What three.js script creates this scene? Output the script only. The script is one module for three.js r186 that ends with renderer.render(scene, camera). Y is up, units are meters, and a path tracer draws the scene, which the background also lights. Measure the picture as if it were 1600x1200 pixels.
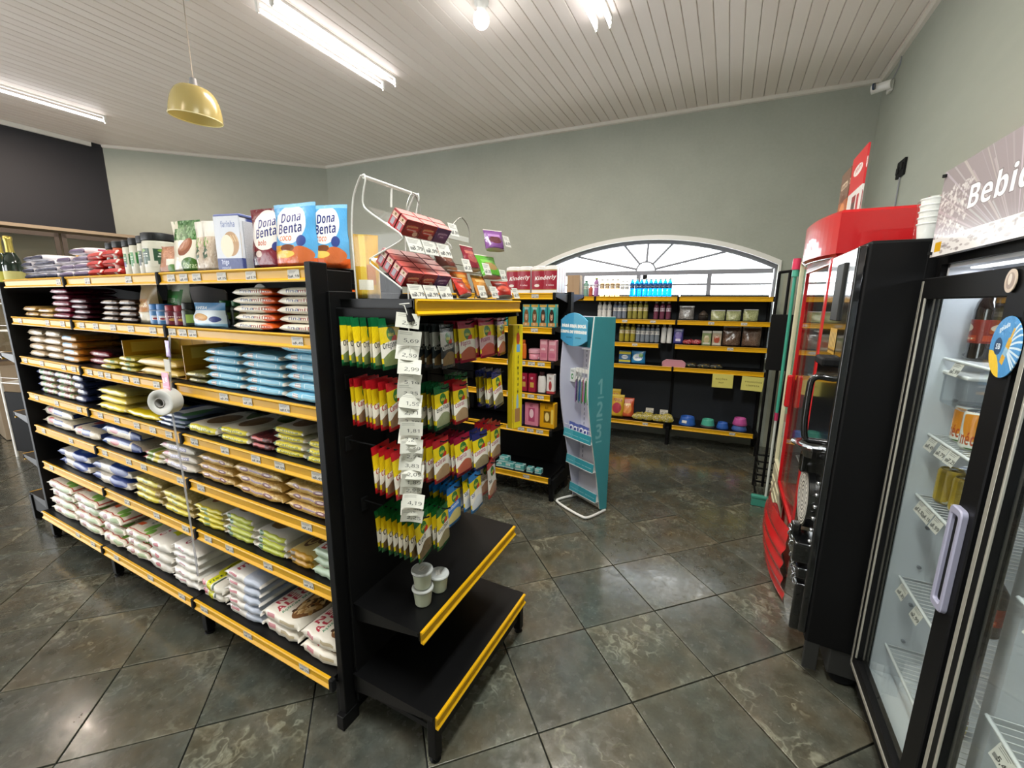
import * as THREE from 'three';
import { RoundedBoxGeometry } from 'three/addons/geometries/RoundedBoxGeometry.js';
import { mergeGeometries } from 'three/addons/utils/BufferGeometryUtils.js';
import { RectAreaLightUniformsLib } from 'three/addons/lights/RectAreaLightUniformsLib.js';
import { ImprovedNoise } from 'three/addons/math/ImprovedNoise.js';

// ---------------------------------------------------------------- camera, sky, exposure
const scene = new THREE.Scene();
const renderer = new THREE.WebGLRenderer();
renderer.toneMapping = THREE.LinearToneMapping;
renderer.toneMappingExposure = 1.13;
renderer.shadowMap.enabled = true;
const camera = new THREE.PerspectiveCamera(2 * Math.atan(600 / 655) * 180 / Math.PI, 4 / 3, 0.03, 60);
camera.rotation.order = 'YXZ';
camera.position.set(0, 1.55, 0);
camera.rotation.set(-11.0 * Math.PI / 180, 26.9 * Math.PI / 180, 0.5 * Math.PI / 180);
scene.background = new THREE.Color(0.95, 0.98, 1.0);      // white overcast sky, seen and let in through the window and the doorway
scene.backgroundIntensity = 6.2;
RectAreaLightUniformsLib.init();
const TUBE = 178, COOLER_LED = 22, BULB = 0.25;               // strength of the fluorescent tubes, the cooler strips and the bulb

// ---------------------------------------------------------------- helpers
let seed = 7;
const rnd = () => { seed = (seed * 1664525 + 1013904223) % 4294967296; return seed / 4294967296; };
const rr = (a, b) => a + (b - a) * rnd();
const noise = new ImprovedNoise();
const used = {};
const numbered = (n) => { const k = used[n] = (used[n] ?? -1) + 1; return k ? n + '_' + String(k).padStart(3, '0') : n; };
function shade(m) { m.castShadow = m.receiveShadow = true; return m; }
function tag(o, label, category, group) { o.userData.label = label; o.userData.category = category; if (group) o.userData.group = group; return o; }
function thing(name, label, category, pos = [0, 0, 0], turn = 0, group) {
  const o = new THREE.Group(); o.name = numbered(name); scene.add(o); o.position.set(...pos); o.rotation.y = turn;
  return tag(o, label, category, group);
}
function part(name, geo, mat, parent, pos, rot) {
  const m = shade(new THREE.Mesh(Array.isArray(geo) ? mergeAll(geo) : geo, mat)); m.name = name; parent.add(m);
  if (pos) m.position.set(...pos);
  if (rot) m.rotation.set(...rot);
  return m;
}
function single(name, label, category, geo, mat, pos, rot, group) {   // a thing that is one mesh
  const m = part(numbered(name), geo, mat, scene, pos, rot); return tag(m, label, category, group);
}
function struct(name, geo, mat, pos, rot) { const m = part(name, geo, mat, scene, pos, rot); m.userData.kind = 'structure'; return m; }
function copy(o, label, pos, turn, group) {
  const c = o.clone(); c.name = numbered(o.name.replace(/_\d{3}$/, '')); scene.add(c);
  c.userData = { ...o.userData }; if (label) c.userData.label = label; if (group) c.userData.group = group;
  if (pos) c.position.set(...pos);
  if (turn !== undefined) c.rotation.y = turn;
  return c;
}
function flat(g) { const n = g.index ? g.toNonIndexed() : g; for (const k of Object.keys(n.attributes)) if (!['position', 'normal', 'uv'].includes(k)) n.deleteAttribute(k); return n; }
function mergeAll(list) { return mergeGeometries(list.map(flat)); }
const at = (g, x = 0, y = 0, z = 0, rx = 0, ry = 0, rz = 0) => { if (rx) g.rotateX(rx); if (ry) g.rotateY(ry); if (rz) g.rotateZ(rz); return g.translate(x, y, z); };
const box = (w, h, d, x = 0, y = 0, z = 0, rx = 0, ry = 0, rz = 0) => at(new THREE.BoxGeometry(w, h, d), x, y, z, rx, ry, rz);
const rbox = (w, h, d, r = 0.004, x = 0, y = 0, z = 0, rx = 0, ry = 0, rz = 0, s = 1) => at(new RoundedBoxGeometry(w, h, d, s, r), x, y, z, rx, ry, rz);
const cyl = (r0, r1, h, x = 0, y = 0, z = 0, n = 16, open = false) => at(new THREE.CylinderGeometry(r0, r1, h, n, 1, open), x, y, z);
const V = (a) => new THREE.Vector3(...a);
const rod = (a, b, r = 0.003, n = 6) => { const A = V(a), B = V(b), L = A.distanceTo(B), g = new THREE.CylinderGeometry(r, r, L, n); g.applyQuaternion(new THREE.Quaternion().setFromUnitVectors(new THREE.Vector3(0, 1, 0), B.clone().sub(A).normalize())); const m = A.add(B).multiplyScalar(0.5); return g.translate(m.x, m.y, m.z); };
const tube = (pts, r = 0.003, seg = 24, n = 6, closed = false) => new THREE.TubeGeometry(new THREE.CatmullRomCurve3(pts.map(V), closed, 'catmullrom', 0.3), seg, r, n, closed);
const lathe = (pts, n = 20) => new THREE.LatheGeometry(pts.map((p) => new THREE.Vector2(p[0], p[1])), n);
const shapeOf = (pts) => { const s = new THREE.Shape(); pts.forEach((p, i) => i ? s.lineTo(p[0], p[1]) : s.moveTo(p[0], p[1])); s.closePath(); return s; };
const extr = (shape, depth, bevel = 0, curve = 12) => new THREE.ExtrudeGeometry(shape, { depth, bevelEnabled: bevel > 0, bevelSize: bevel, bevelThickness: bevel, bevelSegments: 1, curveSegments: curve });
// a profile in (z, y) swept along x, centred on x = 0
const alongX = (pts, len) => { const g = extr(shapeOf(pts), len); g.rotateY(Math.PI / 2); g.scale(1, 1, -1); const ix = g.index; g.translate(-len / 2, 0, 0); const p = g.attributes.position, n = p.count; for (const a of Object.values(g.attributes)) { const s = a.itemSize, d = a.array; for (let i = 0; i < n; i += 3) for (let k = 0; k < s; k++) { const t = d[(i + 1) * s + k]; d[(i + 1) * s + k] = d[(i + 2) * s + k]; d[(i + 2) * s + k] = t; } } g.computeVertexNormals(); return g; };

// ---------------------------------------------------------------- textures and materials
function canvasTex(w, h, draw, o = {}) {
  const c = document.createElement('canvas'); c.width = w; c.height = h; const g = c.getContext('2d'); draw(g, w, h);
  const t = new THREE.CanvasTexture(c); t.colorSpace = o.data ? THREE.NoColorSpace : THREE.SRGBColorSpace; t.wrapS = t.wrapT = THREE.RepeatWrapping; return t;
}
function dataTex(n, fn, srgb = true) {
  const d = new Uint8Array(n * n * 4);
  for (let y = 0; y < n; y++) for (let x = 0; x < n; x++) { const v = fn(x / n, y / n), i = (y * n + x) * 4; for (let k = 0; k < 3; k++) d[i + k] = Math.max(0, Math.min(255, v[k])); d[i + 3] = 255; }
  const t = new THREE.DataTexture(d, n, n, THREE.RGBAFormat); t.magFilter = t.minFilter = THREE.LinearFilter; t.wrapS = t.wrapT = THREE.RepeatWrapping; if (srgb) t.colorSpace = THREE.SRGBColorSpace; t.needsUpdate = true; return t;
}
const fbm = (x, y, z, o = 4) => { let s = 0, a = 0.5, f = 1; for (let i = 0; i < o; i++) { s += a * noise.noise(x * f, y * f, z + i * 7.3); a *= 0.5; f *= 2.03; } return s; };
const mat = (color, roughness = 0.5, o = {}) => new THREE.MeshStandardMaterial({ color, roughness, side: THREE.DoubleSide, ...o });
const phys = (color, roughness = 0.3, o = {}) => new THREE.MeshPhysicalMaterial({ color, roughness, side: THREE.DoubleSide, ...o });
const film = (map, roughness = 0.34, o = {}) => new THREE.MeshStandardMaterial({ map, roughness, side: THREE.DoubleSide, ...o });
const M = {
  black: phys('#0a0a0b', 0.5, { specularIntensity: 0.4 }), blackMatte: phys('#101011', 0.7, { specularIntensity: 0.4 }), rail: mat('#dba602', 0.42), railFace: mat('#dda022', 0.45), white: mat('#e9e9e4', 0.45),
  whiteMetal: mat('#e4e6e6', 0.35), chrome: mat('#c9ccd0', 0.22, { metalness: 1 }), greyPlastic: mat('#8d9096', 0.5), wire: mat('#b9b9b4', 0.3, { metalness: 0.8 }),
  clear: phys('#ffffff', 0.05, { transmission: 1, thickness: 0, ior: 1.22 }), glass: phys('#fbfefd', 0.02, { transmission: 1, thickness: 0, ior: 1.5 }),
  red: phys('#c3141c', 0.28, { clearcoat: 0.6 }), paper: mat('#dedcd4', 0.8), gasket: mat('#20211f', 0.6), trim: mat('#b5b2a6', 0.32, { metalness: 0.5 }), liner: mat('#d9dde2', 0.5), cap: mat('#16171a', 0.4),
};
function paintLabel(g, i) { const uv = g.attributes.uv; for (let k = 0; k < uv.count; k++) uv.setXY(k, ((i % 4) + uv.getX(k)) / 4, 1 - ((i >> 2) + 1 - uv.getY(k)) / 2); return g; }

// ---------------------------------------------------------------- the room
const CEIL = 3.55, WYAW = 3.7 * Math.PI / 180;
const ROOM = { l: -7.6, r: 1.05, f: 3.2 };
const wallPaint = (() => {
  const t = dataTex(512, (x, y) => { const n = fbm(x * 6, y * 6, 3) * 9 + fbm(x * 70, y * 70, 9, 2) * 5; return [163 + n, 168 + n, 156 + n]; }); t.repeat.set(0.5, 0.5);
  const b = dataTex(256, (x, y) => { const n = 128 + fbm(x * 60, y * 60, 5, 2) * 120; return [n, n, n]; }, false); b.repeat.set(1.3, 1.3);
  return mat('#ffffff', 0.62, { map: t, bumpMap: b, bumpScale: 0.0012 });
})();
const wallLow = (() => { const m = wallPaint.clone(); m.color.set('#fffaf0'); return m; })();
const navyPaint = mat('#23252c', 0.6, { bumpMap: wallPaint.bumpMap, bumpScale: 0.001 });

// slate floor: square tiles laid at 45 degrees
{
  const floor = struct('floor', box(9.4, 0.2, 9.2, -3.3, -0.113, -1.2), mat('#2a2a27', 0.9));
  const tex = [], P = 0.4, S = P - 0.005;
  for (let k = 0; k < 6; k++) {
    const z0 = k * 31.7, swirl = k === 1 || k === 3 ? 1 : k === 5 ? 0.55 : 0.25;
    const field = (x, y) => {                       // pale scuffed patches: matter worn through the sealer, with outlines of their own
      const wx = fbm(x * 3.1, y * 3.1, z0 + 40) * 0.55, wy = fbm(x * 3.1, y * 3.1, z0 + 60) * 0.55;
      const ridge = 1 - Math.abs(fbm(x * 4.2 + wx * 3, y * 4.2 + wy * 3, z0 + 11, 3)) * 7;
      const edge = Math.min(x, 1 - x, y, 1 - y), e = Math.max(0, 1 - edge / (0.05 + 0.09 * Math.max(0, fbm(x * 5, y * 5, z0 + 80, 3) + 0.25)));
      const r = Math.max(0, Math.min(1, ridge * 1.6 - 0.55)) * Math.max(0, Math.min(1, fbm(x * 2.2, y * 2.2, z0 + 25) * 5 + 0.35));
      return Math.min(1, r * swirl + e * 0.5 * (0.4 + fbm(x * 9, y * 9, z0 + 90, 2)));
    };
    const base = [[80, 80, 72], [86, 85, 76], [75, 76, 70], [87, 84, 74], [80, 80, 74], [84, 84, 77]][k];
    const map = dataTex(512, (x, y) => { const f = field(x, y), n = fbm(x * 5, y * 5, z0) * 26 + fbm(x * 40, y * 40, z0 + 2, 2) * 12, t = fbm(x * 2.4, y * 2.4, z0 + 5) * 14; return [base[0] * 0.97 + n + t * 0.8 + f * 44, base[1] * 0.97 + n + f * 46, base[2] * 0.94 + n - t * 0.6 + f * 42]; });
    const rough = k % 3 ? tex[0].roughnessMap : dataTex(256, (x, y) => { const f = field(x, y), v = 54 + fbm(x * 12, y * 12, z0 + 8) * 80 - f * 14 + fbm(x * 3, y * 3, z0 + 1) * 60; return [v, v, v]; }, false);
    const bump = k % 3 ? tex[0].bumpMap : dataTex(512, (x, y) => { const v = 128 + fbm(x * 7 + fbm(x * 3, y * 3, z0), y * 4, z0 + 3) * 130 + fbm(x * 34, y * 34, z0 + 6, 2) * 26; return [v, v, v]; }, false);
    tex.push(phys('#ffffff', 1, { map, roughnessMap: rough, bumpMap: bump, bumpScale: 0.0013, clearcoat: 0.8, clearcoatRoughness: 0.17 }));
  }
  const tileG = rbox(S, 0.012, S, 0.002);
  { const p = tileG.attributes.position, n = tileG.attributes.normal, uv = tileG.attributes.uv; for (let i = 0; i < p.count; i++) uv.setXY(i, p.getX(i) / S + 0.5, p.getZ(i) / S + 0.5); }
  const rest = []; let made = 0;
  for (let i = -22; i < 16; i++) for (let j = -22; j < 22; j++) {
    const a = -1.17 + i * P + P / 2, b = 0.895 + j * P + P / 2, x = (a + b) / Math.SQRT2, z = (a - b) / Math.SQRT2;
    if (x < ROOM.l + 0.25 || x > ROOM.r + 0.12 || z < -5.3 || z > ROOM.f - 0.2) continue;
    const d = Math.hypot(x, z), ang = Math.atan2(-x, -z) * 180 / Math.PI;
    const y = -0.006 + (((i * 7 + j * 13) % 5 + 5) % 5 - 2) * 0.0004;
    if (d < 5.4 && ang > -35 && ang < 84 && made < 300) {
      const q = ((i * 5 + j * 3) % 6 + 6) % 6, m = part('tile', tileG, tex[q], floor, [x, y, z], [0, Math.PI / 4 + (((i + 2 * j) % 4 + 4) % 4) * Math.PI / 2, 0]); made++;
    } else { const g = tileG.clone(); rest.push(at(g, x, y, z, 0, Math.PI / 4)); }
  }
  const r = part('far_tiles', rest, tex[0], floor); r.userData.kind = 'stuff';
}

// ceiling of narrow white plastic planks running towards the window wall
{
  const slab = struct('ceiling', box(9.2, 0.2, 9, -3.3, CEIL + 0.122, -1.2), mat('#b8b2a6', 0.9));
  const L = 8.6, prof = [[-0.048, 0.014], [-0.048, 0.004], [-0.044, 0], [0.044, 0], [0.048, 0.004], [0.048, 0.008], [0.0495, 0.014]];
  const g = at(extr(shapeOf(prof), L), 0, 0, -L / 2);
  const tone = ['#f3e9e1', '#f0e6dd', '#f5ece4'].map((c) => mat(c, 0.42));
  for (let i = 0; i < 88; i++) part('plank', g, tone[(i * 7 + (i >> 2)) % 3], slab, [ROOM.l + 0.02 + i * 0.0992, CEIL, -1.05]);
}

// back wall with the arched window opening, turned a little to the shelves
const backWall = new THREE.Group(); backWall.name = 'wall_back'; backWall.userData.kind = 'structure'; scene.add(backWall);
backWall.position.set(0, 0, -5.2); backWall.rotation.y = WYAW;
const WIN = { l: -2.24, r: 0.42, sill: 0.97, spring: 1.965, apex: 2.275 };
const archR = (() => { const c = (WIN.r - WIN.l) / 2, s = WIN.apex - WIN.spring; return (c * c + s * s) / (2 * s); })();
const winC = (WIN.l + WIN.r) / 2, archA = Math.asin((WIN.r - WIN.l) / 2 / archR);
const archPts = (grow, n = 20) => { const p = [[WIN.l - grow, WIN.sill - grow]]; p.push([WIN.r + grow, WIN.sill - grow]); for (let i = 0; i <= n; i++) { const a = archA - 2 * archA * i / n; p.push([winC + Math.sin(a) * (archR + grow) * (1 + 0), WIN.apex - archR + Math.cos(a) * (archR + grow)]); } return p; };
{
  const s = shapeOf([[-5.75, -0.02], [1.4, -0.02], [1.4, CEIL + 0.02], [-5.75, CEIL + 0.02]]);
  s.holes.push(new THREE.Path(archPts(0).map((p) => new THREE.Vector2(...p))));
  const upper = at(extr(s, 0.22), 0, 0, -0.22); part('plaster', upper, wallPaint, backWall);
  const low = shapeOf([[WIN.r + 0.055, 0], [0.99, 0], [0.99, 1.86], [WIN.r + 0.055, 1.86]]);
  part('lower_panel', at(extr(low, 0.006), 0, 0, 0), wallLow, backWall);
  part('crown_strip', alongX([[0, CEIL - 0.035], [0.02, CEIL - 0.028], [0.032, CEIL], [0, CEIL]], 6.8), mat('#d8d3c8', 0.5), backWall, [-2.35, 0, 0]);
  // window
  const win = new THREE.Group(); win.name = 'window_1'; win.userData.kind = 'structure'; scene.add(win); win.position.copy(backWall.position); win.rotation.y = WYAW;
  const ring = shapeOf(archPts(0.035)); ring.holes.push(new THREE.Path(archPts(-0.012).map((p) => new THREE.Vector2(...p))));
  part('window_trim', at(extr(ring, 0.03), 0, 0, -0.01), M.white, win);
  const fr = shapeOf(archPts(-0.004)); fr.holes.push(new THREE.Path(archPts(-0.045).map((p) => new THREE.Vector2(...p))));
  const iron = mat('#8f9098', 0.5);
  part('window_frame', at(extr(fr, 0.05), 0, 0, -0.15), iron, win);
  const TY = 1.905, zb = -0.125;
  part('transom', box(2.6, 0.05, 0.05, winC, TY, zb), iron, win);
  for (const x of [-1.66, -0.985, -0.22]) part('mullion', box(0.045, TY - WIN.sill, 0.045, x, (TY + WIN.sill) / 2, zb), iron, win);
  part('glazing_bar', box(2.6, 0.02, 0.03, winC, 1.77, zb), iron, win);
  part('glazing_bar', box(2.6, 0.014, 0.03, winC, 1.45, zb), iron, win);
  const hub = new THREE.TorusGeometry(0.108, 0.01, 8, 24, Math.PI);
  part('fan_hub', at(hub, winC, TY + 0.02, zb), iron, win);
  for (const a of [13, 47, 88, 131, 167]) {
    const r = a * Math.PI / 180, d = [Math.cos(r), Math.sin(r)]; let t = 0.11;
    for (; t < 1.4; t += 0.01) { const X = d[0] * t, Y = TY + 0.02 + d[1] * t; if (Math.hypot(X, Y - (WIN.apex - archR)) > archR - 0.03 || Math.abs(X) > 1.3) break; }
    part('fan_bar', rod([winC + d[0] * 0.105, TY + 0.02 + d[1] * 0.105, zb], [winC + d[0] * t, TY + 0.02 + d[1] * t, zb], 0.014), iron, win);
  }
  const pane = shapeOf(archPts(-0.03)); part('window_pane', at(new THREE.ShapeGeometry(pane), 0, 0, -0.14), M.glass, win);
  part('latch', [rbox(0.05, 0.05, 0.02, 0.006, winC, TY - 0.05, zb + 0.03), cyl(0.008, 0.008, 0.04, winC, TY - 0.05, zb + 0.05, 10)], M.blackMatte, win);
}
struct('wall_right', box(0.2, CEIL + 0.04, 8.9, ROOM.r + 0.1, CEIL / 2, -1.05), wallPaint);
struct('trim_1', at(extr(shapeOf([[0, CEIL], [0, CEIL - 0.035], [-0.022, CEIL - 0.028], [-0.034, CEIL]]), 8.5), ROOM.r, 0, -5.3), mat('#d8d3c8', 0.5));
struct('wall_front', [box(1.3, CEIL + 0.04, 0.2, -7.15, CEIL / 2, ROOM.f + 0.1), box(5.1, CEIL + 0.04, 0.2, -1.35, CEIL / 2, ROOM.f + 0.1), box(2.6, 0.95, 0.2, -5.2, CEIL - 0.455, ROOM.f + 0.1)], wallPaint);   // with the open shop front
// angled wall between the dark wall and the window wall
{
  const A = [-7.6, -2.92], B = [-5.62, -4.86], L = Math.hypot(B[0] - A[0], B[1] - A[1]), ry = -Math.atan2(B[1] - A[1], B[0] - A[0]);
  struct('wall_angled', box(L + 0.1, CEIL + 0.04, 0.2, 0, 0, -0.1), wallPaint, [(A[0] + B[0]) / 2, CEIL / 2, (A[1] + B[1]) / 2], [0, ry, 0]);
  struct('trim_2', alongX([[0, CEIL - 0.035], [0.02, CEIL - 0.028], [0.032, CEIL], [0, CEIL]], L), mat('#d8d3c8', 0.5), [(A[0] + B[0]) / 2, 0, (A[1] + B[1]) / 2], [0, ry, 0]);
}
// dark painted left wall with the street doorway (out of frame)
{
  const s = shapeOf([[-3.2, 0], [2.95, 0], [2.95, CEIL], [-3.2, CEIL]]);
  const d = new THREE.Path(); [[-2.7, 0.005], [0.1, 0.005], [0.1, 2.15], [-2.7, 2.15]].forEach((p, i) => i ? d.lineTo(...p) : d.moveTo(...p)); d.closePath(); s.holes.push(d);
  const w = struct('wall_left', at(extr(s, 0.2), 0, 0, 0), navyPaint, [ROOM.l, 0, 0], [0, Math.PI / 2, 0]);
  w.position.x = ROOM.l - 0.2;
  struct('trim_3', box(0.03, 0.05, 5.9, 0, 0, 0), M.white, [ROOM.l + 0.012, CEIL - 0.03, 0.15]);
}

// ---------------------------------------------------------------- lamps
const glow = mat('#ffffff', 0.5, { emissive: '#f6f2f4', emissiveIntensity: 7 });
function tubeLamp(label, x, z, L, n, gap = 0.15, tint = '#ffe9d6', power = 1) {
  const t = thing('tube_lamp', label, 'ceiling lamp', [x, CEIL, z]);
  for (let i = 0; i < n; i++) {
    const dx = (i - (n - 1) / 2) * gap;
    part('channel', rbox(0.022, 0.02, L, 0.004, dx, -0.01, 0), M.white, t);
    const g = cyl(0.012, 0.012, L - 0.05, 0, 0, 0, 14); g.rotateX(Math.PI / 2); part('tube', g.translate(dx, -0.058, 0), glow, t);
    for (const s of [-1, 1]) part('end_cap', [rbox(0.026, 0.068, 0.022, 0.005, dx, -0.04, s * (L / 2 - 0.012)), cyl(0.006, 0.006, 0.012, dx, -0.078, s * (L / 2 - 0.012), 8)], M.white, t);
    const l = new THREE.RectAreaLight(tint, TUBE * power, 0.03, L - 0.06); l.position.set(dx, -0.074, 0); l.rotation.x = -Math.PI / 2; l.castShadow = true; t.add(l);
  }
  return t;
}
tubeLamp('twin white fluorescent tubes above the long shelf, beside the brass pendant', -2.97, -2.72, 1.2, 2);
tubeLamp('single long fluorescent tube near the dark wall at left', -6.38, -1.9, 1.25, 1, 0.15, '#ffe9d6', 2.2);
tubeLamp('short-looking pair of tubes cut by the top edge right of the bulb', -0.99, -2.75, 1.2, 2, 0.1, '#fbf6ea');
tubeLamp('twin tubes overhead on the near side of the room', -2.97, 0.4, 1.2, 2, 0.15, '#ffe9d6', 0.6);
tubeLamp('twin tubes overhead behind the camera, close to the coolers', -0.3, -0.4, 1.2, 2, 0.15, '#f4f8f4', 2.3);
tubeLamp('twin tubes overhead on the near left side, above the far end of the long shelf', -4.75, 0.1, 1.2, 2, 0.15, '#ffe9d6', 0.2);
tubeLamp('single tube in the corner behind the camera near the doorway', -6.0, 1.4, 1.2, 1);
{ // bare round bulb
  const t = thing('ceiling_bulb', 'bare round white bulb shining at the top edge of the photo', 'light bulb', [-1.69, CEIL, -2.82]);
  part('holder', lathe([[0, 0], [0.05, 0], [0.05, -0.012], [0.03, -0.02], [0.03, -0.06], [0, -0.06]], 20), M.white, t);
  part('bulb', at(new THREE.SphereGeometry(0.055, 20, 14), 0, -0.11, 0), mat('#ffffff', 0.5, { emissive: '#ffffff', emissiveIntensity: 4 }), t);
  const l = new THREE.PointLight('#ffffff', BULB, 0, 2); l.shadow.radius = 2.5; l.castShadow = true; l.position.set(0, -0.2, 0); t.add(l);
}
{ // brass pendant
  const t = thing('pendant_lamp', 'ribbed translucent brass-coloured pendant shade hanging on a thin cord', 'pendant lamp', [-3.44, 2.79, -1.87]);
  const pr = []; for (let i = 0; i <= 12; i++) { const a = i / 12 * Math.PI / 2; pr.push([0.06 + 0.115 * Math.pow(Math.sin(a), 0.75), 0.215 * Math.cos(a) ** 1.15 - 0.0]); }
  pr.unshift([0.0, 0.222]);
  const sh = lathe(pr, 72); { const p = sh.attributes.position; for (let i = 0; i < p.count; i++) { const x = p.getX(i), z = p.getZ(i), r = Math.hypot(x, z); if (r > 0.07) { const k = (1 + 0.012 * Math.sin(Math.atan2(z, x) * 36)); p.setX(i, x * k); p.setZ(i, z * k); } } sh.computeVertexNormals(); }
  const s = part('lamp_shade', sh, phys('#d3c584', 0.24, { metalness: 0.05, transmission: 0.5, thickness: 0 }), t);
  s.rotation.z = -0.12; t.scale.setScalar(0.9);
  part('rim', new THREE.TorusGeometry(0.175, 0.004, 6, 48), mat('#e8dfae', 0.3), t, [0, 0.0, 0], [Math.PI / 2, -0.1, 0]);
  part('socket', cyl(0.022, 0.028, 0.06, 0.02, 0.245, 0, 16), M.greyPlastic, t);
  part('cord', rod([0.02, 0.26, 0], [0.02, (CEIL - 2.79) / 0.9, 0], 0.0035), mat('#b7ac9c', 0.7), t);
  part('canopy_cup', cyl(0.04, 0.045, 0.03, 0.02, (CEIL - 2.79) / 0.9 - 0.016, 0, 18), M.white, t);
}
{ // camera on the right wall
  const t = thing('security_camera', 'small white dome-ended security camera high on the right wall', 'security camera', [ROOM.r, 3.36, -4.95]);
  part('mount', rbox(0.03, 0.09, 0.09, 0.01, -0.015, 0, 0), M.white, t);
  const b = cyl(0.035, 0.035, 0.13, 0, 0, 0, 18); b.rotateZ(Math.PI / 2); b.rotateY(-0.5); part('body', b.translate(-0.08, 0, 0.03), M.white, t);
  const l = cyl(0.026, 0.026, 0.012, 0, 0, 0, 16); l.rotateZ(Math.PI / 2); l.rotateY(-0.5); part('lens', l.translate(-0.138, 0, 0.062), phys('#22344f', 0.1), t);
  part('cable', tube([[-0.02, 0.03, 0.05], [-0.006, 0.1, 0.14], [-0.006, 0.2, 0.15]], 0.004), M.greyPlastic, t);
}
{ const t = thing('wall_socket', 'small black twin socket plate on the right wall above the red cooler', 'socket', [ROOM.r - 0.008, 2.55, -4.3]);
  part('plate', rbox(0.016, 0.12, 0.16, 0.004), M.blackMatte, t); for (const s of [-1, 1]) part('module', rbox(0.012, 0.05, 0.05, 0.004, -0.01, 0.008 * s, s * 0.038), M.black, t);
  part('cable', rod([0, -0.06, 0.0], [0, -0.7, 0.0], 0.005), M.greyPlastic, t); }

// ---------------------------------------------------------------- shelving
const railProf = [[0, 0], [0.009, 0.0005], [0.0115, -0.004], [0.0055, -0.011], [0.0045, -0.034], [0.0125, -0.042], [0.0115, -0.0465], [0, -0.045]];
const priceTex = canvasTex(512, 256, (g, w, h) => {
  g.fillStyle = '#fbfaf6'; g.fillRect(0, 0, w, h); const P = ['2,99', '5,49', '3,79', '7,25', '12,90', '4,19', '8,99', '1,89'];
  P.forEach((p, i) => { const x = (i % 4) * 128, y = (i >> 2) * 128; g.fillStyle = '#9a9a9a'; for (let k = 0; k < 3; k++) g.fillRect(x + 12, y + 16 + k * 13, 60 + (i * 37 + k * 29) % 40, 5); g.fillRect(x + 12, y + 84, 34, 26); g.fillStyle = '#222'; g.font = 'bold 46px sans-serif'; g.fillText(p, x + 36, y + 104); });
});
const priceMat = mat('#d6d4cf', 0.6, { map: priceTex });
const labelG = [...Array(8)].map((_, i) => { const g = rbox(0.056, 0.03, 0.0016, 0.0006), uv = g.attributes.uv; for (let k = 0; k < uv.count; k++) uv.setXY(k, ((i % 4) + uv.getX(k)) / 4, 1 - ((i >> 2) + 1 - uv.getY(k)) / 2); return g; });
let labelNo = 0;
function shelfBoard(root, w, y, front, depth, pos, dirZ, labels = [], tilt = 0, cap = true) {
  // the shelf: a folded black sheet with a yellow ticket rail on its front edge; local +z is its front
  const g = new THREE.Group(); g.name = 'shelf'; root.add(g); g.position.set(pos, y, 0); if (dirZ < 0) g.rotation.y = Math.PI; if (tilt) g.rotation.z = tilt;
  const parts = [box(w - 0.004, 0.003, depth, 0, -0.0015, front - depth / 2), box(w - 0.004, 0.03, 0.003, 0, -0.017, front - 0.0015)];
  for (const s of [-1, 1]) { const br = extr(shapeOf([[front - depth, -0.002], [front - 0.01, -0.002], [front - 0.01, -0.022], [front - depth * 0.55, -0.05], [front - depth, -0.075]]), 0.003); br.rotateY(-Math.PI / 2); br.scale(1, 1, 1); parts.push(at(br, s * (w / 2 - 0.006) + 0.0015, 0, 0)); }
  part('shelf_board', parts, M.blackShelf, g);
  const rl = part('ticket_rail', alongX(railProf, w - 0.012), M.rail, g, [0, 0, front]);
  if (cap) part('rail_joint', rbox(0.022, 0.05, 0.02, 0.005, w / 2, -0.022, front + 0.006), M.blackMatte, g);
  for (const x of labels) part('price_label', labelG[labelNo++ % 8], priceMat, g, [x, -0.0235, front + 0.0068]);
  return g;
}
M.blackShelf = phys('#0b0b0c', 0.38, { specularIntensity: 0.6 });
const panelTex = (() => { const b = dataTex(128, (x, y) => { const h = Math.hypot(x - 0.5, y - 0.5) < 0.16 ? 40 : 190; return [h, h, h]; }, false); b.repeat.set(36, 60); return b; })();
M.panel = phys('#0b0b0c', 0.55, { specularIntensity: 0.4 }); M.panelBlue = mat('#1b2027', 0.55);

// the long gondola in front
const GX = -2.46, GZ = -1.26;
const gondola = thing('gondola_shelf', 'long black double-sided grocery gondola with seven yellow-edged shelf levels in the foreground', 'shelf unit', [GX, 0, GZ]);
const SEC = [[-3.865, 0.805], [-3.06 + 0.0, 0.0]];
const secs = [[-1.1525 - 0.4525, 0.905], [-2.0575 - 0.4525, 0.905], [-2.9625 - 0.43, 0.86]];
const LV = [1.655, 1.443, 1.205, 0.982, 0.772, 0.53];
const BASE = 0.207;
const lab = {   // where price tickets sit on each level, per section (right, middle, left)
  0: [[-0.36, -0.27, -0.18, -0.02, 0.15, 0.37], [-0.2, 0.2], [0.35]], 1: [[-0.41, -0.33, -0.26, 0.36], [-0.35, -0.2, -0.02, 0.15, 0.34], [-0.3, 0.1, 0.3]], 2: [[-0.1, 0.05, 0.26], [-0.36, -0.24, -0.16, 0.02, 0.12, 0.3], [-0.35, -0.1, 0.2, 0.33]],
  3: [[-0.36, -0.14, 0.06, 0.2, 0.4], [-0.33, -0.15, 0.05, 0.2, 0.34], [-0.3, 0, 0.3]], 4: [[-0.36, 0.32], [-0.36, -0.1, 0.05, 0.38], [-0.3, 0.1]], 5: [[-0.36, -0.2, 0.06, 0.3], [-0.2, 0.1, 0.36], [-0.3]], 6: [[-0.37, -0.05, 0.3], [-0.3, 0.06, 0.35], [0.1, 0.3]],
};
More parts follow.
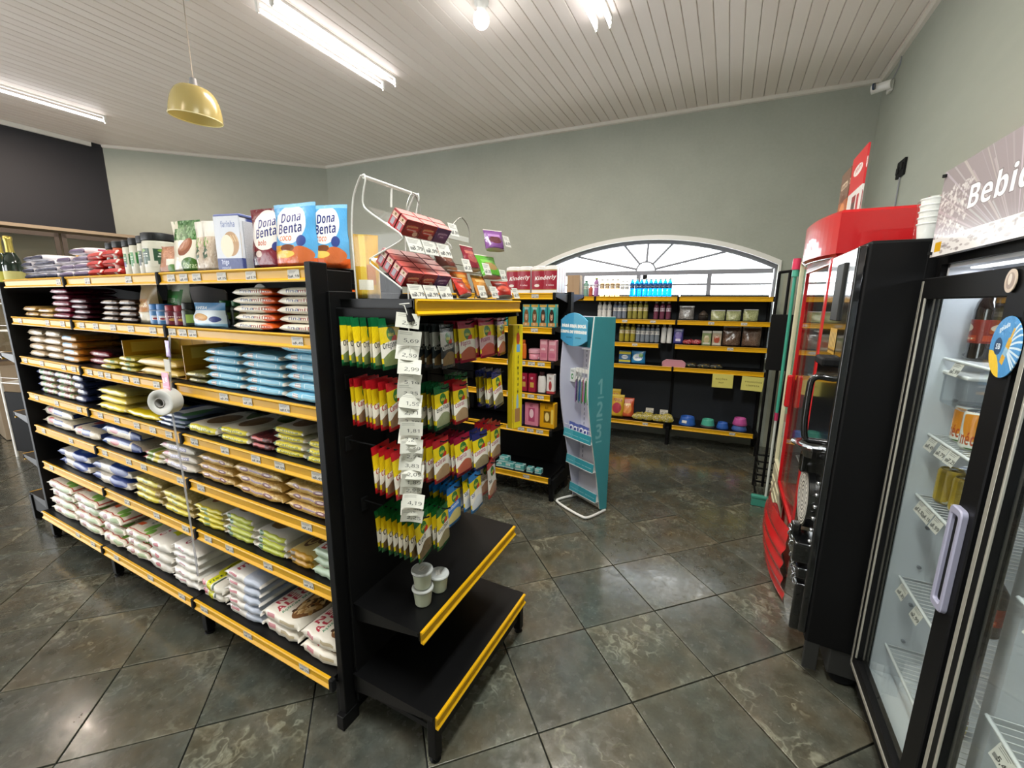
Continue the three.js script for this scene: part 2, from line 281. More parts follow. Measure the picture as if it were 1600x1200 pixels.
secs.forEach(([cx, w], s) => {
  LV.forEach((y, i) => shelfBoard(gondola, w, y, 0.35, 0.335, cx - GX, 1, lab[i][s]));
  shelfBoard(gondola, w, BASE, 0.40, 0.385, cx - GX, 1, lab[6][s]);
  for (const y of [1.5, 1.25, 1.0, 0.68, 0.42]) shelfBoard(gondola, w, y, 0.35, 0.335, cx - GX, -1);
  shelfBoard(gondola, w, BASE, 0.40, 0.385, cx - GX, -1);
  part('back_panel', box(w - 0.03, 1.5, 0.02, cx - GX, 0.9, 0), M.panel, gondola);
});
for (const x of [-1.1525, -2.0575, -2.9625, -3.8225]) {
  part('upright', [rbox(0.03, 1.64, 0.07, 0.003, x - GX, 0.825, 0), rbox(0.034, 0.11, 0.75, 0.004, x - GX, 0.13, 0)], M.black, gondola);
  for (const s of [-1, 1]) part('foot', [rbox(0.038, 0.15, 0.038, 0.004, x - GX, 0.095, s * 0.36), cyl(0.012, 0.012, 0.022, x - GX, 0.012, s * 0.36, 10), cyl(0.02, 0.022, 0.008, x - GX, 0.004, s * 0.36, 12)], M.black, gondola);
}
// end panel with its tall front upright
part('end_panel', [rbox(0.022, 1.47, 0.7, 0.003, -1.125 - GX, 0.765, -0.015), rbox(0.022, 0.19, 0.11, 0.003, -1.125 - GX, 1.55, 0.29)], M.black, gondola);
part('end_upright', [rbox(0.03, 1.635, 0.06, 0.004, -1.127 - GX, 0.8475, 0.36), rbox(0.036, 0.06, 0.075, 0.004, -1.127 - GX, 0.03, 0.37)], M.black, gondola);

// the shelf unit closing its near end: two low shelves, a hook panel and a top shelf
const END = [-1.104, 0, -1.26];
const endcap = thing('end_shelf_unit', 'black end-of-aisle shelf unit with two low yellow-edged shelves and packet hooks', 'shelf unit', END);
const turnBoard = (w, y, front, depth, z, labels, tilt, cap) => { const g = shelfBoard(endcap, w, y, front, depth, 0, 1, labels, tilt, cap); g.rotation.order = 'YXZ'; g.rotation.y = Math.PI / 2; g.position.z = z; return g; };
turnBoard(0.69, 0.207, 0.37, 0.37, 0.012, [], 0, false);
turnBoard(0.69, 0.51, 0.305, 0.305, -0.005, [], 0.058, false);
turnBoard(0.685, 1.557, 0.305, 0.305, -0.035, [], 0, false);
part('hook_panel', rbox(0.012, 1.5, 0.69, 0.003, 0.002, 0.83, 0.0), M.panel, endcap);
part('base_skirt', [rbox(0.34, 0.02, 0.006, 0.002, 0.17, 0.135, 0.335), rbox(0.34, 0.02, 0.006, 0.002, 0.17, 0.135, -0.335), rbox(0.012, 0.09, 0.66, 0.002, 0.345, 0.115, 0)], M.black, endcap);
for (const z of [0.325, -0.325]) part('leg', [rbox(0.036, 0.185, 0.036, 0.004, 0.345, 0.108, z), cyl(0.012, 0.02, 0.016, 0.345, 0.008, z, 10)], M.black, endcap);
for (const z of [0.3, -0.37]) part('shelf_bracket', at(extr(shapeOf([[0, 0], [0.29, 0], [0.3, -0.03], [0.11, -0.055], [0.05, -0.1], [0, -0.12]]), 0.02, 0.003), 0.005, 1.527, z), M.black, endcap);

// the end unit at the far end of the long gondola
{
  const t = thing('end_shelf_unit', 'dark shelf unit closing the far left end of the long gondola', 'shelf unit', [-3.876, 0, -1.26]);
  for (const y of [1.6, 1.2, 0.8, 0.5]) { const g = shelfBoard(t, 0.69, y, 0.36, 0.36, 0, 1, [], 0, false); g.rotation.y = -Math.PI / 2; }
  const g = shelfBoard(t, 0.69, 0.207, 0.4, 0.4, 0, 1, [], 0, false); g.rotation.y = -Math.PI / 2;
  part('end_panel', rbox(0.02, 1.62, 0.74, 0.003, 0.015, 0.83, 0), M.black, t);
  part('side_bar', [rbox(0.05, 1.55, 0.03, 0.004, -0.03, 0.8, 0.345)], M.black, t);
  for (const z of [0.33, -0.33]) part('leg', [rbox(0.04, 0.18, 0.04, 0.004, -0.38, 0.105, z), cyl(0.012, 0.02, 0.016, -0.38, 0.008, z, 10)], M.black, t);
  part('base_skirt', [rbox(0.36, 0.1, 0.01, 0.003, -0.2, 0.13, 0.335)], M.black, t);
}
// the second gondola behind
const G2 = [-2.02, 0, -3.22];
{
  const t = thing('gondola_shelf', 'black gondola further back holding toilet paper, hair dye and shampoo', 'shelf unit', G2);
  const L2 = [1.62, 1.372, 1.12, 0.868, 0.596];
  for (const cx of [-1.57, -2.47]) {
    L2.forEach((y, i) => shelfBoard(t, 0.9, y, 0.35, 0.33, cx - G2[0], 1, i > 1 ? [0.36, 0.28, 0.2, 0.1] : [0.3]));
    shelfBoard(t, 0.9, 0.205, 0.345, 0.33, cx - G2[0], 1, [0.25]);
    for (const y of [1.62, 1.2, 0.8]) shelfBoard(t, 0.9, y, 0.35, 0.33, cx - G2[0], -1);
    shelfBoard(t, 0.9, 0.205, 0.345, 0.33, cx - G2[0], -1);
    part('back_panel', box(0.87, 1.5, 0.02, cx - G2[0], 0.88, 0), M.panel, t);
  }
  for (const x of [-1.12, -2.02, -2.92]) {
    part('upright', [rbox(0.03, 1.63, 0.07, 0.003, x - G2[0], 0.82, 0), rbox(0.034, 0.1, 0.64, 0.004, x - G2[0], 0.13, 0)], M.black, t);
    for (const s of [-1, 1]) part('foot', [rbox(0.038, 0.14, 0.038, 0.004, x - G2[0], 0.09, s * 0.3), cyl(0.02, 0.022, 0.02, x - G2[0], 0.01, s * 0.3, 10)], M.black, t);
  }
}
// the wall unit under the window
const WU = new THREE.Vector3(0, 0, -5.17);
const alongWall = (x, y, d) => { const c = Math.cos(WYAW), s = Math.sin(WYAW); return [c * x + s * d, y, -5.17 - s * x + c * d]; };   // x along the window wall, d out from it
{
  const t = thing('wall_shelf', 'black wall shelf unit with yellow edges standing under the arched window', 'shelf unit', [WU.x, 0, WU.z], WYAW);
  const L3 = [1.625, 1.38, 1.122, 0.878];
  [-0.945, -0.07].forEach((cx, s) => {
    L3.forEach((y, i) => {
      const w = s === 0 && i === 2 ? 0.72 : 0.875; const g = shelfBoard(t, w, y, 0.32, 0.3, s === 0 && i === 2 ? -0.945 - 0.075 : cx, 1, i === 1 ? [-0.1, 0.2] : i === 2 ? [0.1] : []);
    });
    shelfBoard(t, 0.8, 0.24, 0.37, 0.35, cx, 1, [0.2]);
    part('back_panel', box(0.86, 1.56, 0.015, cx, 0.87, 0.012), M.panelBlue, t);
  });
  for (const y of [L3[0], L3[1], L3[2], L3[3]]) shelfBoard(t, 0.5, y, 0.32, 0.3, -1.64, 1, []);
  shelfBoard(t, 0.5, 0.24, 0.37, 0.35, -1.64, 1, []); part('back_panel', box(0.5, 1.56, 0.015, -1.64, 0.87, 0.012), M.panelBlue, t);
  for (const x of [-1.9, -1.385, -0.507, 0.37]) {
    part('upright', [rbox(0.03, 1.62, 0.05, 0.003, x, 0.82, 0.03), rbox(0.034, 0.12, 0.36, 0.004, x, 0.15, 0.19)], M.black, t);
    part('foot', [rbox(0.036, 0.12, 0.036, 0.004, x, 0.075, 0.33), cyl(0.02, 0.022, 0.02, x, 0.01, 0.33, 10)], M.black, t);
  }
}

// ---------------------------------------------------------------- printed packaging: one canvas page holds sixteen prints
const pages = [];
let cellNo = 0;
const crinkle = dataTex(256, (x, y) => { const a = fbm(x * 7, y * 7, 2, 3), b = fbm(x * 22 + a * 3, y * 9, 4, 3), v = 128 + (1 - Math.abs(b) * 4) * 42 + a * 70; return [v, v, v]; }, false); crinkle.repeat.set(4, 4);
function print(draw, rough = 0.36) {
  const k = cellNo++, pg = k >> 4;
  if (!pages[pg]) { const c = document.createElement('canvas'); c.width = c.height = 1024; const t = new THREE.CanvasTexture(c); t.colorSpace = THREE.SRGBColorSpace; pages[pg] = { g: c.getContext('2d'), t, m: {} }; }
  const P = pages[pg], x = (k & 3) * 256, y = ((k >> 2) & 3) * 256, g = P.g;
  g.save(); g.beginPath(); g.rect(x, y, 256, 256); g.clip(); g.translate(x, y); draw(g); g.restore();
  const m = P.m[rough] ??= phys('#ffffff', rough, { map: P.t, bumpMap: crinkle, bumpScale: 0.0016, clearcoat: 0.25, clearcoatRoughness: 0.2 });
  return { m, x: x / 1024, y: 1 - (y + 256) / 1024 };
}
function paint(geo, c, sub = [0, 0, 1, 1]) { const uv = geo.attributes.uv; for (let i = 0; i < uv.count; i++) { const u = sub[0] + uv.getX(i) * (sub[2] - sub[0]), v = sub[1] + uv.getY(i) * (sub[3] - sub[1]); uv.setXY(i, c.x + (0.008 + 0.984 * u) / 4, c.y + (0.008 + 0.984 * v) / 4); } return geo; }
const F = (g, c, x = 0, y = 0, w = 256, h = 256) => { g.fillStyle = c; g.fillRect(x, y, w, h); };
const O = (g, c, x, y, a, b, r = 0) => { g.fillStyle = c; g.beginPath(); g.ellipse(x, y, a, b, r, 0, 7); g.fill(); };
const T = (g, s, x, y, size, c, rot = 0, font = 'bold', out) => { g.save(); g.translate(x, y); g.rotate(rot * Math.PI / 180); g.font = font + ' ' + size + 'px sans-serif'; if (out) { g.strokeStyle = out; g.lineWidth = size / 7; g.strokeText(s, 0, 0); } g.fillStyle = c; g.fillText(s, 0, 0); g.restore(); };
const speck = (g, cols, n, r, x = 0, y = 0, w = 256, h = 256) => { let s = 17; const q = () => (s = (s * 16807) % 2147483647) / 2147483647; for (let i = 0; i < n; i++) O(g, cols[(q() * cols.length) | 0], x + q() * w, y + q() * h, r * (0.6 + q()), r * (0.5 + q() * 0.6), q() * 3); };

// a filled bag lying on its side: sealed fins at -x and +x, front face at +z
function bagGeo(w, t, d, c, sd = 1, o = {}) {
  const sec = [[1, 0.2, 0], [1.0, 0.5, 0.1], [0.985, 0.78, 0.18], [0.93, 0.93, 0.25], [0.66, 0.985, 0.38], [0.33, 1, 0.49], [0, 1, 0.6], [-0.33, 1, 0.7], [-0.68, 0.98, 0.8], [-0.94, 0.9, 0.88], [-1, 0.5, 0.95], [-1, 0.2, 1], [-0.88, 0.03, 0.92], [0, 0, 0.5], [0.88, 0.03, 0.06], [1, 0.2, 0]];
  const us = [0, 0.025, 0.06, 0.12, 0.22, 0.36, 0.5, 0.64, 0.78, 0.88, 0.94, 0.975, 1], Hs = o.blunt ? [0.05, 0.62, 0.84, 0.94, 0.98, 1, 1, 1, 0.97, 0.9, 0.75, 0.5, 0.05] : [0.05, 0.08, 0.5, 0.78, 0.94, 1, 1, 1, 0.94, 0.78, 0.5, 0.08, 0.05], Ds = [0.97, 0.96, 0.93, 0.955, 0.985, 1, 1, 1, 0.985, 0.955, 0.93, 0.96, 0.97];
  const pos = [], uv = [], idx = [], n = sec.length, lump = o.lump ?? 0.06;
  us.forEach((u, i) => sec.forEach(([z, y, v]) => {
    const h = Hs[i], nz = fbm(u * 3.1 + sd * 9.7, z * 1.6, sd * 3.3, 3), top = y > 0.6 ? 1 : 0;
    let yy = t * (0.38 * (1 - h) + y * h) - top * h * t * lump * Math.max(0, 0.9 + nz * 2.4) * 0.7;
    let zz = z * d / 2 * Ds[i] * (1 + nz * 0.05) + d * 0.012 * Math.sin(u * 23 + sd) * (h > 0.3 ? 1 : 0.4);
    pos.push((u - 0.5) * w + fbm(z * 2, sd * 5, u, 2) * 0.02 * w, yy, Math.min(d / 2 + 0.004, zz)); uv.push(u, v);
  }));
  for (let i = 0; i < us.length - 1; i++) for (let j = 0; j < n - 1; j++) { const a = i * n + j, b = a + n; idx.push(a, b, b + 1, a, b + 1, a + 1); }
  const g = new THREE.BufferGeometry(); g.setAttribute('position', new THREE.Float32BufferAttribute(pos, 3)); g.setAttribute('uv', new THREE.Float32BufferAttribute(uv, 2)); g.setIndex(idx); g.computeVertexNormals();
  { const N = g.attributes.normal; for (let i = 0; i < us.length; i++) { const a = i * n, b = a + n - 1; const x = N.getX(a) + N.getX(b), y = N.getY(a) + N.getY(b), z = N.getZ(a) + N.getZ(b), l = Math.hypot(x, y, z) || 1; N.setXYZ(a, x / l, y / l, z / l); N.setXYZ(b, x / l, y / l, z / l); } }
  return paint(g, c);
}
// an upright pouch, base at y = 0, print on its front (+z)
function pouchGeo(w, h, d, c, sd = 1, o = {}) {
  const nu = 9, nv = 11, pos = [], uv = [], idx = [], top = o.top ?? 0.9, waist = o.waist ?? 0.06, bot = o.bottom ?? 0.85;
  for (const side of [1, -1]) for (let j = 0; j <= nv; j++) for (let i = 0; i <= nu; i++) {
    const u = i / nu, v = j / nv, a = Math.pow(Math.max(0, 1 - Math.pow(Math.abs(u * 2 - 1), 3.2)), 0.6);
    const k = v < top ? Math.pow(Math.min(1, (top - v) / (top * 0.8)), 0.7) * (bot + (1 - bot) * Math.min(1, v * 4)) : 0;
    const nz = fbm(u * 3 + sd * 5, v * 3, sd + side, 3);
    pos.push((u - 0.5) * w * (1 - waist * 4 * v * (1 - v) * (v > 0.5 ? 1 : 0.3)) + nz * 0.012 * w, v * h + (v > 0.9 ? nz * 0.02 * h : 0), side * (0.0007 + d / 2 * a * k * (1 + nz * 0.5)) + (v > top ? nz * 0.03 * h * (v - top) * 10 : 0));
    uv.push(side > 0 ? u : 1 - u, v);
  }
  const m = (nu + 1) * (nv + 1);
  for (let s = 0; s < 2; s++) for (let j = 0; j < nv; j++) for (let i = 0; i < nu; i++) { const a = s * m + j * (nu + 1) + i, b = a + 1, e = a + nu + 1, f = e + 1; if (s) idx.push(a, f, b, a, e, f); else idx.push(a, b, f, a, f, e); }
  for (let i = 0; i < nu; i++) idx.push(i, m + i, m + i + 1, i, m + i + 1, i + 1);
  const g = new THREE.BufferGeometry(); g.setAttribute('position', new THREE.Float32BufferAttribute(pos, 3)); g.setAttribute('uv', new THREE.Float32BufferAttribute(uv, 2)); g.setIndex(idx); g.computeVertexNormals();
  return paint(g, c);
}
// a printed carton: front on +z takes the main print, other faces take a strip of it
function cartonGeo(w, h, d, c, sub = [0, 0, 1, 1], side = [0, 0, 0.16, 1]) {
  const g = rbox(w, h, d, Math.min(0.003, w / 12, d / 12)), N = g.attributes.normal, uv = g.attributes.uv; g.translate(0, h / 2, 0);
  for (let i = 0; i < uv.count; i++) { const fz = Math.abs(N.getZ(i)), fx = Math.abs(N.getX(i)), s = fz > 0.6 ? sub : side; let u = uv.getX(i), v = uv.getY(i); uv.setXY(i, s[0] + u * (s[2] - s[0]), s[1] + v * (s[3] - s[1])); }
  return paint(g, c);
}
const ORD = ['topmost', 'second from top', 'third from top', 'fourth from top', 'fifth from top', 'sixth from top'];
const LEVELNAME = ['top', 'second', 'third', 'fourth', 'fifth', 'sixth', 'bottom'];

// prints of the bags on the long gondola (bottom quarter of each print is the front face)
const art = {
  navySalt: print((g) => { F(g, '#eceaf0'); F(g, '#3a3d58', 0, 0, 9, 256); T(g, 'SAL', 90, 130, 60, '#35406e'); T(g, 'refinado', 90, 170, 30, '#777'); F(g, '#45496a', 236, 0, 20); }),
  purpleSalt: print((g) => { F(g, '#efeaef'); F(g, '#6d5e80', 0, 0, 8, 256); F(g, '#8e7a9e', 200, 0, 30); T(g, 'SAL', 70, 120, 60, '#7a4668'); F(g, '#b33c5a', 60, 206, 70, 22); }),
  redSalt: print((g) => { F(g, '#f4efe8'); F(g, '#c42a22', 0, 0, 84); O(g, '#f4efe8', 96, 130, 34, 130); F(g, '#e9d9d0', 0, 170, 14, 40); T(g, 'SAL', 140, 120, 50, '#b5231c'); }),
  gold: print((g) => { F(g, '#b7924c'); speck(g, ['#c9a660', '#a37e3b', '#d6b671'], 260, 5); F(g, '#e8d9ac', 70, 70, 110, 60); F(g, '#7a4d1c', 80, 206, 90, 26); }),
  maroon: print((g) => { F(g, '#6e1230'); speck(g, ['#871c3e', '#4f0b22', '#97304c'], 260, 6); F(g, '#d9a9b2', 60, 60, 120, 56); F(g, '#c79aa4', 20, 206, 60, 24); }),
  darkMaroon: print((g) => { F(g, '#3e0f1d'); speck(g, ['#57182a', '#2a0a12', '#6b2433'], 240, 6); F(g, '#8a5a60', 90, 208, 70, 22); }),
  brown: print((g) => { F(g, '#3c2a1f'); speck(g, ['#5a4130', '#2a1c14', '#72543d'], 300, 5); F(g, '#d8cdbc', 0, 0, 26); F(g, '#cfc4b4', 60, 200, 120, 26); F(g, '#a68a5e', 80, 60, 100, 60); }),
  wafer: print((g) => { F(g, '#ece4d2'); F(g, '#e2601c', 214, 0, 42); g.fillStyle = '#e2601c'; for (let i = 0; i < 8; i++) { g.beginPath(); g.moveTo(216, i * 34 - 10); g.lineTo(178, i * 34 + 8); g.lineTo(216, i * 34 + 24); g.fill(); } F(g, '#3b4a78', 0, 0, 12); T(g, 'farinha', 36, 150, 44, '#c05a24'); T(g, 'fina', 60, 240, 38, '#53597d'); T(g, 'milho', 126, 240, 38, '#9a3a2a'); }),
  beige: print((g) => { F(g, '#b8a383'); speck(g, ['#c6b292', '#a58f6d', '#d3c2a4'], 300, 5); F(g, '#d9cbb2', 0, 0, 20); F(g, '#d9cbb2', 240, 0, 16); }),
  multi: print((g) => { F(g, '#b8873f'); F(g, '#7fa9c9', 40, 196, 150, 44); F(g, '#d98a2c', 0, 150, 256, 34); F(g, '#e3d6b6', 30, 50, 180, 70); speck(g, ['#c58f2f', '#8c5a24'], 90, 6, 0, 0, 256, 140); }),
  darkRed: print((g) => { F(g, '#35232a'); speck(g, ['#4b333b', '#241619', '#5d4a55'], 200, 6); F(g, '#7d1f2c', 0, 180, 256, 76); T(g, 'feijão', 20, 240, 44, '#d7b9b3'); F(g, '#9a9aa6', 70, 60, 130, 50); }),
  yellowGreen: print((g) => { F(g, '#b9a93c'); F(g, '#5d7d34', 0, 30, 70, 150); F(g, '#e4cf2f', 90, 40, 140, 110); F(g, '#5d7d34', 140, 196, 60, 50); F(g, '#eadf9e', 20, 200, 90, 36); }),
  yellowBag: print((g) => { F(g, '#d8bb62'); F(g, '#ead90f', 60, 20, 150, 150); O(g, '#a5882e', 130, 110, 60, 44); F(g, '#efe3a8', 0, 0, 24); F(g, '#c2932f', 40, 206, 160, 26); T(g, 'FUBÁ', 80, 90, 42, '#a3361d'); }),
  olive: print((g) => { F(g, '#6c6a34'); speck(g, ['#86813f', '#4f4c22', '#a29a52'], 260, 6); F(g, '#d7cf8d', 50, 206, 90, 26); }),
  flour: print((g) => { F(g, '#7cc2e0'); F(g, '#e7e4da', 0, 0, 14); F(g, '#e7e4da', 236, 0, 20); F(g, '#a5d6ea', 90, 60, 120, 70); g.strokeStyle = '#d8eef8'; g.lineWidth = 4; g.strokeRect(112, 204, 108, 36); F(g, '#e9e3dd', 52, 204, 40, 40); T(g, 'Dona', 54, 220, 16, '#2b2f6e'); T(g, 'Benta', 53, 238, 15, '#7a2436'); T(g, 'Dona', 100, 100, 30, '#2b2f6e'); T(g, 'Benta', 100, 126, 28, '#2b2f6e'); }),
  stripes: print((g) => { F(g, '#c9b9a3'); F(g, '#2c3f7c', 0, 0, 44); F(g, '#5d8a4c', 84, 0, 34); F(g, '#7b4336', 124, 0, 60); speck(g, ['#e0d4c0', '#8a5c4a'], 120, 6, 124, 0, 130, 256); F(g, '#6f9a58', 200, 0, 20); F(g, '#eae6de', 44, 0, 14); }),
  navyPack: print((g) => { F(g, '#26325f'); F(g, '#dcdde4', 40, 60, 176, 60); T(g, 'milho', 54, 108, 48, '#8a2c3c'); F(g, '#d9d2c0', 60, 200, 130, 36); T(g, 'café', 80, 232, 36, '#26325f'); }),
  oats: print((g) => { F(g, '#cfc06c'); F(g, '#e3d01e', 30, 190, 200, 66); F(g, '#e8db4a', 60, 20, 150, 90); O(g, '#b78b4a', 130, 120, 50, 34); F(g, '#e8e0b4', 0, 0, 20); T(g, 'AVEIA', 76, 70, 36, '#456b2c'); F(g, '#7d8f3a', 70, 212, 90, 22); }),
  oatsFlat: print((g) => { F(g, '#e3cc12'); F(g, '#d9c9a0', 40, 50, 176, 100); T(g, 'FLOCOS', 54, 112, 38, '#7d3a1a'); F(g, '#f0e48a', 20, 206, 200, 30); }),
  bluePack: print((g) => { F(g, '#5a6b86'); F(g, '#2c437c', 0, 0, 90); F(g, '#e9edf2', 96, 40, 90, 120); O(g, '#4c8450', 200, 130, 30, 60); F(g, '#dfe6ee', 20, 200, 120, 34); }),
  bean: print((g) => { F(g, '#ded9c8'); O(g, '#7d5f3c', 130, 120, 62, 44); O(g, '#8d7048', 118, 112, 40, 26); O(g, '#5f7b34', 190, 50, 60, 30, 0.4); F(g, '#dccf1f', 40, 192, 190, 58); O(g, '#3c6a30', 22, 222, 20, 26); T(g, 'Carioca', 66, 236, 40, '#5c6a1a'); T(g, 'FEIJÃO', 60, 52, 34, '#3c6a30'); F(g, '#efece2', 0, 0, 10); }),
  maroonBean: print((g) => { F(g, '#4a1c20'); speck(g, ['#652a2c', '#341014', '#7c3a38'], 300, 6); F(g, '#e4ddd0', 200, 30, 50, 120); F(g, '#b23b34', 60, 204, 110, 34); }),
  rice: print((g) => { F(g, '#d8cfbb'); speck(g, ['#e2dac8', '#cbc0a8'], 400, 3); O(g, '#b43a3e', 88, 96, 34, 46); F(g, '#3c4f90', 116, 60, 66, 100); T(g, 'arroz', 120, 120, 28, '#e9e6e2'); O(g, '#b43a3e', 84, 214, 22, 22); F(g, '#3c4f90', 108, 196, 70, 46); F(g, '#26386e', 236, 20, 20, 170); }),
  riceGreen: print((g) => { F(g, '#d5ccb8'); speck(g, ['#e2dac8', '#cbc0a8'], 400, 3); F(g, '#5f8f3e', 24, 0, 66); O(g, '#a43036', 140, 120, 40, 60); F(g, '#b9443f', 110, 196, 80, 50); F(g, '#e5dfd2', 126, 84, 40, 60); }),
  riceBlue: print((g) => { F(g, '#d4c8b0'); speck(g, ['#e0d6c2', '#c7b99c'], 400, 3); F(g, '#2c4f92', 0, 0, 38); O(g, '#a62f38', 96, 120, 36, 40); F(g, '#27407f', 20, 180, 170, 40); O(g, '#b5404a', 96, 222, 30, 20); F(g, '#27407f', 200, 190, 56, 66); }),
  mixed: print((g) => { F(g, '#d5d0bc'); F(g, '#7f9b3a', 60, 40, 60, 216); F(g, '#d6c53a', 140, 60, 50, 196); F(g, '#b64a4c', 0, 180, 50, 60); }),
  whiteBag: print((g) => { F(g, '#d9d2c4'); F(g, '#cbb93c', 90, 40, 90, 70); F(g, '#b9a832', 96, 74, 60, 40); O(g, '#b45a68', 40, 214, 22, 18); F(g, '#8a86a8', 80, 208, 120, 30); T(g, 'polvilho', 84, 234, 28, '#e6e2ee'); F(g, '#ece7dc', 0, 0, 12); }),
  corn: print((g) => { F(g, '#cda85c'); speck(g, ['#dcbb72', '#b98f43', '#e8cf92', '#c59c4e'], 700, 4); O(g, '#6b2434', 70, 222, 24, 17); O(g, '#c9b0b0', 70, 222, 13, 8); O(g, '#6b2434', 182, 222, 24, 17); O(g, '#c9b0b0', 182, 222, 13, 8); F(g, '#8d6f86', 98, 214, 58, 14); O(g, '#6b2434', 60, 80, 20, 14); O(g, '#6b2434', 196, 60, 20, 14); }),
  riceNavy: print((g) => { F(g, '#c9c3b6'); speck(g, ['#d8d3c8', '#b8b1a0'], 300, 3); F(g, '#223c86', 0, 0, 30); O(g, '#1d3a84', 178, 150, 56, 80); O(g, '#6c86b8', 170, 130, 30, 46); O(g, '#1d3a84', 178, 214, 52, 40); F(g, '#dfe2ea', 60, 60, 60, 60); O(g, '#1d3a84', 40, 222, 34, 30); }),
  yellowBean: print((g) => { F(g, '#b9a462'); speck(g, ['#c9b67a', '#9a8446', '#d6c78e'], 400, 4); F(g, '#dccd28', 40, 194, 176, 54); O(g, '#6b3a22', 110, 90, 34, 20); F(g, '#7d8a2c', 92, 212, 50, 24); O(g, '#5a4a22', 190, 110, 30, 20); F(g, '#e6dcae', 0, 0, 12); }),
  spotBean: print((g) => { F(g, '#d3c893'); F(g, '#dccf2a', 20, 190, 216, 66); O(g, '#7a5530', 80, 60, 34, 24); O(g, '#6b4a2a', 170, 100, 36, 26); O(g, '#8a4a24', 96, 130, 30, 22); O(g, '#4d6a2c', 196, 40, 50, 22); F(g, '#6a8436', 90, 206, 40, 40); }),
  whiteBean: print((g) => { F(g, '#e3e0d6'); O(g, '#8a6a42', 96, 120, 60, 40); O(g, '#a48352', 90, 112, 38, 24); O(g, '#55702a', 190, 66, 66, 34, 0.3); O(g, '#6f8f34', 200, 56, 40, 18, 0.3); F(g, '#b9c43a', 70, 190, 160, 62); O(g, '#3c6a30', 56, 222, 24, 28); F(g, '#f0eee6', 0, 0, 16); }),
  goldBean: print((g) => { F(g, '#cdb878'); F(g, '#c2932c', 0, 186, 256, 70); for (const [x, y] of [[96, 110], [160, 84]]) { O(g, '#5c3a24', x, y, 40, 46); O(g, '#cdb878', x, y, 30, 36); O(g, '#6b4a30', x, y, 20, 26); } F(g, '#5f4a1a', 30, 200, 60, 40); }),
  mint: print((g) => { F(g, '#ded8d2'); F(g, '#b7cdb6', 0, 186, 256, 70); T(g, 'mais', 96, 190, 64, '#b3342e', -90); T(g, 'sabor', 150, 170, 30, '#9a9a90', -90); F(g, '#d7e2d4', 0, 0, 16); }),
  tRice: print((g) => { F(g, '#ddd5c4'); speck(g, ['#e8e1d3', '#cfc6b2'], 260, 4); T(g, 'Tio', 92, 176, 92, '#d4551d', -90); T(g, 'João', 66, 66, 40, '#c6481c', -90); T(g, 'tipo 1', 128, 140, 24, '#4a4a4a', -90); O(g, '#7eb04c', 170, 150, 22, 26); O(g, '#8fbc5c', 186, 96, 24, 22); O(g, '#74a844', 206, 168, 16, 18); g.strokeStyle = '#b2463c'; g.lineWidth = 4; g.strokeRect(14, 10, 228, 176); O(g, '#8c4a44', 96, 220, 22, 18); O(g, '#9fb086', 190, 224, 40, 20); }),
  sunSugar: print((g) => { F(g, '#ddd9d0'); F(g, '#d2d41a', 110, 30, 60, 110); O(g, '#e2dc20', 180, 84, 56, 40, 0.5); O(g, '#6f8a24', 200, 84, 34, 18, 0.5); T(g, 'Cristal', 78, 170, 40, '#a8353e', -90); O(g, '#b04a52', 120, 222, 26, 14); }),
  sugar: print((g) => { F(g, '#e4e1da'); O(g, '#4a92c4', 62, 96, 26, 40); O(g, '#7ab04c', 50, 56, 20, 24); T(g, 'Caravelas', 116, 182, 38, '#a2304a', -90); T(g, 'Açúcar', 186, 150, 30, '#a2304a', -90); F(g, '#b98a92', 80, 216, 60, 14); }),
  yellowSun: print((g) => { F(g, '#ddd8cc'); O(g, '#dfdc14', 96, 86, 52, 66, 0.3); g.strokeStyle = '#6b6a10'; g.lineWidth = 8; g.beginPath(); g.ellipse(96, 86, 34, 42, 0.3, 0, 5); g.stroke(); O(g, '#7d7c12', 96, 86, 10, 14); F(g, '#d9d616', 90, 140, 50, 116); T(g, 'Cristal', 128, 216, 32, '#33501c', -90); F(g, '#3f5540', 150, 150, 14, 90); F(g, '#b2545c', 20, 200, 60, 36); }),
  doce: print((g) => { F(g, '#dcd8d2'); T(g, 'mais', 84, 184, 44, '#a82f3c', -90); T(g, 'doce', 84, 88, 44, '#39404f', -90); F(g, '#b9c1d2', 150, 12, 92, 244); F(g, '#9aa8c4', 176, 40, 50, 110); O(g, '#aab6cf', 200, 100, 40, 70, 0.3); F(g, '#a9565c', 40, 206, 60, 20); }),
  brownSugar: print((g) => { F(g, '#e4ddd0'); T(g, 'NETO', 72, 164, 44, '#b0283a', -90); T(g, 'ALEGRE', 112, 184, 44, '#b0283a', -90); T(g, 'Açúcar Mascavo', 134, 180, 18, '#2f7a4c', -90); g.fillStyle = '#5a3b22'; g.beginPath(); g.ellipse(196, 96, 46, 84, 0, 0, 7); g.fill(); O(g, '#7a5230', 196, 110, 40, 70); speck(g, ['#c9a672', '#8a5a30', '#b68a50', '#3e2814', '#dcc08e'], 120, 7, 160, 40, 72, 120); F(g, '#c9888e', 50, 208, 50, 28); F(g, '#b9a98a', 140, 212, 80, 22); }),
};
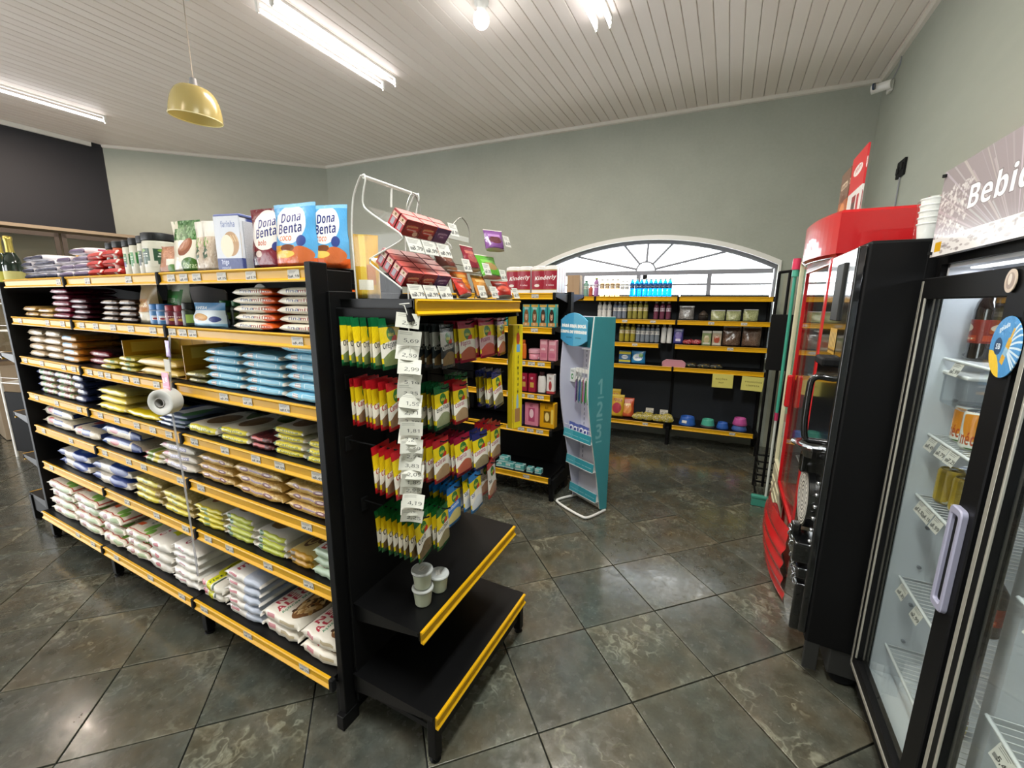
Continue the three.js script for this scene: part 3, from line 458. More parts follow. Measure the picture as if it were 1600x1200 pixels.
const DESC = {
  navySalt: ['white salt bag with navy end', 'salt', 4], purpleSalt: ['white salt bag with purple tip', 'salt'], redSalt: ['red-ended white salt bag', 'salt'], gold: ['golden cornmeal bag', 'cornmeal'], maroon: ['glossy maroon bag', 'bag'], darkMaroon: ['dark maroon bag', 'bag'], brown: ['dark brown packet', 'packet'], wafer: ['cream and orange flour bag', 'flour bag'],
  beige: ['plain beige bag', 'bag'], multi: ['orange and blue pack', 'packet'], darkRed: ['dark red bean bag', 'bag'], yellowGreen: ['yellow and green bag', 'bag'], yellowBag: ['bright yellow cornmeal bag', 'bag'], olive: ['olive green packet', 'packet'], flour: ['light blue flour bag', 'flour bag'],
  stripes: ['green and brown striped bag', 'bag'], navyPack: ['navy pack', 'packet'], oats: ['pale yellow oats bag', 'bag'], oatsFlat: ['flat bright yellow bag', 'bag'], bluePack: ['blue and white packet', 'packet'], bean: ['bean bag with yellow label', 'bean bag'], maroonBean: ['dark maroon bean bag', 'bean bag'],
  rice: ['clear rice bag with red print', 'rice bag'], riceGreen: ['rice bag with green band', 'rice bag'], riceBlue: ['rice bag with blue corner', 'rice bag'], mixed: ['white and green packet', 'packet'], whiteBag: ['white starch bag', 'bag'], corn: ['golden popcorn bag', 'corn bag'], riceNavy: ['rice bag with navy oval', 'rice bag'],
  yellowBean: ['yellow-labelled bean bag', 'bean bag'], spotBean: ['spotted bean packet', 'bean bag'], whiteBean: ['white and green bean bag', 'bean bag'], goldBean: ['gold bean bag with rings', 'bean bag'], mint: ['white and mint bag', 'bag'], tRice: ['big rice bag with orange lettering', 'rice bag'],
  sunSugar: ['white sugar bag with yellow flash', 'sugar bag'], sugar: ['white sugar bag with pink lettering', 'sugar bag'], yellowSun: ['sugar bag with yellow sun', 'sugar bag'], doce: ['silvery white sugar bag', 'sugar bag'], brownSugar: ['brown sugar bag with picture', 'sugar bag'],
};
const bagCache = {};
const bagOf = (k, w, t, d, v, o = {}) => bagCache[[k, w, t, d, v]] ??= bagGeo(w, t * 1.08, d, art[k], v + k.length, o);
// stacks: kind, level, centre x, width, count, thickness, depth, stack name ('' when it is the only one of its kind), options
const STACKS = [
  ['navySalt', 0, -3.55, 0.155, 4, 0.031, 0.25, 'left', { end: 1 }], ['navySalt', 0, -3.393, 0.155, 4, 0.031, 0.25, 'middle', { end: 1 }], ['navySalt', 0, -3.235, 0.155, 3, 0.031, 0.25, 'right', { end: 1 }],
  ['purpleSalt', 0, -3.055, 0.168, 3, 0.034, 0.24, 'left', { end: 1 }], ['purpleSalt', 0, -2.88, 0.168, 4, 0.034, 0.24, 'right', { end: 1 }], ['redSalt', 0, -2.713, 0.155, 3, 0.037, 0.24, 'left', { end: 1 }], ['redSalt', 0, -2.55, 0.16, 3, 0.038, 0.24, 'right', { end: 1 }],
  ['gold', 1, -3.656, 0.21, 2, 0.03, 0.2, 'left'], ['gold', 1, -3.43, 0.21, 2, 0.026, 0.2, 'right'], ['maroon', 1, -3.2, 0.22, 5, 0.031, 0.22, ''], ['darkMaroon', 1, -2.975, 0.2, 4, 0.026, 0.2, ''],
  ['brown', 1, -2.65, 0.17, 4, 0.025, 0.2, 'left'], ['brown', 1, -2.472, 0.165, 4, 0.025, 0.2, 'right'], ['wafer', 1, -1.522, 0.255, 5, 0.029, 0.2, 'left'], ['wafer', 1, -1.272, 0.235, 5, 0.029, 0.2, 'right'],
  ['beige', 2, -3.664, 0.24, 4, 0.04, 0.22, 'left'], ['beige', 2, -3.424, 0.232, 4, 0.04, 0.22, 'right'], ['multi', 2, -3.19, 0.22, 4, 0.036, 0.2, ''], ['darkRed', 2, -2.955, 0.24, 2, 0.037, 0.24, 'left', { z: -0.03 }], ['darkRed', 2, -2.72, 0.22, 3, 0.03, 0.2, 'right', { z: -0.09 }],
  ['yellowGreen', 2, -2.74, 0.17, 2, 0.024, 0.15, 'left'], ['yellowGreen', 2, -2.56, 0.175, 3, 0.024, 0.18, 'right'], ['yellowBag', 2, -2.275, 0.34, 2, 0.04, 0.19, ''], ['olive', 2, -1.96, 0.15, 2, 0.024, 0.18, ''],
  ['flour', 2, -1.762, 0.25, 5, 0.03, 0.2, 'left'], ['flour', 2, -1.51, 0.245, 5, 0.03, 0.2, 'middle'], ['flour', 2, -1.27, 0.232, 6, 0.032, 0.2, 'right'],
  ['stripes', 3, -3.624, 0.26, 4, 0.036, 0.22, 'left'], ['stripes', 3, -3.365, 0.25, 4, 0.037, 0.22, 'right'], ['navyPack', 3, -3.165, 0.14, 4, 0.037, 0.16, ''],
  ['oats', 3, -2.79, 0.33, 3, 0.037, 0.22, ''], ['oatsFlat', 3, -2.5, 0.36, 1, 0.03, 0.2, ''], ['bluePack', 3, -2.215, 0.24, 3, 0.018, 0.2, ''],
  ['bean', 3, -1.965, 0.25, 1, 0.042, 0.26, 'first'], ['bean', 3, -1.74, 0.21, 2, 0.03, 0.26, 'second'], ['maroonBean', 3, -1.565, 0.15, 2, 0.026, 0.24, ''], ['bean', 3, -1.402, 0.185, 4, 0.026, 0.24, 'third'], ['bean', 3, -1.232, 0.155, 3, 0.026, 0.22, 'fourth'],
  ['rice', 4, -3.58, 0.46, 2, 0.06, 0.25, 'left'], ['rice', 4, -3.175, 0.35, 1, 0.06, 0.25, 'right'], ['riceBlue', 4, -2.765, 0.42, 2, 0.06, 0.26, ''], ['mixed', 4, -2.43, 0.2, 2, 0.022, 0.15, ''], ['whiteBag', 4, -2.205, 0.3, 3, 0.04, 0.25, ''],
  ['corn', 4, -1.912, 0.28, 3, 0.037, 0.24, 'left'], ['corn', 4, -1.61, 0.32, 3, 0.04, 0.24, 'middle'], ['corn', 4, -1.305, 0.28, 3, 0.037, 0.24, 'right'],
  ['riceNavy', 5, -3.45, 0.46, 2, 0.056, 0.25, 'left'], ['riceNavy', 5, -2.97, 0.46, 2, 0.058, 0.25, 'right'], ['yellowBean', 5, -2.575, 0.29, 3, 0.037, 0.26, 'left'], ['yellowBean', 5, -2.285, 0.28, 3, 0.034, 0.24, 'right'], ['spotBean', 5, -2.02, 0.23, 4, 0.024, 0.24, ''],
  ['whiteBean', 5, -1.79, 0.215, 4, 0.027, 0.25, 'left'], ['whiteBean', 5, -1.575, 0.21, 3, 0.028, 0.25, 'right'], ['goldBean', 5, -1.398, 0.14, 2, 0.03, 0.24, ''], ['mint', 5, -1.243, 0.165, 3, 0.034, 0.24, ''],
  ['tRice', 6, -3.6, 0.38, 4, 0.053, 0.3, 'first'], ['tRice', 6, -3.24, 0.35, 4, 0.051, 0.3, 'second'], ['tRice', 6, -2.93, 0.27, 3, 0.06, 0.32, 'third'], ['tRice', 6, -2.67, 0.25, 3, 0.047, 0.3, 'fourth'],
  ['sunSugar', 6, -2.425, 0.235, 3, 0.052, 0.28, ''], ['sugar', 6, -2.19, 0.235, 5, 0.038, 0.3, ''], ['yellowSun', 6, -1.975, 0.2, 2, 0.04, 0.28, ''], ['doce', 6, -1.735, 0.255, 5, 0.038, 0.3, ''], ['brownSugar', 6, -1.497, 0.235, 2, 0.05, 0.26, 'left'], ['brownSugar', 6, -1.262, 0.215, 2, 0.05, 0.25, 'right'],
];
for (const [k, lv, x, w, n, t, d, stack, o = {}] of STACKS) {
  const y0 = lv === 6 ? BASE : LV[lv], front = lv === 6 ? -0.88 : -0.928, [desc, cat] = DESC[k];
  for (let i = 0; i < n; i++) {
    const v = (i + (x * 7 | 0) + 9) % 3, g = o.end ? bagOf(k, d, t, w, v, { blunt: 1, lump: 0.04 }) : bagOf(k, w, t, d, v);
    const ord = ORD[n - 1 - i], where = `${LEVELNAME[lv]} shelf`, lb = stack ? `${desc}, ${n > 1 ? ord + ' in the ' + stack + ' stack' : stack + ' of its row'} on ${where}` : n > 1 ? `${desc}, ${ord} of its stack on the ${where}` : `${desc} lying on the ${where} of the long gondola`;
    const m = single(k.match(/[A-Z]|salt|rice|bean|sugar|flour/) ? cat.replace(' ', '_') : cat.replace(' ', '_'), lb, cat, g, art[k].m, [x + rr(-0.004, 0.004), y0 + i * t * 1.05 + 0.0005, front - d / 2 - rr(0, 0.012) - (i ? 0.004 : 0) + (o.z ?? 0)], null, `${desc} stacks`);
    m.rotation.y = (o.end ? Math.PI / 2 : 0) + rr(-0.02, 0.02) + (i % 2 ? 0 : 0);
  }
}

// ---------------------------------------------------------------- upright goods on the long gondola
function jarThing(name, label, cat, pos, o) {   // lathe jar with lid and wrap label
  const t = thing(name, label, cat, pos, o.turn ?? 0, o.group), { r, h } = o, k = o.lid ?? 0.16, hb = h * (1 - k), nr = o.neck ?? 0.8;
  part('jar_body', lathe([[0, 0], [r * 0.94, 0], [r, r * 0.08], [r, hb * (o.sh ?? 0.86)], [r * nr, hb], [0, hb]], o.n ?? 20), o.body, t);
  part('lid', lathe([[0, hb - 0.004], [r * nr * 1.06, hb - 0.004], [r * nr * 1.08, hb], [r * nr * 1.08, h - 0.003], [r * nr, h], [0, h]], o.n ?? 20), o.cap ?? M.cap, t);
  if (o.wrap) { const a = o.w0 ?? 0.22, b = o.w1 ?? 0.78, g = new THREE.CylinderGeometry(r * 1.012, r * 1.012, hb * (b - a), o.n ?? 20, 1, true); g.rotateY(o.face ?? 0); part('wrap_label', paint(at(g, 0, hb * (a + b) / 2, 0), o.wrap, [0, 0, 1, 1]), o.wrap.m, t); }
  return t;
}
const jarArt = (base, a, b) => print((g) => { F(g, base); for (let i = 0; i < 3; i++) { const x = 14 + i * 86; F(g, a, x - 4, 30, 70, 150); F(g, b, x + 4, 150, 54, 70); O(g, '#7ba23f', x + 30, 52, 24, 24); T(g, 'chia', x + 6, 100, 28, '#f2f2ea'); T(g, 'grãos', x + 4, 128, 22, '#e8e8dd'); } });
const jarArts = [jarArt('#6a5546', '#4e4438', '#403730'), jarArt('#b5532a', '#6d5a44', '#c2552a'), jarArt('#dcd8c8', '#3f7a45', '#44407a'), jarArt('#d8d6c6', '#3b8a44', '#3a7d40'), jarArt('#d6d2c4', '#384a3c', '#2f3c34'), jarArt('#d2cfc0', '#30503a', '#3a5a42')];
const cream = mat('#d3cfbf', 0.4), orangeSeed = mat('#c0582c', 0.4), brownSeed = mat('#8d7258', 0.5);
[[-2.6, 0.034, 0.15, 'dark brown seed jar with black lid beside the red-ended salt bags', 0, brownSeed], [-2.515, 0.04, 0.152, 'orange seed jar with black lid', 1, orangeSeed], [-2.44, 0.034, 0.153, 'slim pale seed jar with purple and green label', 2, cream], [-2.372, 0.036, 0.158, 'slim pale seed jar with bright green label', 3, cream], [-2.29, 0.04, 0.162, 'pale seed jar with dark grey label beside the largest jar', 4, cream], [-2.19, 0.062, 0.166, 'largest pale seed jar with black lid and green oval label', 5, cream], [-2.105, 0.034, 0.135, 'short seed jar half hidden behind the largest jar', 5, cream]].forEach(([x, r, h, lb, k, body], i) =>
  jarThing('seed_jar', lb, 'jar', [x, LV[0] + 0.001, i === 6 ? -1.1 : -0.985], { r, h, body, wrap: jarArts[k], lid: 0.17, neck: 0.94, sh: 0.92, n: 24, face: 0.5, w0: 0.2, w1: 0.8 }));
const standing = (name, label, cat, w, h, d, c, pos, turn = 0, o = {}) => { const m = single(name, label, cat, pouchGeo(w, h, d, c, o.sd ?? pos[0], o), c.m, [pos[0], pos[1] + 0.0012, pos[2]], null); m.rotation.set(o.lean ?? 0, turn, 0, 'YXZ'); return m; };
const A2 = {
  salmon: print((g) => { F(g, '#b07a5c'); F(g, '#e6e0d2', 110, 120, 146, 60); O(g, '#58853a', 180, 210, 50, 40); speck(g, ['#c08a6c', '#a06a4a'], 100, 8, 0, 0, 256, 120); }),
  whiteGreen: print((g) => { F(g, '#e5dfcf'); F(g, '#4a7440', 30, 0, 226, 96); speck(g, ['#6d9460', '#38602f', '#7ca070'], 90, 8, 30, 0, 226, 96); F(g, '#dcd6c2', 30, 0, 30, 40); O(g, '#8e5238', 150, 130, 62, 34, -0.5); O(g, '#a56a4c', 150, 124, 44, 20, -0.5); O(g, '#476f2c', 180, 220, 66, 40); T(g, 'fibras', 136, 232, 34, '#c6d8a8'); }, 0.2),
  clearWhite: print((g) => { F(g, '#cbb9a4'); F(g, '#ded9cf', 0, 0, 256, 80); O(g, '#6f9a4c', 66, 110, 34, 26); O(g, '#3f5a40', 60, 160, 34, 34); speck(g, ['#d9cab8', '#bfa994'], 160, 7, 0, 90, 256, 166); }, 0.2),
  bread: print((g) => { F(g, '#d3d6e0'); O(g, '#b58a58', 150, 130, 74, 56); O(g, '#e6dcc4', 112, 140, 60, 52); g.strokeStyle = '#d6b382'; g.lineWidth = 8; for (let i = 0; i < 3; i++) { g.beginPath(); g.moveTo(150 + i * 24, 90); g.lineTo(176 + i * 22, 120); g.stroke(); } F(g, '#3c4a86', 0, 196, 256, 60); T(g, 'Trigo', 40, 224, 30, '#cfd4ea'); T(g, 'especial', 40, 248, 22, '#aab3d6'); T(g, 'farinha', 70, 54, 38, '#6b78a8'); F(g, '#34407c', 244, 0, 12); }),
  cakeRed: print((g) => { F(g, '#6f1f24'); O(g, '#e9e2dc', 128, 92, 104, 84); T(g, 'Dona', 70, 86, 52, '#2c3170', -6, 'bold', '#e9e2dc'); T(g, 'Benta', 58, 128, 54, '#2c3170', -6); T(g, 'bolo', 80, 156, 30, '#b5543c'); F(g, '#43161d', 0, 180, 256, 76); O(g, '#7e2435', 150, 214, 80, 40); O(g, '#36407e', 200, 160, 22, 18); O(g, '#d9c8c0', 90, 190, 24, 14); }, 0.18),
  cakeBlue: print((g) => { F(g, '#5aa4d8'); O(g, '#ece8e4', 116, 84, 98, 76); T(g, 'Dona', 56, 78, 52, '#2c3170', -3); T(g, 'Benta', 44, 122, 54, '#2c3170', -3); T(g, 'COCO', 60, 148, 26, '#d9653a'); O(g, '#3a4a8a', 190, 150, 26, 22); g.fillStyle = '#e0a02a'; g.fillRect(20, 166, 130, 90); F(g, '#d9602c', 0, 216, 256, 40); O(g, '#c96a3c', 180, 204, 64, 34); O(g, '#7a4428', 110, 176, 40, 14); O(g, '#f0c860', 96, 200, 60, 14); F(g, '#8cc4ea', 0, 0, 256, 16); }, 0.18),
  yellowPack: print((g) => { F(g, '#cfa02a'); F(g, '#e2c04a', 60, 0, 60, 256); F(g, '#b5702a', 120, 120, 90, 80); F(g, '#e8e2d0', 40, 180, 140, 40); }, 0.2),
  paperBag: print((g) => { F(g, '#a88d60'); F(g, '#c07f30', 30, 100, 170, 80); F(g, '#d9d0b8', 0, 184, 256, 72); F(g, '#3a3a32', 60, 200, 46, 36); T(g, 'GRÃOS', 60, 150, 40, '#e9d9a8'); }),
  greenBag: print((g) => { F(g, '#cfd2c0'); F(g, '#4c8a4a', 20, 50, 190, 110); F(g, '#3b9a44', 40, 84, 130, 60); F(g, '#dfe4d6', 90, 0, 90, 60); T(g, 'AVEIA', 46, 128, 38, '#e9f0de'); speck(g, ['#e0dcc8', '#bfbfa6'], 80, 8, 0, 170, 256, 80); }),
  blueJar: print((g) => { F(g, '#4d86c0'); for (let i = 0; i < 4; i++) { F(g, '#e4e4ea', i * 64 + 10, 90, 44, 90); O(g, '#a03a4c', i * 64 + 32, 150, 14, 20); } }),
  maroonJar: print((g) => { F(g, '#7a2038'); for (let i = 0; i < 3; i++) { O(g, '#d9a85c', i * 86 + 44, 150, 24, 30); T(g, 'mel', i * 86 + 14, 100, 36, '#efe4dc'); } }),
  greenJar: print((g) => { F(g, '#23301f'); for (let i = 0; i < 3; i++) F(g, '#9cbf58', i * 86 + 20, 60, 46, 150); }),
  cookie: print((g) => { F(g, '#cfe0ec'); F(g, '#3f86bc', 0, 0, 256, 80); O(g, '#c08a48', 104, 150, 62, 34, 0.3); O(g, '#d6a868', 104, 142, 48, 20, 0.3); O(g, '#2f3f86', 206, 170, 30, 30); T(g, 'AVEIA', 20, 70, 40, '#e9f2f8'); F(g, '#8cbcdc', 0, 216, 256, 40); }),
};
standing('bean_pouch', 'salmon-brown pouch leaning beside the largest seed jar', 'pouch', 0.12, 0.11, 0.06, A2.salmon, [-2.085, LV[0], -0.975], 0.25);
standing('bran_pouch', 'white pouch with leafy green top and loaf picture', 'pouch', 0.165, 0.205, 0.07, A2.whiteGreen, [-1.975, LV[0], -0.985], 0.15, { top: 0.86, waist: 0.1 });
standing('clear_pouch', 'clear-topped beige pouch, left of its pair beside the flour packet', 'pouch', 0.11, 0.195, 0.07, A2.clearWhite, [-1.862, LV[0], -1.0], 0.25, { top: 0.95 });
standing('clear_pouch', 'clear-topped beige pouch, right of its pair touching the flour packet', 'pouch', 0.1, 0.19, 0.07, A2.clearWhite, [-1.785, LV[0], -0.985], 0.35, { top: 0.95 });
{ const t = thing('flour_packet', 'block-shaped white flour packet with bread picture and navy base', 'flour packet', [-1.655, LV[0], -1.02], 0.22);
  part('packet', cartonGeo(0.115, 0.192, 0.15, A2.bread, [0, 0, 0.95, 1], [0.95, 0, 1, 1]), A2.bread.m, t);
  part('side_wrap', rbox(0.004, 0.17, 0.13, 0.002, 0.058, 0.09, -0.004), mat('#bfc0ca', 0.35, { bumpMap: crinkle, bumpScale: 0.004 }), t);
  part('folded_top', rbox(0.118, 0.012, 0.15, 0.005, 0.002, 0.192, 0), mat('#5b679c', 0.4), t); }
standing('cake_mix', 'maroon cake mix pouch with a white oval', 'cake mix', 0.165, 0.205, 0.07, A2.cakeRed, [-1.452, LV[0], -0.985], 0.12, { top: 0.9 });
standing('cake_mix', 'large blue cake mix pouch with orange base, left of the two blue ones', 'cake mix', 0.178, 0.205, 0.075, A2.cakeBlue, [-1.3, LV[0], -0.975], 0.12, { top: 0.93 });
standing('cake_mix', 'blue cake mix pouch with orange base beside the end upright', 'cake mix', 0.135, 0.2, 0.07, A2.cakeBlue, [-1.195, LV[0], -1.02], 0.3, { top: 0.93 });
standing('yellow_pouch', 'thin yellow pouch edge showing behind the maroon cake mix', 'pouch', 0.12, 0.16, 0.04, A2.yellowPack, [-1.53, LV[0], -1.09], 0.1);
// second shelf
{ const s = LV[1];
  standing('grain_bag', 'tan paper grain bag with orange panel', 'bag', 0.185, 0.175, 0.09, A2.paperBag, [-2.355, s, -0.99], -0.1, { top: 0.96 });
  standing('oat_bag', 'white bag with green panel beside the tan paper bag', 'bag', 0.16, 0.185, 0.08, A2.greenBag, [-2.235, s, -1.05], 0.1, { top: 0.96 });
  const blueCap = mat('#3f7fc4', 0.4), redCap = mat('#a02a3c', 0.4), greenCap = mat('#2f8a4a', 0.4);
  const J = [['small blue-capped jar, left one of the two', -2.247, A2.blueJar, blueCap, mat('#7a96b8', 0.4), 0.088], ['small blue-capped jar, right one of the two', -2.187, A2.blueJar, blueCap, mat('#7a96b8', 0.4), 0.088], ['small maroon jar, left one of the two', -2.118, A2.maroonJar, redCap, mat('#6a1c30', 0.4), 0.083], ['small maroon jar, right one of the two', -2.047, A2.maroonJar, redCap, mat('#6a1c30', 0.4), 0.083], ['dark green jar with pale green label', -1.985, A2.greenJar, M.cap, mat('#1f2a1c', 0.3), 0.095]];
  J.forEach(([lb, x, w, cap, body, h]) => jarThing('honey_jar', lb + ' on the second shelf', 'jar', [x, s, -0.965], { r: 0.03, h, body, wrap: w, cap, lid: 0.25, neck: 0.85, n: 18, w0: 0.05, w1: 0.85 }));
  for (const [x, z, n] of [[-1.94, -1.08, 'left'], [-1.87, -1.09, 'right']]) jarThing('green_capped_bottle', `small green-capped bottle behind the blue oat packet, ${n} of two`, 'bottle', [x, s, z], { r: 0.028, h: 0.105, body: mat('#5a6a58', 0.3), wrap: A2.greenJar, cap: greenCap, lid: 0.2, neck: 0.7, n: 14 });
  standing('oat_packet', 'pale blue oat packet with biscuit picture, left and in front', 'packet', 0.2, 0.095, 0.07, A2.cookie, [-1.84, s, -0.965], 0.05, { top: 0.95 });
  standing('oat_packet', 'pale blue oat packet leaning behind the wafer-coloured flour stack', 'packet', 0.17, 0.115, 0.06, A2.cookie, [-1.73, s, -1.06], -0.1, { top: 0.95 });
  const t = thing('cardboard_tray', 'empty grey cardboard tray standing at the back of the second shelf', 'tray', [-2.33, s + 0.0012, -1.19]);
  part('tray_back', at(extr(shapeOf([[-0.24, 0], [0.22, 0], [0.22, 0.14], [0.17, 0.175], [-0.24, 0.165]]), 0.006), 0, 0, 0), mat('#8d8480', 0.7), t); part('tray_floor', box(0.46, 0.005, 0.1, -0.01, 0.003, 0.05), mat('#7d7572', 0.7), t);
  const d = thing('shelf_tag', 'round white card tag standing behind the cream and orange flour stacks', 'tag', [-1.78, s, -1.14]);
  part('card', at(extr(shapeOf([...Array(18)].map((_, i) => { const a = i / 17 * Math.PI; return [Math.cos(a) * 0.055, 0.12 + Math.sin(a) * 0.055]; }).concat([[-0.055, 0], [0.055, 0]])), 0.003), 0, 0, 0), M.paper, d);
  const c = print((g) => { F(g, '#e9e6e0'); T(g, 'Dona', 30, 110, 84, '#3a2d48'); T(g, 'Benta', 24, 200, 80, '#7a2a36'); });
  part('print', paint(at(new THREE.PlaneGeometry(0.07, 0.04), 0, 0.13, 0.0045), c), c.m, d);
}
{ // yellow display carton on the third shelf
  const s = LV[2], c = print((g) => { F(g, '#c9971c'); F(g, '#b5821a', 0, 150, 256, 106); g.strokeStyle = '#a5771a'; g.lineWidth = 3; for (let i = 1; i < 5; i++) { g.beginPath(); g.moveTo(i * 52, 0); g.lineTo(i * 52, 256); g.stroke(); } F(g, '#e0c050', 10, 20, 34, 80); });
  const t = thing('display_carton', 'open yellow display carton on the third shelf behind the bags', 'carton', [-2.33, s + 0.0012, -1.05], 0.03);
  part('carton_back', paint(rbox(0.5, 0.15, 0.006, 0.002, 0, 0.075, -0.1), c), c.m, t);
  part('carton_side', [paint(rbox(0.006, 0.15, 0.2, 0.002, -0.25, 0.075, 0), c, [0, 0, 0.2, 1])], c.m, t);
  part('carton_side', [paint(rbox(0.006, 0.15, 0.2, 0.002, 0.25, 0.075, 0), c, [0, 0, 0.2, 1])], c.m, t);
  part('carton_floor', paint(rbox(0.5, 0.004, 0.2, 0.001, 0, 0.003, 0), c), c.m, t);
}
{ // hanging strip with a tape roll on the rail joint
  const t = thing('hanging_strip', 'clear hanging strip with purple and pink tags, dangling from the second shelf', 'hanging strip', [-2.03, 0, -0.868]);
  part('strip', tube([[0.07, 1.41, 0], [0.05, 1.3, 0.004], [0.03, 1.1, 0.012], [0.05, 0.8, 0.016], [0.07, 0.55, 0.024], [0.08, 0.37, 0.03]], 0.004, 30, 5), phys('#e6e6ea', 0.2, { transmission: 0.7, thickness: 0 }), t);
  part('purple_tag', at(pouchGeo(0.03, 0.065, 0.006, print((g) => { F(g, '#b39ad0'); F(g, '#d9cdea', 60, 60, 120, 120); })), 0.055, 1.325, 0.006), pages[pages.length - 1].m[0.36], t);
  part('white_tag', rbox(0.042, 0.05, 0.002, 0.0008, 0.045, 1.29, 0.012), M.paper, t);
  const pk = print((g) => { F(g, '#d85a86'); T(g, '2,49', 30, 150, 90, '#f6dfe6', -10); F(g, '#e58aa8', 0, 190, 256, 66); });
  part('pink_tag', paint(rbox(0.052, 0.075, 0.002, 0.0008, 0.02, 1.222, 0.014), pk), pk.m, t);
  const r = thing('tape_roll', 'white tape roll hanging in front of the third shelf edge', 'tape roll', [-2.012, 1.142, -0.845], -0.75);
  const g = lathe([[0.021, -0.03], [0.05, -0.03], [0.053, -0.026], [0.053, 0.026], [0.05, 0.03], [0.021, 0.03], [0.021, -0.03]], 36); g.rotateX(Math.PI / 2); g.rotateY(1.2); part('tape', g, mat('#d9d8d4', 0.45), r);
  const h = lathe([[0.015, -0.031], [0.021, -0.031], [0.021, 0.031], [0.015, 0.031], [0.015, -0.031]], 28); h.rotateX(Math.PI / 2); h.rotateY(1.2); part('core', h, mat('#8f8c88', 0.7), r);
}

// ---------------------------------------------------------------- end unit: spice packets on hooks
const spice = (head, win, word, o = {}) => print((g) => {
  F(g, o.bg ?? '#e3c81c'); F(g, head, 0, 0, 256, 46); F(g, head, 0, 222, 256, 34);
  O(g, '#3a7a34', 128, 82, 52, 34); O(g, '#c8321e', 160, 106, 36, 16, -0.3); T(g, 'sabor', 92, 92, 26, '#e8d84a');
  g.fillStyle = o.band ?? '#ece6da'; g.beginPath(); g.moveTo(0, 130); g.quadraticCurveTo(128, 104, 256, 120); g.lineTo(256, 196); g.lineTo(0, 196); g.fill();
  g.fillStyle = win; g.beginPath(); g.moveTo(16, 236); g.lineTo(16, 196); g.quadraticCurveTo(128, 130, 240, 186); g.lineTo(240, 236); g.fill();
  T(g, word, 18, 152, o.size ?? 40, o.ink ?? '#3a3a3a', -3);
}, 0.2);
const SP = {
  oregano: [spice('#14663a', '#7c8a58', 'Orégano'), 'green-topped yellow herb packet'], chimi: [spice('#3b4246', '#8a6f4c', 'Chimichurri', { bg: '#c9c9c4', band: '#33393d', ink: '#dadad4', size: 36 }), 'silver and black herb packet'],
  paprika: [spice('#8a1030', '#b5604a', 'Páprica', { ink: '#a04868' }), 'maroon-topped paprika packet'], paprikaHot: [spice('#9a1234', '#a8483c', 'Picante', { ink: '#a04868', band: '#dcb8bc' }), 'maroon-topped hot paprika packet'],
  canela: [spice('#c01f2a', '#8a6a50', 'Canela', { ink: '#b03a3a' }), 'red-topped yellow cinnamon packet'], ervas: [spice('#125a34', '#8d9470', 'Ervas Finas', { size: 36 }), 'green-topped mixed herb packet'], coloral: [spice('#a81c26', '#a88a68', 'Colorau', { ink: '#9a3a52' }), 'red-topped annatto packet'],
  cominho: [spice('#1f2a64', '#8f8566', 'Cominho', { ink: '#b04a6a' }), 'navy-topped cumin packet'], louro: [spice('#14602f', '#6c7a44', 'Louro'), 'green-topped bay leaf packet'], camomila: [spice('#1470b8', '#d0c07a', 'Camomila', { band: '#3f7fd0', ink: '#e8eef8', size: 36 }), 'blue-topped camomile packet'],
  sal: [spice('#2476ba', '#d5d8dc', 'Sal', { ink: '#3a5a9a' }), 'blue-topped white spice packet'], erva: [spice('#14662f', '#8f8560', 'Erva Doce', { size: 38 }), 'green-topped fennel packet'], cravo: [spice('#146030', '#6e5a3c', 'Cravo', { size: 44 }), 'green-topped clove packet'], noz: [spice('#c43a34', '#b0866a', 'Noz', { bg: '#d9d0c6' }), 'red and white nutmeg packet'],
};
const packG = {}; const packet = (k, w, h, v) => packG[[k, w, h, v]] ??= (() => { const g = pouchGeo(w, h, 0.016, SP[k][0], v + k.length * 0.7, { top: 0.9, waist: 0.02, bottom: 0.8 }); g.translate(0, -h + 0.012, 0); g.rotateY(Math.PI / 2); return g; })();
const HOOKS = [  // kind, row, z, top y, front x, packets, spacing, hook name
  ['oregano', 'top', -0.955, 1.49, -0.895, 7, 0.027, 'nearest hook'], ['chimi', 'top', -1.195, 1.462, -0.865, 5, 0.02, 'second hook'], ['paprika', 'top', -1.305, 1.47, -0.855, 4, 0.02, 'third hook'], ['paprikaHot', 'top', -1.415, 1.477, -0.835, 4, 0.02, 'fourth hook'], ['paprika', 'top', -1.525, 1.475, -0.83, 4, 0.02, 'last hook'],
  ['canela', 'second', -0.965, 1.3, -0.895, 7, 0.025, 'nearest hook'], ['ervas', 'second', -1.155, 1.255, -0.86, 6, 0.017, 'second hook'], ['coloral', 'second', -1.275, 1.245, -0.865, 4, 0.02, 'third hook'], ['louro', 'second', -1.385, 1.255, -0.93, 3, 0.025, 'fourth hook'], ['cominho', 'second', -1.495, 1.262, -0.83, 5, 0.02, 'last hook'],
  ['canela', 'third', -0.95, 1.092, -0.865, 4, 0.03, 'nearest hook'], ['coloral', 'third', -1.135, 1.07, -0.855, 4, 0.025, 'second hook'], ['paprika', 'third', -1.265, 1.045, -0.855, 5, 0.02, 'third hook'], ['cominho', 'third', -1.375, 1.03, -0.84, 3, 0.022, 'fourth hook'], ['coloral', 'third', -1.485, 1.04, -0.83, 5, 0.02, 'last hook'],
  ['cravo', 'lowest', -1.0, 0.852, -0.84, 8, 0.022, 'nearest hook'], ['erva', 'lowest', -1.125, 0.825, -0.845, 5, 0.02, 'second hook'], ['camomila', 'lowest', -1.22, 0.865, -0.86, 5, 0.02, 'third hook'], ['sal', 'lowest', -1.31, 0.885, -0.825, 4, 0.03, 'fourth hook'], ['noz', 'lowest', -1.42, 0.9, -0.815, 3, 0.03, 'last hook'],
];
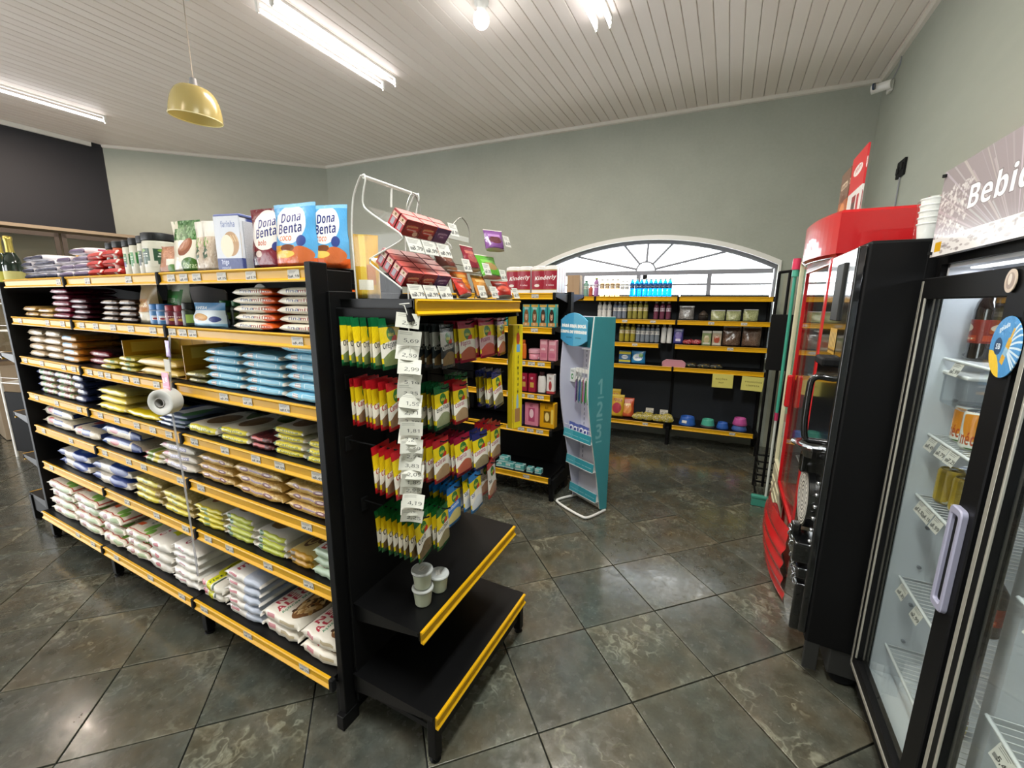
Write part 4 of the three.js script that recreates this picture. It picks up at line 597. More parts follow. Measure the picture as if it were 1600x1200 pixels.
const FRONT = ['frontmost', 'second from front', 'third from front', 'fourth from front', 'fifth from front', 'sixth from front', 'seventh from front', 'rearmost'];
for (const [k, row, z, y, xf, n, sp, hook] of HOOKS) {
  part('hook', [tube([[0.008, y + 0.002, z - END[2]], [xf - END[0] + 0.012, y + 0.002, z - END[2]], [xf - END[0] + 0.034, y + 0.012, z - END[2]]], 0.0028, 12, 6), rbox(0.006, 0.05, 0.03, 0.002, 0.011, y - 0.01, z - END[2])], M.blackMatte, endcap);
  for (let i = 0; i < n; i++) {
    const m = single('spice_packet', `${SP[k][1]}, ${FRONT[i]} on the ${hook} of the ${row} row`, 'spice packet', packet(k, 0.105, 0.15, i % 3), SP[k][0].m, [xf - i * sp, y, z + rr(-0.004, 0.004)], null, 'spice packets on the end hooks');
    m.rotation.set(rr(-0.05, 0.05), rr(-0.1, 0.16) + (hook === 'nearest hook' ? 0.12 + (n - i) * 0.012 : 0.05), rr(-0.02, 0.05) + 0.03);
  }
}
{ // tall yellow box hung beside the hooks
  const c = print((g) => { F(g, '#e6cf1e'); F(g, '#cbb018', 0, 0, 40, 256); T(g, 'tudo azul', 150, 170, 44, '#3c3a20', -90); O(g, '#b8432c', 128, 34, 44, 14); F(g, '#6fa8d4', 90, 48, 90, 18); O(g, '#9ab8c8', 128, 192, 30, 24); F(g, '#a87b4a', 60, 204, 140, 34); });
  const t = thing('yellow_box', 'tall narrow yellow box with vertical lettering beside the spice hooks', 'box', [-0.83, 0.985, -1.665]);
  const b = cartonGeo(0.06, 0.47, 0.035, c, [0, 0, 1, 1], [0, 0, 0.15, 1]); part('carton', at(b, 0, 0, 0, 0, Math.PI / 2 - 0.35), c.m, t);
  part('back_card', at(rbox(0.05, 0.56, 0.004, 0.001, 0, 0.28, -0.02), 0, 0, 0, 0, Math.PI / 2 - 0.35), mat('#c9b41c', 0.5), t);
}
{ // string of price slips
  const P = ['2,35', '5,69', '2,59', '2,99', '5,19', '2,35', '1,59', '2,71', '3,19', '1,81', '3,21', '3,39', '2,71', '3,83', '2,09', '1,89', '2,96', '4,19', '3,09', '2,25'];
  const t = thing('price_slip_string', 'string of curled white price slips hanging from the top shelf of the end unit', 'price slips', [-0.81, 0, -0.938]);
  const tex = canvasTex(512, 640, (g) => P.forEach((p, i) => { const x = (i % 4) * 128, y = (i >> 2) * 128; F(g, i % 3 ? '#e9e6dc' : '#dedbd0', x, y, 128, 128); g.fillStyle = '#b3b0a6'; for (let k = 0; k < 2; k++) g.fillRect(x + 10, y + 14 + k * 14, 70, 5); T(g, p, x + 34, y + 100, 44, '#3a3a3a', 0, 'normal'); }));
  const pm = mat('#ffffff', 0.7, { map: tex });
  part('string', tube([[0.0, 1.545, -0.01], [-0.02, 1.54, 0.02], [0, 1.52, 0], [0, 1.2, -0.01], [0.008, 0.9, 0]], 0.0016, 24, 5), M.paper, t);
  const ys = [1.497, 1.447, 1.405, 1.365, 1.325, 1.293, 1.263, 1.235, 1.207, 1.18, 1.152, 1.125, 1.098, 1.07, 1.043, 1.017, 0.99, 0.955, 0.928, 0.905];
  ys.forEach((y, i) => {
    const g = new THREE.PlaneGeometry(0.066, 0.042, 8, 4), p = g.attributes.position, uv = g.attributes.uv;
    for (let k = 0; k < p.count; k++) { const x = p.getX(k), v = p.getY(k); p.setZ(k, 0.02 * Math.pow(x / 0.036, 2) * (i % 2 ? 0.5 : -0.3) + v * 0.25 * Math.sin(i * 1.7)); uv.setXY(k, ((i % 4) + uv.getX(k)) / 4, 1 - ((i >> 2) + 1 - uv.getY(k)) / 5); }
    g.computeVertexNormals(); part('price_slip', g, pm, t, [Math.sin(i * 2.3) * 0.004 + (i > 16 ? 0.004 : 0), y, (i > 16 ? 0.006 : 0) + i * 0.0006], [-0.12, 0.72 + 0.1 * Math.sin(i * 1.3), -0.05 + 0.06 * Math.sin(i * 2.9)]);
  });
}
// plastic tubs on the upper low shelf
{
  const tubB = phys('#cdd2bb', 0.35, { transmission: 0.25, thickness: 0 }), lidM = phys('#e2e4e2', 0.25, { transmission: 0.35, thickness: 0 }), fill = mat('#c3c49a', 0.7);
  const mk = (label, pos) => { const t = thing('plastic_tub', label, 'tub', pos, rr(0, 3), 'pale green tubs on the end shelf');
    part('tub', lathe([[0, 0], [0.026, 0], [0.028, 0.003], [0.034, 0.058], [0.035, 0.06], [0.033, 0.06], [0.027, 0.004], [0, 0.003]], 28), tubB, t); part('filling', lathe([[0, 0.004], [0.0265, 0.004], [0.0318, 0.046], [0, 0.048]], 24), fill, t);
    part('lid', lathe([[0, 0.061], [0.03, 0.061], [0.031, 0.058], [0.037, 0.057], [0.0385, 0.061], [0.037, 0.067], [0.031, 0.067], [0.03, 0.064], [0, 0.064]], 28), lidM, t); part('price_sticker', rbox(0.03, 0.0008, 0.022, 0.0003, 0.004, 0.0648, 0), priceMat, t); return t; };
  mk('lower tub of the stacked pair of pale green lidded tubs', [-0.872, 0.498, -1.035]); mk('upper tub of the stacked pair of pale green lidded tubs', [-0.872, 0.566, -1.035]); mk('single pale green lidded tub beside the stacked pair', [-0.862, 0.503, -1.115]);
}
// ---------------------------------------------------------------- acrylic rack with small boxes on the end unit's top shelf
{
  const Y = 1.558, ac = M.clear, edge = phys('#f2f2ee', 0.15, { transmission: 0.4, thickness: 0 });
  const t = thing('acrylic_rack', 'clear two-tier acrylic counter rack filled with small red boxes', 'display rack', [-0.94, Y, -1.1]);
  const side = shapeOf([[-0.11, 0], [0.06, 0], [0.075, 0.03], [-0.045, 0.105], [-0.04, 0.12], [0.08, 0.165], [0.075, 0.185], [-0.06, 0.27], [-0.045, 0.35], [-0.065, 0.355], [-0.1, 0.3], [-0.115, 0.2]]);
  for (const z of [0.118, -0.125]) { part('side_panel', at(extr(side, 0.004), 0, 0, z - 0.002), ac, t); part('panel_edge', tube([[0.075, 0.03, z], [-0.045, 0.105, z], [-0.04, 0.12, z], [0.08, 0.165, z], [0.075, 0.185, z], [-0.06, 0.27, z], [-0.045, 0.35, z], [-0.065, 0.355, z], [-0.1, 0.3, z], [-0.115, 0.2, z], [-0.11, 0, z]], 0.003, 60, 5), edge, t); }
  const sl = 38 * Math.PI / 180;
  for (const [x, y] of [[0.07, 0.03], [0.075, 0.175]]) { part('tier', box(0.15, 0.003, 0.24, x - 0.075 * Math.cos(sl) + 0.0, y + 0.075 * Math.sin(sl), -0.003, 0, 0, -sl), ac, t); }
  part('top_bar', [rod([-0.055, 0.352, 0.118], [-0.055, 0.352, -0.125], 0.006, 8), rod([-0.06, 0.29, 0.0], [-0.055, 0.352, 0.0], 0.004)], edge, t);
  part('wire_loop', tube([[-0.03, 0.18, -0.04], [-0.03, 0.3, -0.04], [-0.03, 0.35, -0.075], [-0.03, 0.3, -0.11], [-0.03, 0.16, -0.11]], 0.0018, 24, 5), M.wire, t);
  const bx = print((g) => { F(g, '#8e1c22'); O(g, '#c23a2c', 130, 120, 100, 60); T(g, 'gelatina', 40, 110, 44, '#e9c28a', -4); T(g, 'morango', 60, 156, 34, '#f0dcd4'); O(g, '#d9b8a0', 210, 200, 40, 40); F(g, '#6d141c', 0, 0, 14); }), by = print((g) => { F(g, '#b5202a'); F(g, '#d6b89c', 20, 20, 216, 60); O(g, '#7a5a2c', 128, 50, 34, 20); F(g, '#a9a4ae', 60, 110, 130, 110); F(g, '#e9dcd2', 20, 84, 216, 16); }), bp = print((g) => { F(g, '#5c3a68'); O(g, '#7a4a80', 130, 120, 100, 60); T(g, 'gelatina', 40, 110, 44, '#d9c0da', -4); T(g, 'uva', 90, 156, 40, '#e6d4e4'); }), bt = mat('#c4534a', 0.45);
  const bg = (c) => { const g = cartonGeo(0.07, 0.05, 0.029, c, [0, 0, 1, 1], [0, 0, 0.1, 1]); g.rotateY(Math.PI / 2); return g; }; const G1 = bg(bx), G2 = bg(bp);
  const sideG = paint(new THREE.PlaneGeometry(0.026, 0.046), by);
  const col = ['left', 'middle', 'right'], rowN = ['front', 'second', 'third', 'rear'];
  for (const [tier, x0, y0, rows] of [['lower', 0.07, 0.034, 4], ['upper', 0.074, 0.18, 2]]) for (let r = 0; r < rows; r++) for (let c = 0; c < 3; c++) {
    const o = thing('gelatine_box', `${c === 2 ? 'purple-fronted' : 'red'} gelatine box, ${rowN[r]} row, ${col[c]} column, ${tier} tier of the acrylic rack`, 'box', [0, 0, 0], 0, 'small boxes on the acrylic rack');
    const s = 0.016 + r * 0.031; o.position.set(-0.94 + x0 - s * Math.cos(sl), Y + y0 + s * Math.sin(sl), -1.1 + 0.08 - c * 0.074); o.rotation.z = -sl;
    part('carton', c === 2 ? G2 : G1, (c === 2 ? bp : bx).m, o); if (c === 0) part('side_print', at(sideG.clone(), 0, 0.025, 0.0354), by.m, o); part('lid_flap', rbox(0.027, 0.0012, 0.068, 0.0005, 0, 0.0506, 0), bt, o);
  }
  const pc = (x, y, z, lean) => part('price_card', paintLabel(rbox(0.066, 0.046, 0.0012, 0.0004), (z * 37 | 0) & 7), priceMat, t, [x, y, z], [0, Math.PI / 2, 0]).rotation.set(lean, Math.PI / 2, 0, 'YXZ');
  for (const z of [0.08, 0.008, -0.066]) { pc(0.098, 0.022, z, -0.4); pc(0.098, 0.155, z, -0.4); }
  // wire rack with small packs beside it
  const w = thing('wire_rack', 'small wire counter rack with looped handle holding snack packs', 'display rack', [-0.93, Y, -1.43]);
  part('frame', [tube([[0.0, 0, 0.12], [0.0, 0.2, 0.12], [0.0, 0.27, 0.085], [0, 0.305, 0.03], [0, 0.27, -0.02], [0, 0.1, -0.03]], 0.002, 30, 6), tube([[0.09, 0.003, 0.19], [0.09, 0.003, -0.22], [-0.06, 0.003, -0.22], [-0.06, 0.003, 0.19]], 0.002, 20, 5, true), rod([-0.02, 0.135, 0.2], [-0.02, 0.135, -0.16], 0.002), rod([0.05, 0.1, 0.2], [0.05, 0.1, -0.16], 0.002), rod([-0.06, 0, 0.19], [-0.02, 0.135, 0.19], 0.002), rod([-0.06, 0, -0.15], [-0.02, 0.135, -0.15], 0.002)], M.wire, w);
  part('header_clip', rbox(0.006, 0.02, 0.2, 0.002, 0.01, 0.225, 0.1), edge, w);
  for (const [y, z, x] of [[0.235, 0.17, 0.06], [0.03, 0.083, 0.122], [0.03, -0.005, 0.122], [0.03, -0.19, 0.122], [0.118, 0.15, 0.1], [0.115, 0.012, 0.1], [0.1, -0.12, 0.1], [0.235, -0.15, 0.1]]) part('price_card', paintLabel(rbox(0.05, 0.046, 0.0012, 0.0004), (y * 99 | 0) & 7), priceMat, w, [x, y, z]).rotation.set(-0.35, Math.PI / 2, 0, 'YXZ');
  const sn = (bg, a, b) => print((g) => { F(g, bg); O(g, a, 128, 140, 84, 50); F(g, b, 40, 60, 170, 34); F(g, '#d8cfc4', 0, 0, 256, 12); F(g, '#d8cfc4', 0, 244, 256, 12); }, 0.2);
  const K = { brown: sn('#6b2f24', '#8d4a34', '#a88a6a'), maroon: sn('#7d2230', '#9c4a44', '#b86a5a'), green: sn('#55a02c', '#9a7a4a', '#79bb4c'), purple: sn('#7a4a86', '#5a2c34', '#a87ab0'), orange: sn('#d0641e', '#e08a30', '#e8b060'), redk: sn('#b02a22', '#c9503a', '#7a1c1c'), amber: sn('#b5742c', '#c98e48', '#e0b070') };
  const snack = (k, label, x, y, z, ww, hh, lean, turn) => { const m = single('snack_pack', label, 'snack pack', pouchGeo(ww, hh, 0.035, K[k], z * 3), K[k].m, [x, Y + y, z], null, 'snack packs on the wire rack'); m.rotation.set(lean, Math.PI / 2 + turn, 0, 'YXZ'); };
  snack('brown', 'brown snack pack, left in the upper row of the wire rack', -0.9, 0.105, -1.27, 0.12, 0.09, -0.5, 0.1); snack('maroon', 'maroon snack pack, middle of the upper row of the wire rack', -0.885, 0.11, -1.41, 0.09, 0.1, -0.35, 0); snack('green', 'bright green snack pack on the wire rack', -0.87, 0.09, -1.53, 0.13, 0.1, -0.45, -0.1); snack('purple', 'purple snack pack perched at the top of the wire rack', -0.87, 0.2, -1.555, 0.09, 0.085, -0.3, -0.5);
  snack('redk', 'red snack pack, lower left on the wire rack', -0.85, 0.012, -1.3, 0.1, 0.075, -0.5, 0.2); snack('orange', 'orange snack pack behind the red one on the wire rack', -0.9, 0.03, -1.36, 0.12, 0.085, -0.3, 0); snack('amber', 'amber snack pack, lower middle of the wire rack', -0.855, 0.012, -1.44, 0.1, 0.09, -0.4, 0); snack('redk', 'red-brown snack pack at the far lower end of the wire rack', -0.85, 0.012, -1.6, 0.1, 0.08, -0.5, -0.3);
  standing('yellow_pouch', 'golden foil pouch standing behind the acrylic rack', 'pouch', 0.08, 0.2, 0.04, A2.yellowPack, [-1.06, Y, -1.04], 0.9, { top: 0.93 });
}

// ---------------------------------------------------------------- goods on the second gondola
{
  const kin = print((g) => { F(g, '#9a1e33'); F(g, '#f0eeec', 0, 0, 256, 34); F(g, '#f0eeec', 0, 226, 256, 30); F(g, '#b0905a', 0, 30, 256, 10); F(g, '#b0905a', 0, 218, 256, 8); T(g, 'Kinderly', 34, 132, 52, '#f4efee', -4, 'italic bold'); T(g, '4 rolos', 150, 186, 24, '#e9c9cf'); O(g, '#e6dcd8', 60, 182, 26, 14); }, 0.25), stripe = print((g) => { F(g, '#e4e0e2'); for (let i = 0; i < 6; i++) F(g, i % 2 ? '#b06a80' : '#c9c2ca', 20 + i * 40, 0, 8 + (i * 7) % 9, 256); }, 0.2);
  const mk = (label, x) => {
    const t = thing('toilet_roll_pack', label, 'toilet paper', [x, 1.621, -3.0], 0, 'toilet roll packs');
    const g = new THREE.BoxGeometry(0.2, 0.185, 0.19, 16, 6, 8), p = g.attributes.position; g.translate(0, 0.0925, 0);
    for (let i = 0; i < p.count; i++) { const x0 = p.getX(i), z0 = p.getZ(i), y0 = p.getY(i), lob = Math.pow(Math.abs(Math.sin(x0 / 0.1 * Math.PI)), 0.5), edge = Math.min(1, Math.min(y0, 0.185 - y0) / 0.02); if (Math.abs(z0) > 0.09) p.setZ(i, z0 * (0.93 + 0.07 * lob)); p.setX(i, x0 * (0.975 + 0.025 * edge)); if (y0 > 0.18) p.setY(i, y0 + 0.006 * lob); }
    g.computeVertexNormals(); const N = g.attributes.normal, c = paint(g, kin); part('wrapper', c, kin.m, t);
    part('side_film', paint(at(new THREE.PlaneGeometry(0.18, 0.175, 4, 4), 0.1015, 0.092, 0, 0, Math.PI / 2), stripe), stripe.m, t);
    for (const [a, b] of [[-0.05, 0.045], [0.05, 0.045], [-0.05, -0.045], [0.05, -0.045]]) part('roll', at(lathe([[0.018, 0.0], [0.044, 0], [0.047, 0.004], [0.046, 0.012], [0.018, 0.013], [0.018, 0]], 22), a, 0.181, b), M.paper, t);
  };
  mk('red-wrapped toilet roll pack, left of the front pair on the gondola behind', -1.432); mk('red-wrapped toilet roll pack at the right end of the gondola behind', -1.222);
  const dye = [...Array(4)].map((_, k) => print((g) => { F(g, ['#35a8a0', '#2f9aa6', '#3db0a4', '#38a4a8'][k]); F(g, '#e0b04a', 20, 6, 216, 26); T(g, 'tintura', 60, 60, 40, '#f2efe6'); const hair = ['#3a2a24', '#4a382c', '#6b4a30', '#8a5f38'][k]; O(g, hair, 128, 150, 78, 90); O(g, '#d9ae90', 128, 132, 40, 52); O(g, hair, 128, 92, 46, 26); O(g, '#3a2a28', 112, 128, 6, 4); O(g, '#3a2a28', 144, 128, 6, 4); O(g, '#a84a4c', 128, 158, 13, 5); F(g, '#c9955a', 20, 208, 216, 40); T(g, ['5.0', '6.1', '7.3', '8.0'][k], 90, 240, 34, '#f4ead2'); }, 0.3));
  [-1.153, -1.221, -1.289, -1.357, -1.55, -1.618, -1.69, -1.758].forEach((x, i) => single('hair_dye_box', `teal hair dye box with a portrait, ${['first', 'second', 'third', 'fourth', 'fifth', 'sixth', 'seventh', 'eighth'][i]} from the right end of its row`, 'hair dye', cartonGeo(0.064, 0.166, 0.05, dye[i & 3]), dye[i & 3].m, [x, 1.373, -2.93], [0, rr(-0.03, 0.03), 0], 'hair dye boxes'));
  const pk = print((g) => { F(g, '#d98a9c'); F(g, '#e9b6c0', 30, 20, 196, 40); T(g, 'cachos', 44, 130, 44, '#f6e2e6'); F(g, '#c9708a', 30, 160, 196, 60); }), pkc = print((g) => { F(g, '#d9849c'); F(g, '#b54a70', 70, 60, 120, 150); O(g, '#f0cdd6', 128, 120, 40, 50); T(g, 'kit', 90, 46, 44, '#7a2a48'); }), yc = print((g) => { F(g, '#e0a414'); F(g, '#7a5a14', 70, 80, 120, 120); O(g, '#f2d88a', 128, 140, 40, 46); T(g, 'kit', 90, 60, 46, '#6b4408'); F(g, '#f0cf60', 200, 60, 40, 150); }), wr = print((g) => { F(g, '#e9e4e0'); O(g, '#b03a3e', 128, 150, 50, 60); T(g, 'liso', 80, 70, 50, '#8a2a30'); F(g, '#b03a3e', 0, 220, 256, 36); }), rd = print((g) => { F(g, '#9c1838'); F(g, '#c9a24a', 60, 120, 140, 70); T(g, 'cor', 80, 80, 60, '#f0c9d2'); }), tl = print((g) => { F(g, '#5ab0b0'); F(g, '#e9f0ee', 30, 40, 130, 90); T(g, 'sab', 40, 110, 60, '#2a6a70'); F(g, '#bfe0de', 0, 190, 256, 66); });
  const bottle3 = (name, label, cat, x, y, z, h, r, c, capM) => { const t = thing(name, label, cat, [x, y, z]); const g = lathe([[0, 0], [r * 0.9, 0], [r, 0.006], [r * 1.03, h * 0.45], [r * 0.9, h * 0.76], [r * 0.5, h * 0.82], [0, h * 0.82]], 20); g.scale(1, 1, 0.62); part('bottle', paint(g, c), c.m, t); part('cap', at(lathe([[0, 0], [r * 0.62, 0], [r * 0.6, h * 0.16], [r * 0.5, h * 0.18], [0, h * 0.18]], 16), 0, h * 0.815, 0), capM, t); return t; };
  const box1 = (name, label, cat, x, y, z, w, h, d, c, ry = 0) => single(name, label, cat, cartonGeo(w, h, d, c), c.m, [x, y, z], [0, ry, 0]);
  box1('pink_carton', 'tall pink hair cream carton at the right end of the third shelf behind', 'carton', -1.146, 1.121, -2.94, 0.062, 0.155, 0.045, pk); box1('pink_carton', 'tall pink hair cream carton, second from the right end, beside the pink jar', 'carton', -1.216, 1.121, -2.94, 0.06, 0.158, 0.045, pk);
  { const t = thing('cream_jar', 'low round pink cream jar beside the pink cartons', 'jar', [-1.3, 1.121, -2.945]); const g = lathe([[0, 0], [0.04, 0], [0.043, 0.006], [0.043, 0.05], [0, 0.05]], 26); part('jar_body', paint(g, pk), pk.m, t); part('lid', at(lathe([[0, 0], [0.046, 0], [0.047, 0.003], [0.046, 0.03], [0.04, 0.034], [0, 0.034]], 26), 0, 0.048, 0), mat('#e0a4b2', 0.35), t); }
  bottle3('orange_bottle', 'orange bottle left of the pink cream jar', 'bottle', -1.39, 1.121, -2.93, 0.15, 0.026, print((g) => F(g, '#d96a1e')), mat('#d96a1e', 0.4));
  box1('colour_box', 'crimson hair product box, left of its pair on the shampoo shelf', 'box', -1.372, 0.869, -2.93, 0.05, 0.142, 0.04, rd); box1('colour_box', 'crimson hair product box, right of its pair on the shampoo shelf', 'box', -1.302, 0.869, -2.925, 0.058, 0.145, 0.04, rd);
  bottle3('shampoo_bottle', 'white shampoo bottle with dark red emblem on the gondola behind', 'shampoo', -1.228, 0.869, -2.93, 0.165, 0.032, wr, mat('#4a2228', 0.4)); box1('shampoo_box', 'white and red shampoo box at the right end of its shelf', 'box', -1.152, 0.869, -2.93, 0.062, 0.152, 0.04, wr);
  box1('gift_carton', 'pink kit carton with window beside the yellow one', 'carton', -1.305, 0.597, -2.945, 0.115, 0.185, 0.06, pkc); box1('gift_carton', 'bright yellow kit carton at the right end of its shelf', 'carton', -1.172, 0.597, -2.945, 0.118, 0.195, 0.07, yc); box1('gift_carton', 'dark purple carton left of the pink kit carton', 'carton', -1.41, 0.597, -2.94, 0.07, 0.16, 0.05, print((g) => { F(g, '#3a2450'); F(g, '#6b4a8a', 40, 60, 170, 100); }));
  [['leftmost of the front three', -1.575, 0], ['middle of the front three', -1.49, 0], ['right one of the front three', -1.402, 0], ['lying on top of the left pair', -1.545, 0.046], ['small white-topped pair, left one', -1.312, 0, 1], ['small white-topped pair, right one', -1.238, 0, 1]].forEach(([w, x, y, s]) => single('soap_box', `teal soap box on the bottom shelf behind, ${w}`, 'soap', cartonGeo(s ? 0.055 : 0.08, s ? 0.04 : 0.045, s ? 0.05 : 0.06, tl), tl.m, [x, 0.206 + y, -2.93], [0, rr(-0.12, 0.12), 0], 'teal soap boxes'));
}

// ---------------------------------------------------------------- toothbrush display stand
{
  const t = thing('display_stand', 'tall white and teal toothbrush display stand with a blue header in the aisle', 'display stand', [-0.885, 0, -2.924], -29.1 * Math.PI / 180);
  const zz = 0.11, teal = print((g) => { F(g, '#3f9aa4'); for (const [s, y] of [['1', 96], ['2', 124], ['3', 152]]) { g.save(); g.translate(92, y); g.scale(4.4, 1); T(g, s, 0, 0, 27, '#7cc0c6'); g.restore(); F(g, '#7cc0c6', 100, y + 3, 60, 2); } }, 0.4);
  const prof = [[-0.17, 0.03], [-0.13, 0.25], [-0.07, 0.53], [-0.02, 0.78], [0, 0.96], [-0.004, 1.15], [-0.03, 1.46], [-0.225, 1.455], [-0.235, 0.9], [-0.235, 0.02]];
  const sp = (depth, shapePts) => { const c = new THREE.Shape(); c.moveTo(...shapePts[0]); c.splineThru(shapePts.slice(1, 7).map((p) => new THREE.Vector2(...p))); shapePts.slice(7).forEach((p) => c.lineTo(...p)); c.closePath(); const g = extr(c, depth, 0.001, 20); g.rotateY(-Math.PI / 2); return g.translate(depth / 2, 0, 0); };
  const flipZ = (g) => g;
  const tealG = sp(0.006, prof); { const p = tealG.attributes.position, uv = tealG.attributes.uv; for (let i = 0; i < p.count; i++) uv.setXY(i, 1 - (p.getZ(i) + 0.24) / 0.25, (p.getY(i)) / 1.47); }
  part('side_panel', paint(tealG, teal), teal.m, t, [0.152, 0, zz]); 
  part('side_edge', sp(0.009, prof.map(([a, b]) => [a * 1.012, b * 1.002])), M.white, t, [0.144, 0, zz]);
  part('side_panel', sp(0.008, prof), mat('#c9cbe0', 0.45), t, [-0.148, 0, zz]);
  part('back_panel', rbox(0.3, 1.43, 0.012, 0.003, 0, 0.74, zz - 0.225), mat('#dcdcea', 0.45), t);
  part('base_frame', tube([[-0.155, 0.012, -0.11], [-0.158, 0.012, 0.1], [0.158, 0.012, 0.1], [0.158, 0.012, -0.11]], 0.01, 60, 8), M.white, t);
  part('back_foot', rod([-0.155, 0.012, -0.11], [0.158, 0.012, -0.11], 0.01, 8), M.white, t);
  const strip = print((g) => { F(g, '#2d93a4'); F(g, '#4aa6b8', 0, 0, 90, 256); T(g, 'escova · creme · fio dental', 14, 150, 18, '#d9eef0'); F(g, '#e8f2f2', 0, 236, 256, 20); F(g, '#e8f2f2', 0, 0, 256, 12); }, 0.4);
  for (const [y, zf] of [[0.585, -0.05], [0.365, -0.085], [0.12, -0.13]]) {
    const g = new THREE.Group(); g.name = 'tray'; t.add(g);
    part('tray_floor', [box(0.288, 0.005, zf + 0.21, 0, y - 0.03, zz + (zf - 0.21) / 2)], M.white, g);
    part('front_strip', paint(box(0.29, 0.07, 0.005, 0, y, zz + zf, -0.12), strip), strip.m, g);
  }
  part('wire_lip', rod([-0.14, 0.65, zz - 0.05], [0.14, 0.65, zz - 0.05], 0.0015), M.whiteMetal, t); part('cross_bar', rod([-0.14, 1.21, zz - 0.2], [0.14, 1.21, zz - 0.2], 0.004), M.whiteMetal, t);
  part('slot_strip', [...Array(26)].map((_, i) => box(0.007, 0.022, 0.002, -0.105, 0.25 + i * 0.038, zz - 0.217)), mat('#8f92a6', 0.5), t);
  const hd = print((g) => { F(g, '#3f9fd0'); F(g, '#62b6dc', 128, 0, 128, 256); T(g, 'PARA UMA BOCA', 16, 116, 28, '#f6fafb', 0, 'bold', '#f6fafb'); T(g, 'LIMPA DE VERDADE', 6, 158, 26, '#f6fafb', 0, 'bold', '#f6fafb'); T(g, 'escovas', 60, 196, 15, '#1f3f5a'); T(g, 'cremes', 146, 196, 15, '#1f3f5a'); }, 0.4);
  const oct = new THREE.Shape(); oct.moveTo(-0.135, 0.06); oct.quadraticCurveTo(0, 0.165, 0.135, 0.06); oct.lineTo(0.135, -0.075); oct.quadraticCurveTo(0, -0.165, -0.135, -0.075); oct.closePath();
  const og = extr(oct, 0.006, 0.001); { const p = og.attributes.position, uv = og.attributes.uv; for (let i = 0; i < p.count; i++) uv.setXY(i, (p.getX(i) + 0.14) / 0.28, (p.getY(i) + 0.12) / 0.24); }
  part('header_sign', paint(og, hd), hd.m, t, [-0.03, 1.37, zz - 0.012]);
  part('top_panel', box(0.3, 0.21, 0.006, 0, 1.352, zz - 0.05), mat('#23727e', 0.45), t);
  // goods on the stand
  const place = (x, y, z) => { const a = t.rotation.y; return [t.position.x + x * Math.cos(a) + z * Math.sin(a), y, t.position.z - x * Math.sin(a) + z * Math.cos(a)]; };
  const bm = ['#2b9a4a', '#3a5aa0', '#8a4aa0', '#2f8f8f', '#40a84a', '#20304a', '#c0507a', '#3a8a3a'].map((c) => mat(c, 0.35));
  const sticks = ['purple', 'navy', 'teal', 'blue', 'green', 'pink', 'dark blue', 'bright green', 'deep green'], sc = [2, 5, 3, 1, 0, 6, 5, 4, 7];
  sticks.forEach((n, i) => {
    const x = -0.084 + i * 0.0162, b = thing('toothbrush', `${n} toothbrush in a clear blister, ${['first', 'second', 'third', 'fourth', 'fifth', 'sixth', 'seventh', 'eighth', 'ninth'][i]} from left on the stand`, 'toothbrush', place(x, 0.81, zz - 0.1 + (i % 2) * 0.006), t.rotation.y, 'hanging toothbrushes');
    part('handle', at(lathe([[0, 0], [0.004, 0.002], [0.0055, 0.03], [0.004, 0.08], [0.0028, 0.14], [0.004, 0.18], [0, 0.182]], 10), 0, 0.01 + (i % 2) * 0.015, 0), bm[sc[i]], b); part('bristles', rbox(0.008, 0.022, 0.01, 0.002, 0, 0.185 + (i % 2) * 0.015, 0.006), M.white, b); part('blister', rbox(0.017, 0.235, 0.014, 0.004, 0, 0.125, 0.002), phys('#ffffff', 0.08, { transmission: 1, thickness: 0 }), b); part('header_card', rbox(0.017, 0.03, 0.002, 0.0006, 0, 0.255, -0.002), M.white, b);
  });
  part('peg', [-0.1, -0.05, -0.01, 0.03, 0.065].map((x) => rod([x, 1.07, zz - 0.219], [x, 1.075, zz - 0.1], 0.002)), M.whiteMetal, t);
  const fl = print((g) => { F(g, '#e9ece8'); O(g, '#3f9a4c', 120, 150, 60, 54); O(g, '#e9ece8', 128, 150, 30, 26); T(g, 'fio dental', 40, 60, 36, '#3a6a4c'); });
  [0, 1, 2].forEach((i) => single('floss_pack', `white floss pack with green disc, ${['front', 'middle', 'rear'][i]} one on the stand's left peg`, 'dental floss', cartonGeo(0.05, 0.1, 0.016, fl), fl.m, place(-0.119, 0.97, zz - 0.1 - i * 0.03), [0, t.rotation.y + 0.06 * i, 0], 'floss packs'));
  const pp = print((g) => { F(g, '#4a5aa0'); O(g, '#e6e4f0', 128, 110, 90, 60); O(g, '#2c3a80', 128, 110, 54, 34); F(g, '#e9e6d8', 30, 180, 196, 60); });
  [[-0.11, 0], [-0.055, 0.01], [0.0, 0], [0.05, 0.008], [0.1, -0.01]].forEach(([x, dz], i) => { const m = single('paste_pack', `small blue and white pouch in the stand's top tray, ${['first', 'second', 'third', 'fourth', 'fifth'][i]} from left`, 'toothpaste pack', pouchGeo(0.062, 0.1, 0.02, pp, i * 2), pp.m, place(x, 0.56, zz - 0.085 + dz), null, 'pouches in the top tray'); m.rotation.set(-0.15, t.rotation.y + rr(-0.1, 0.1), 0, 'YXZ'); });
}

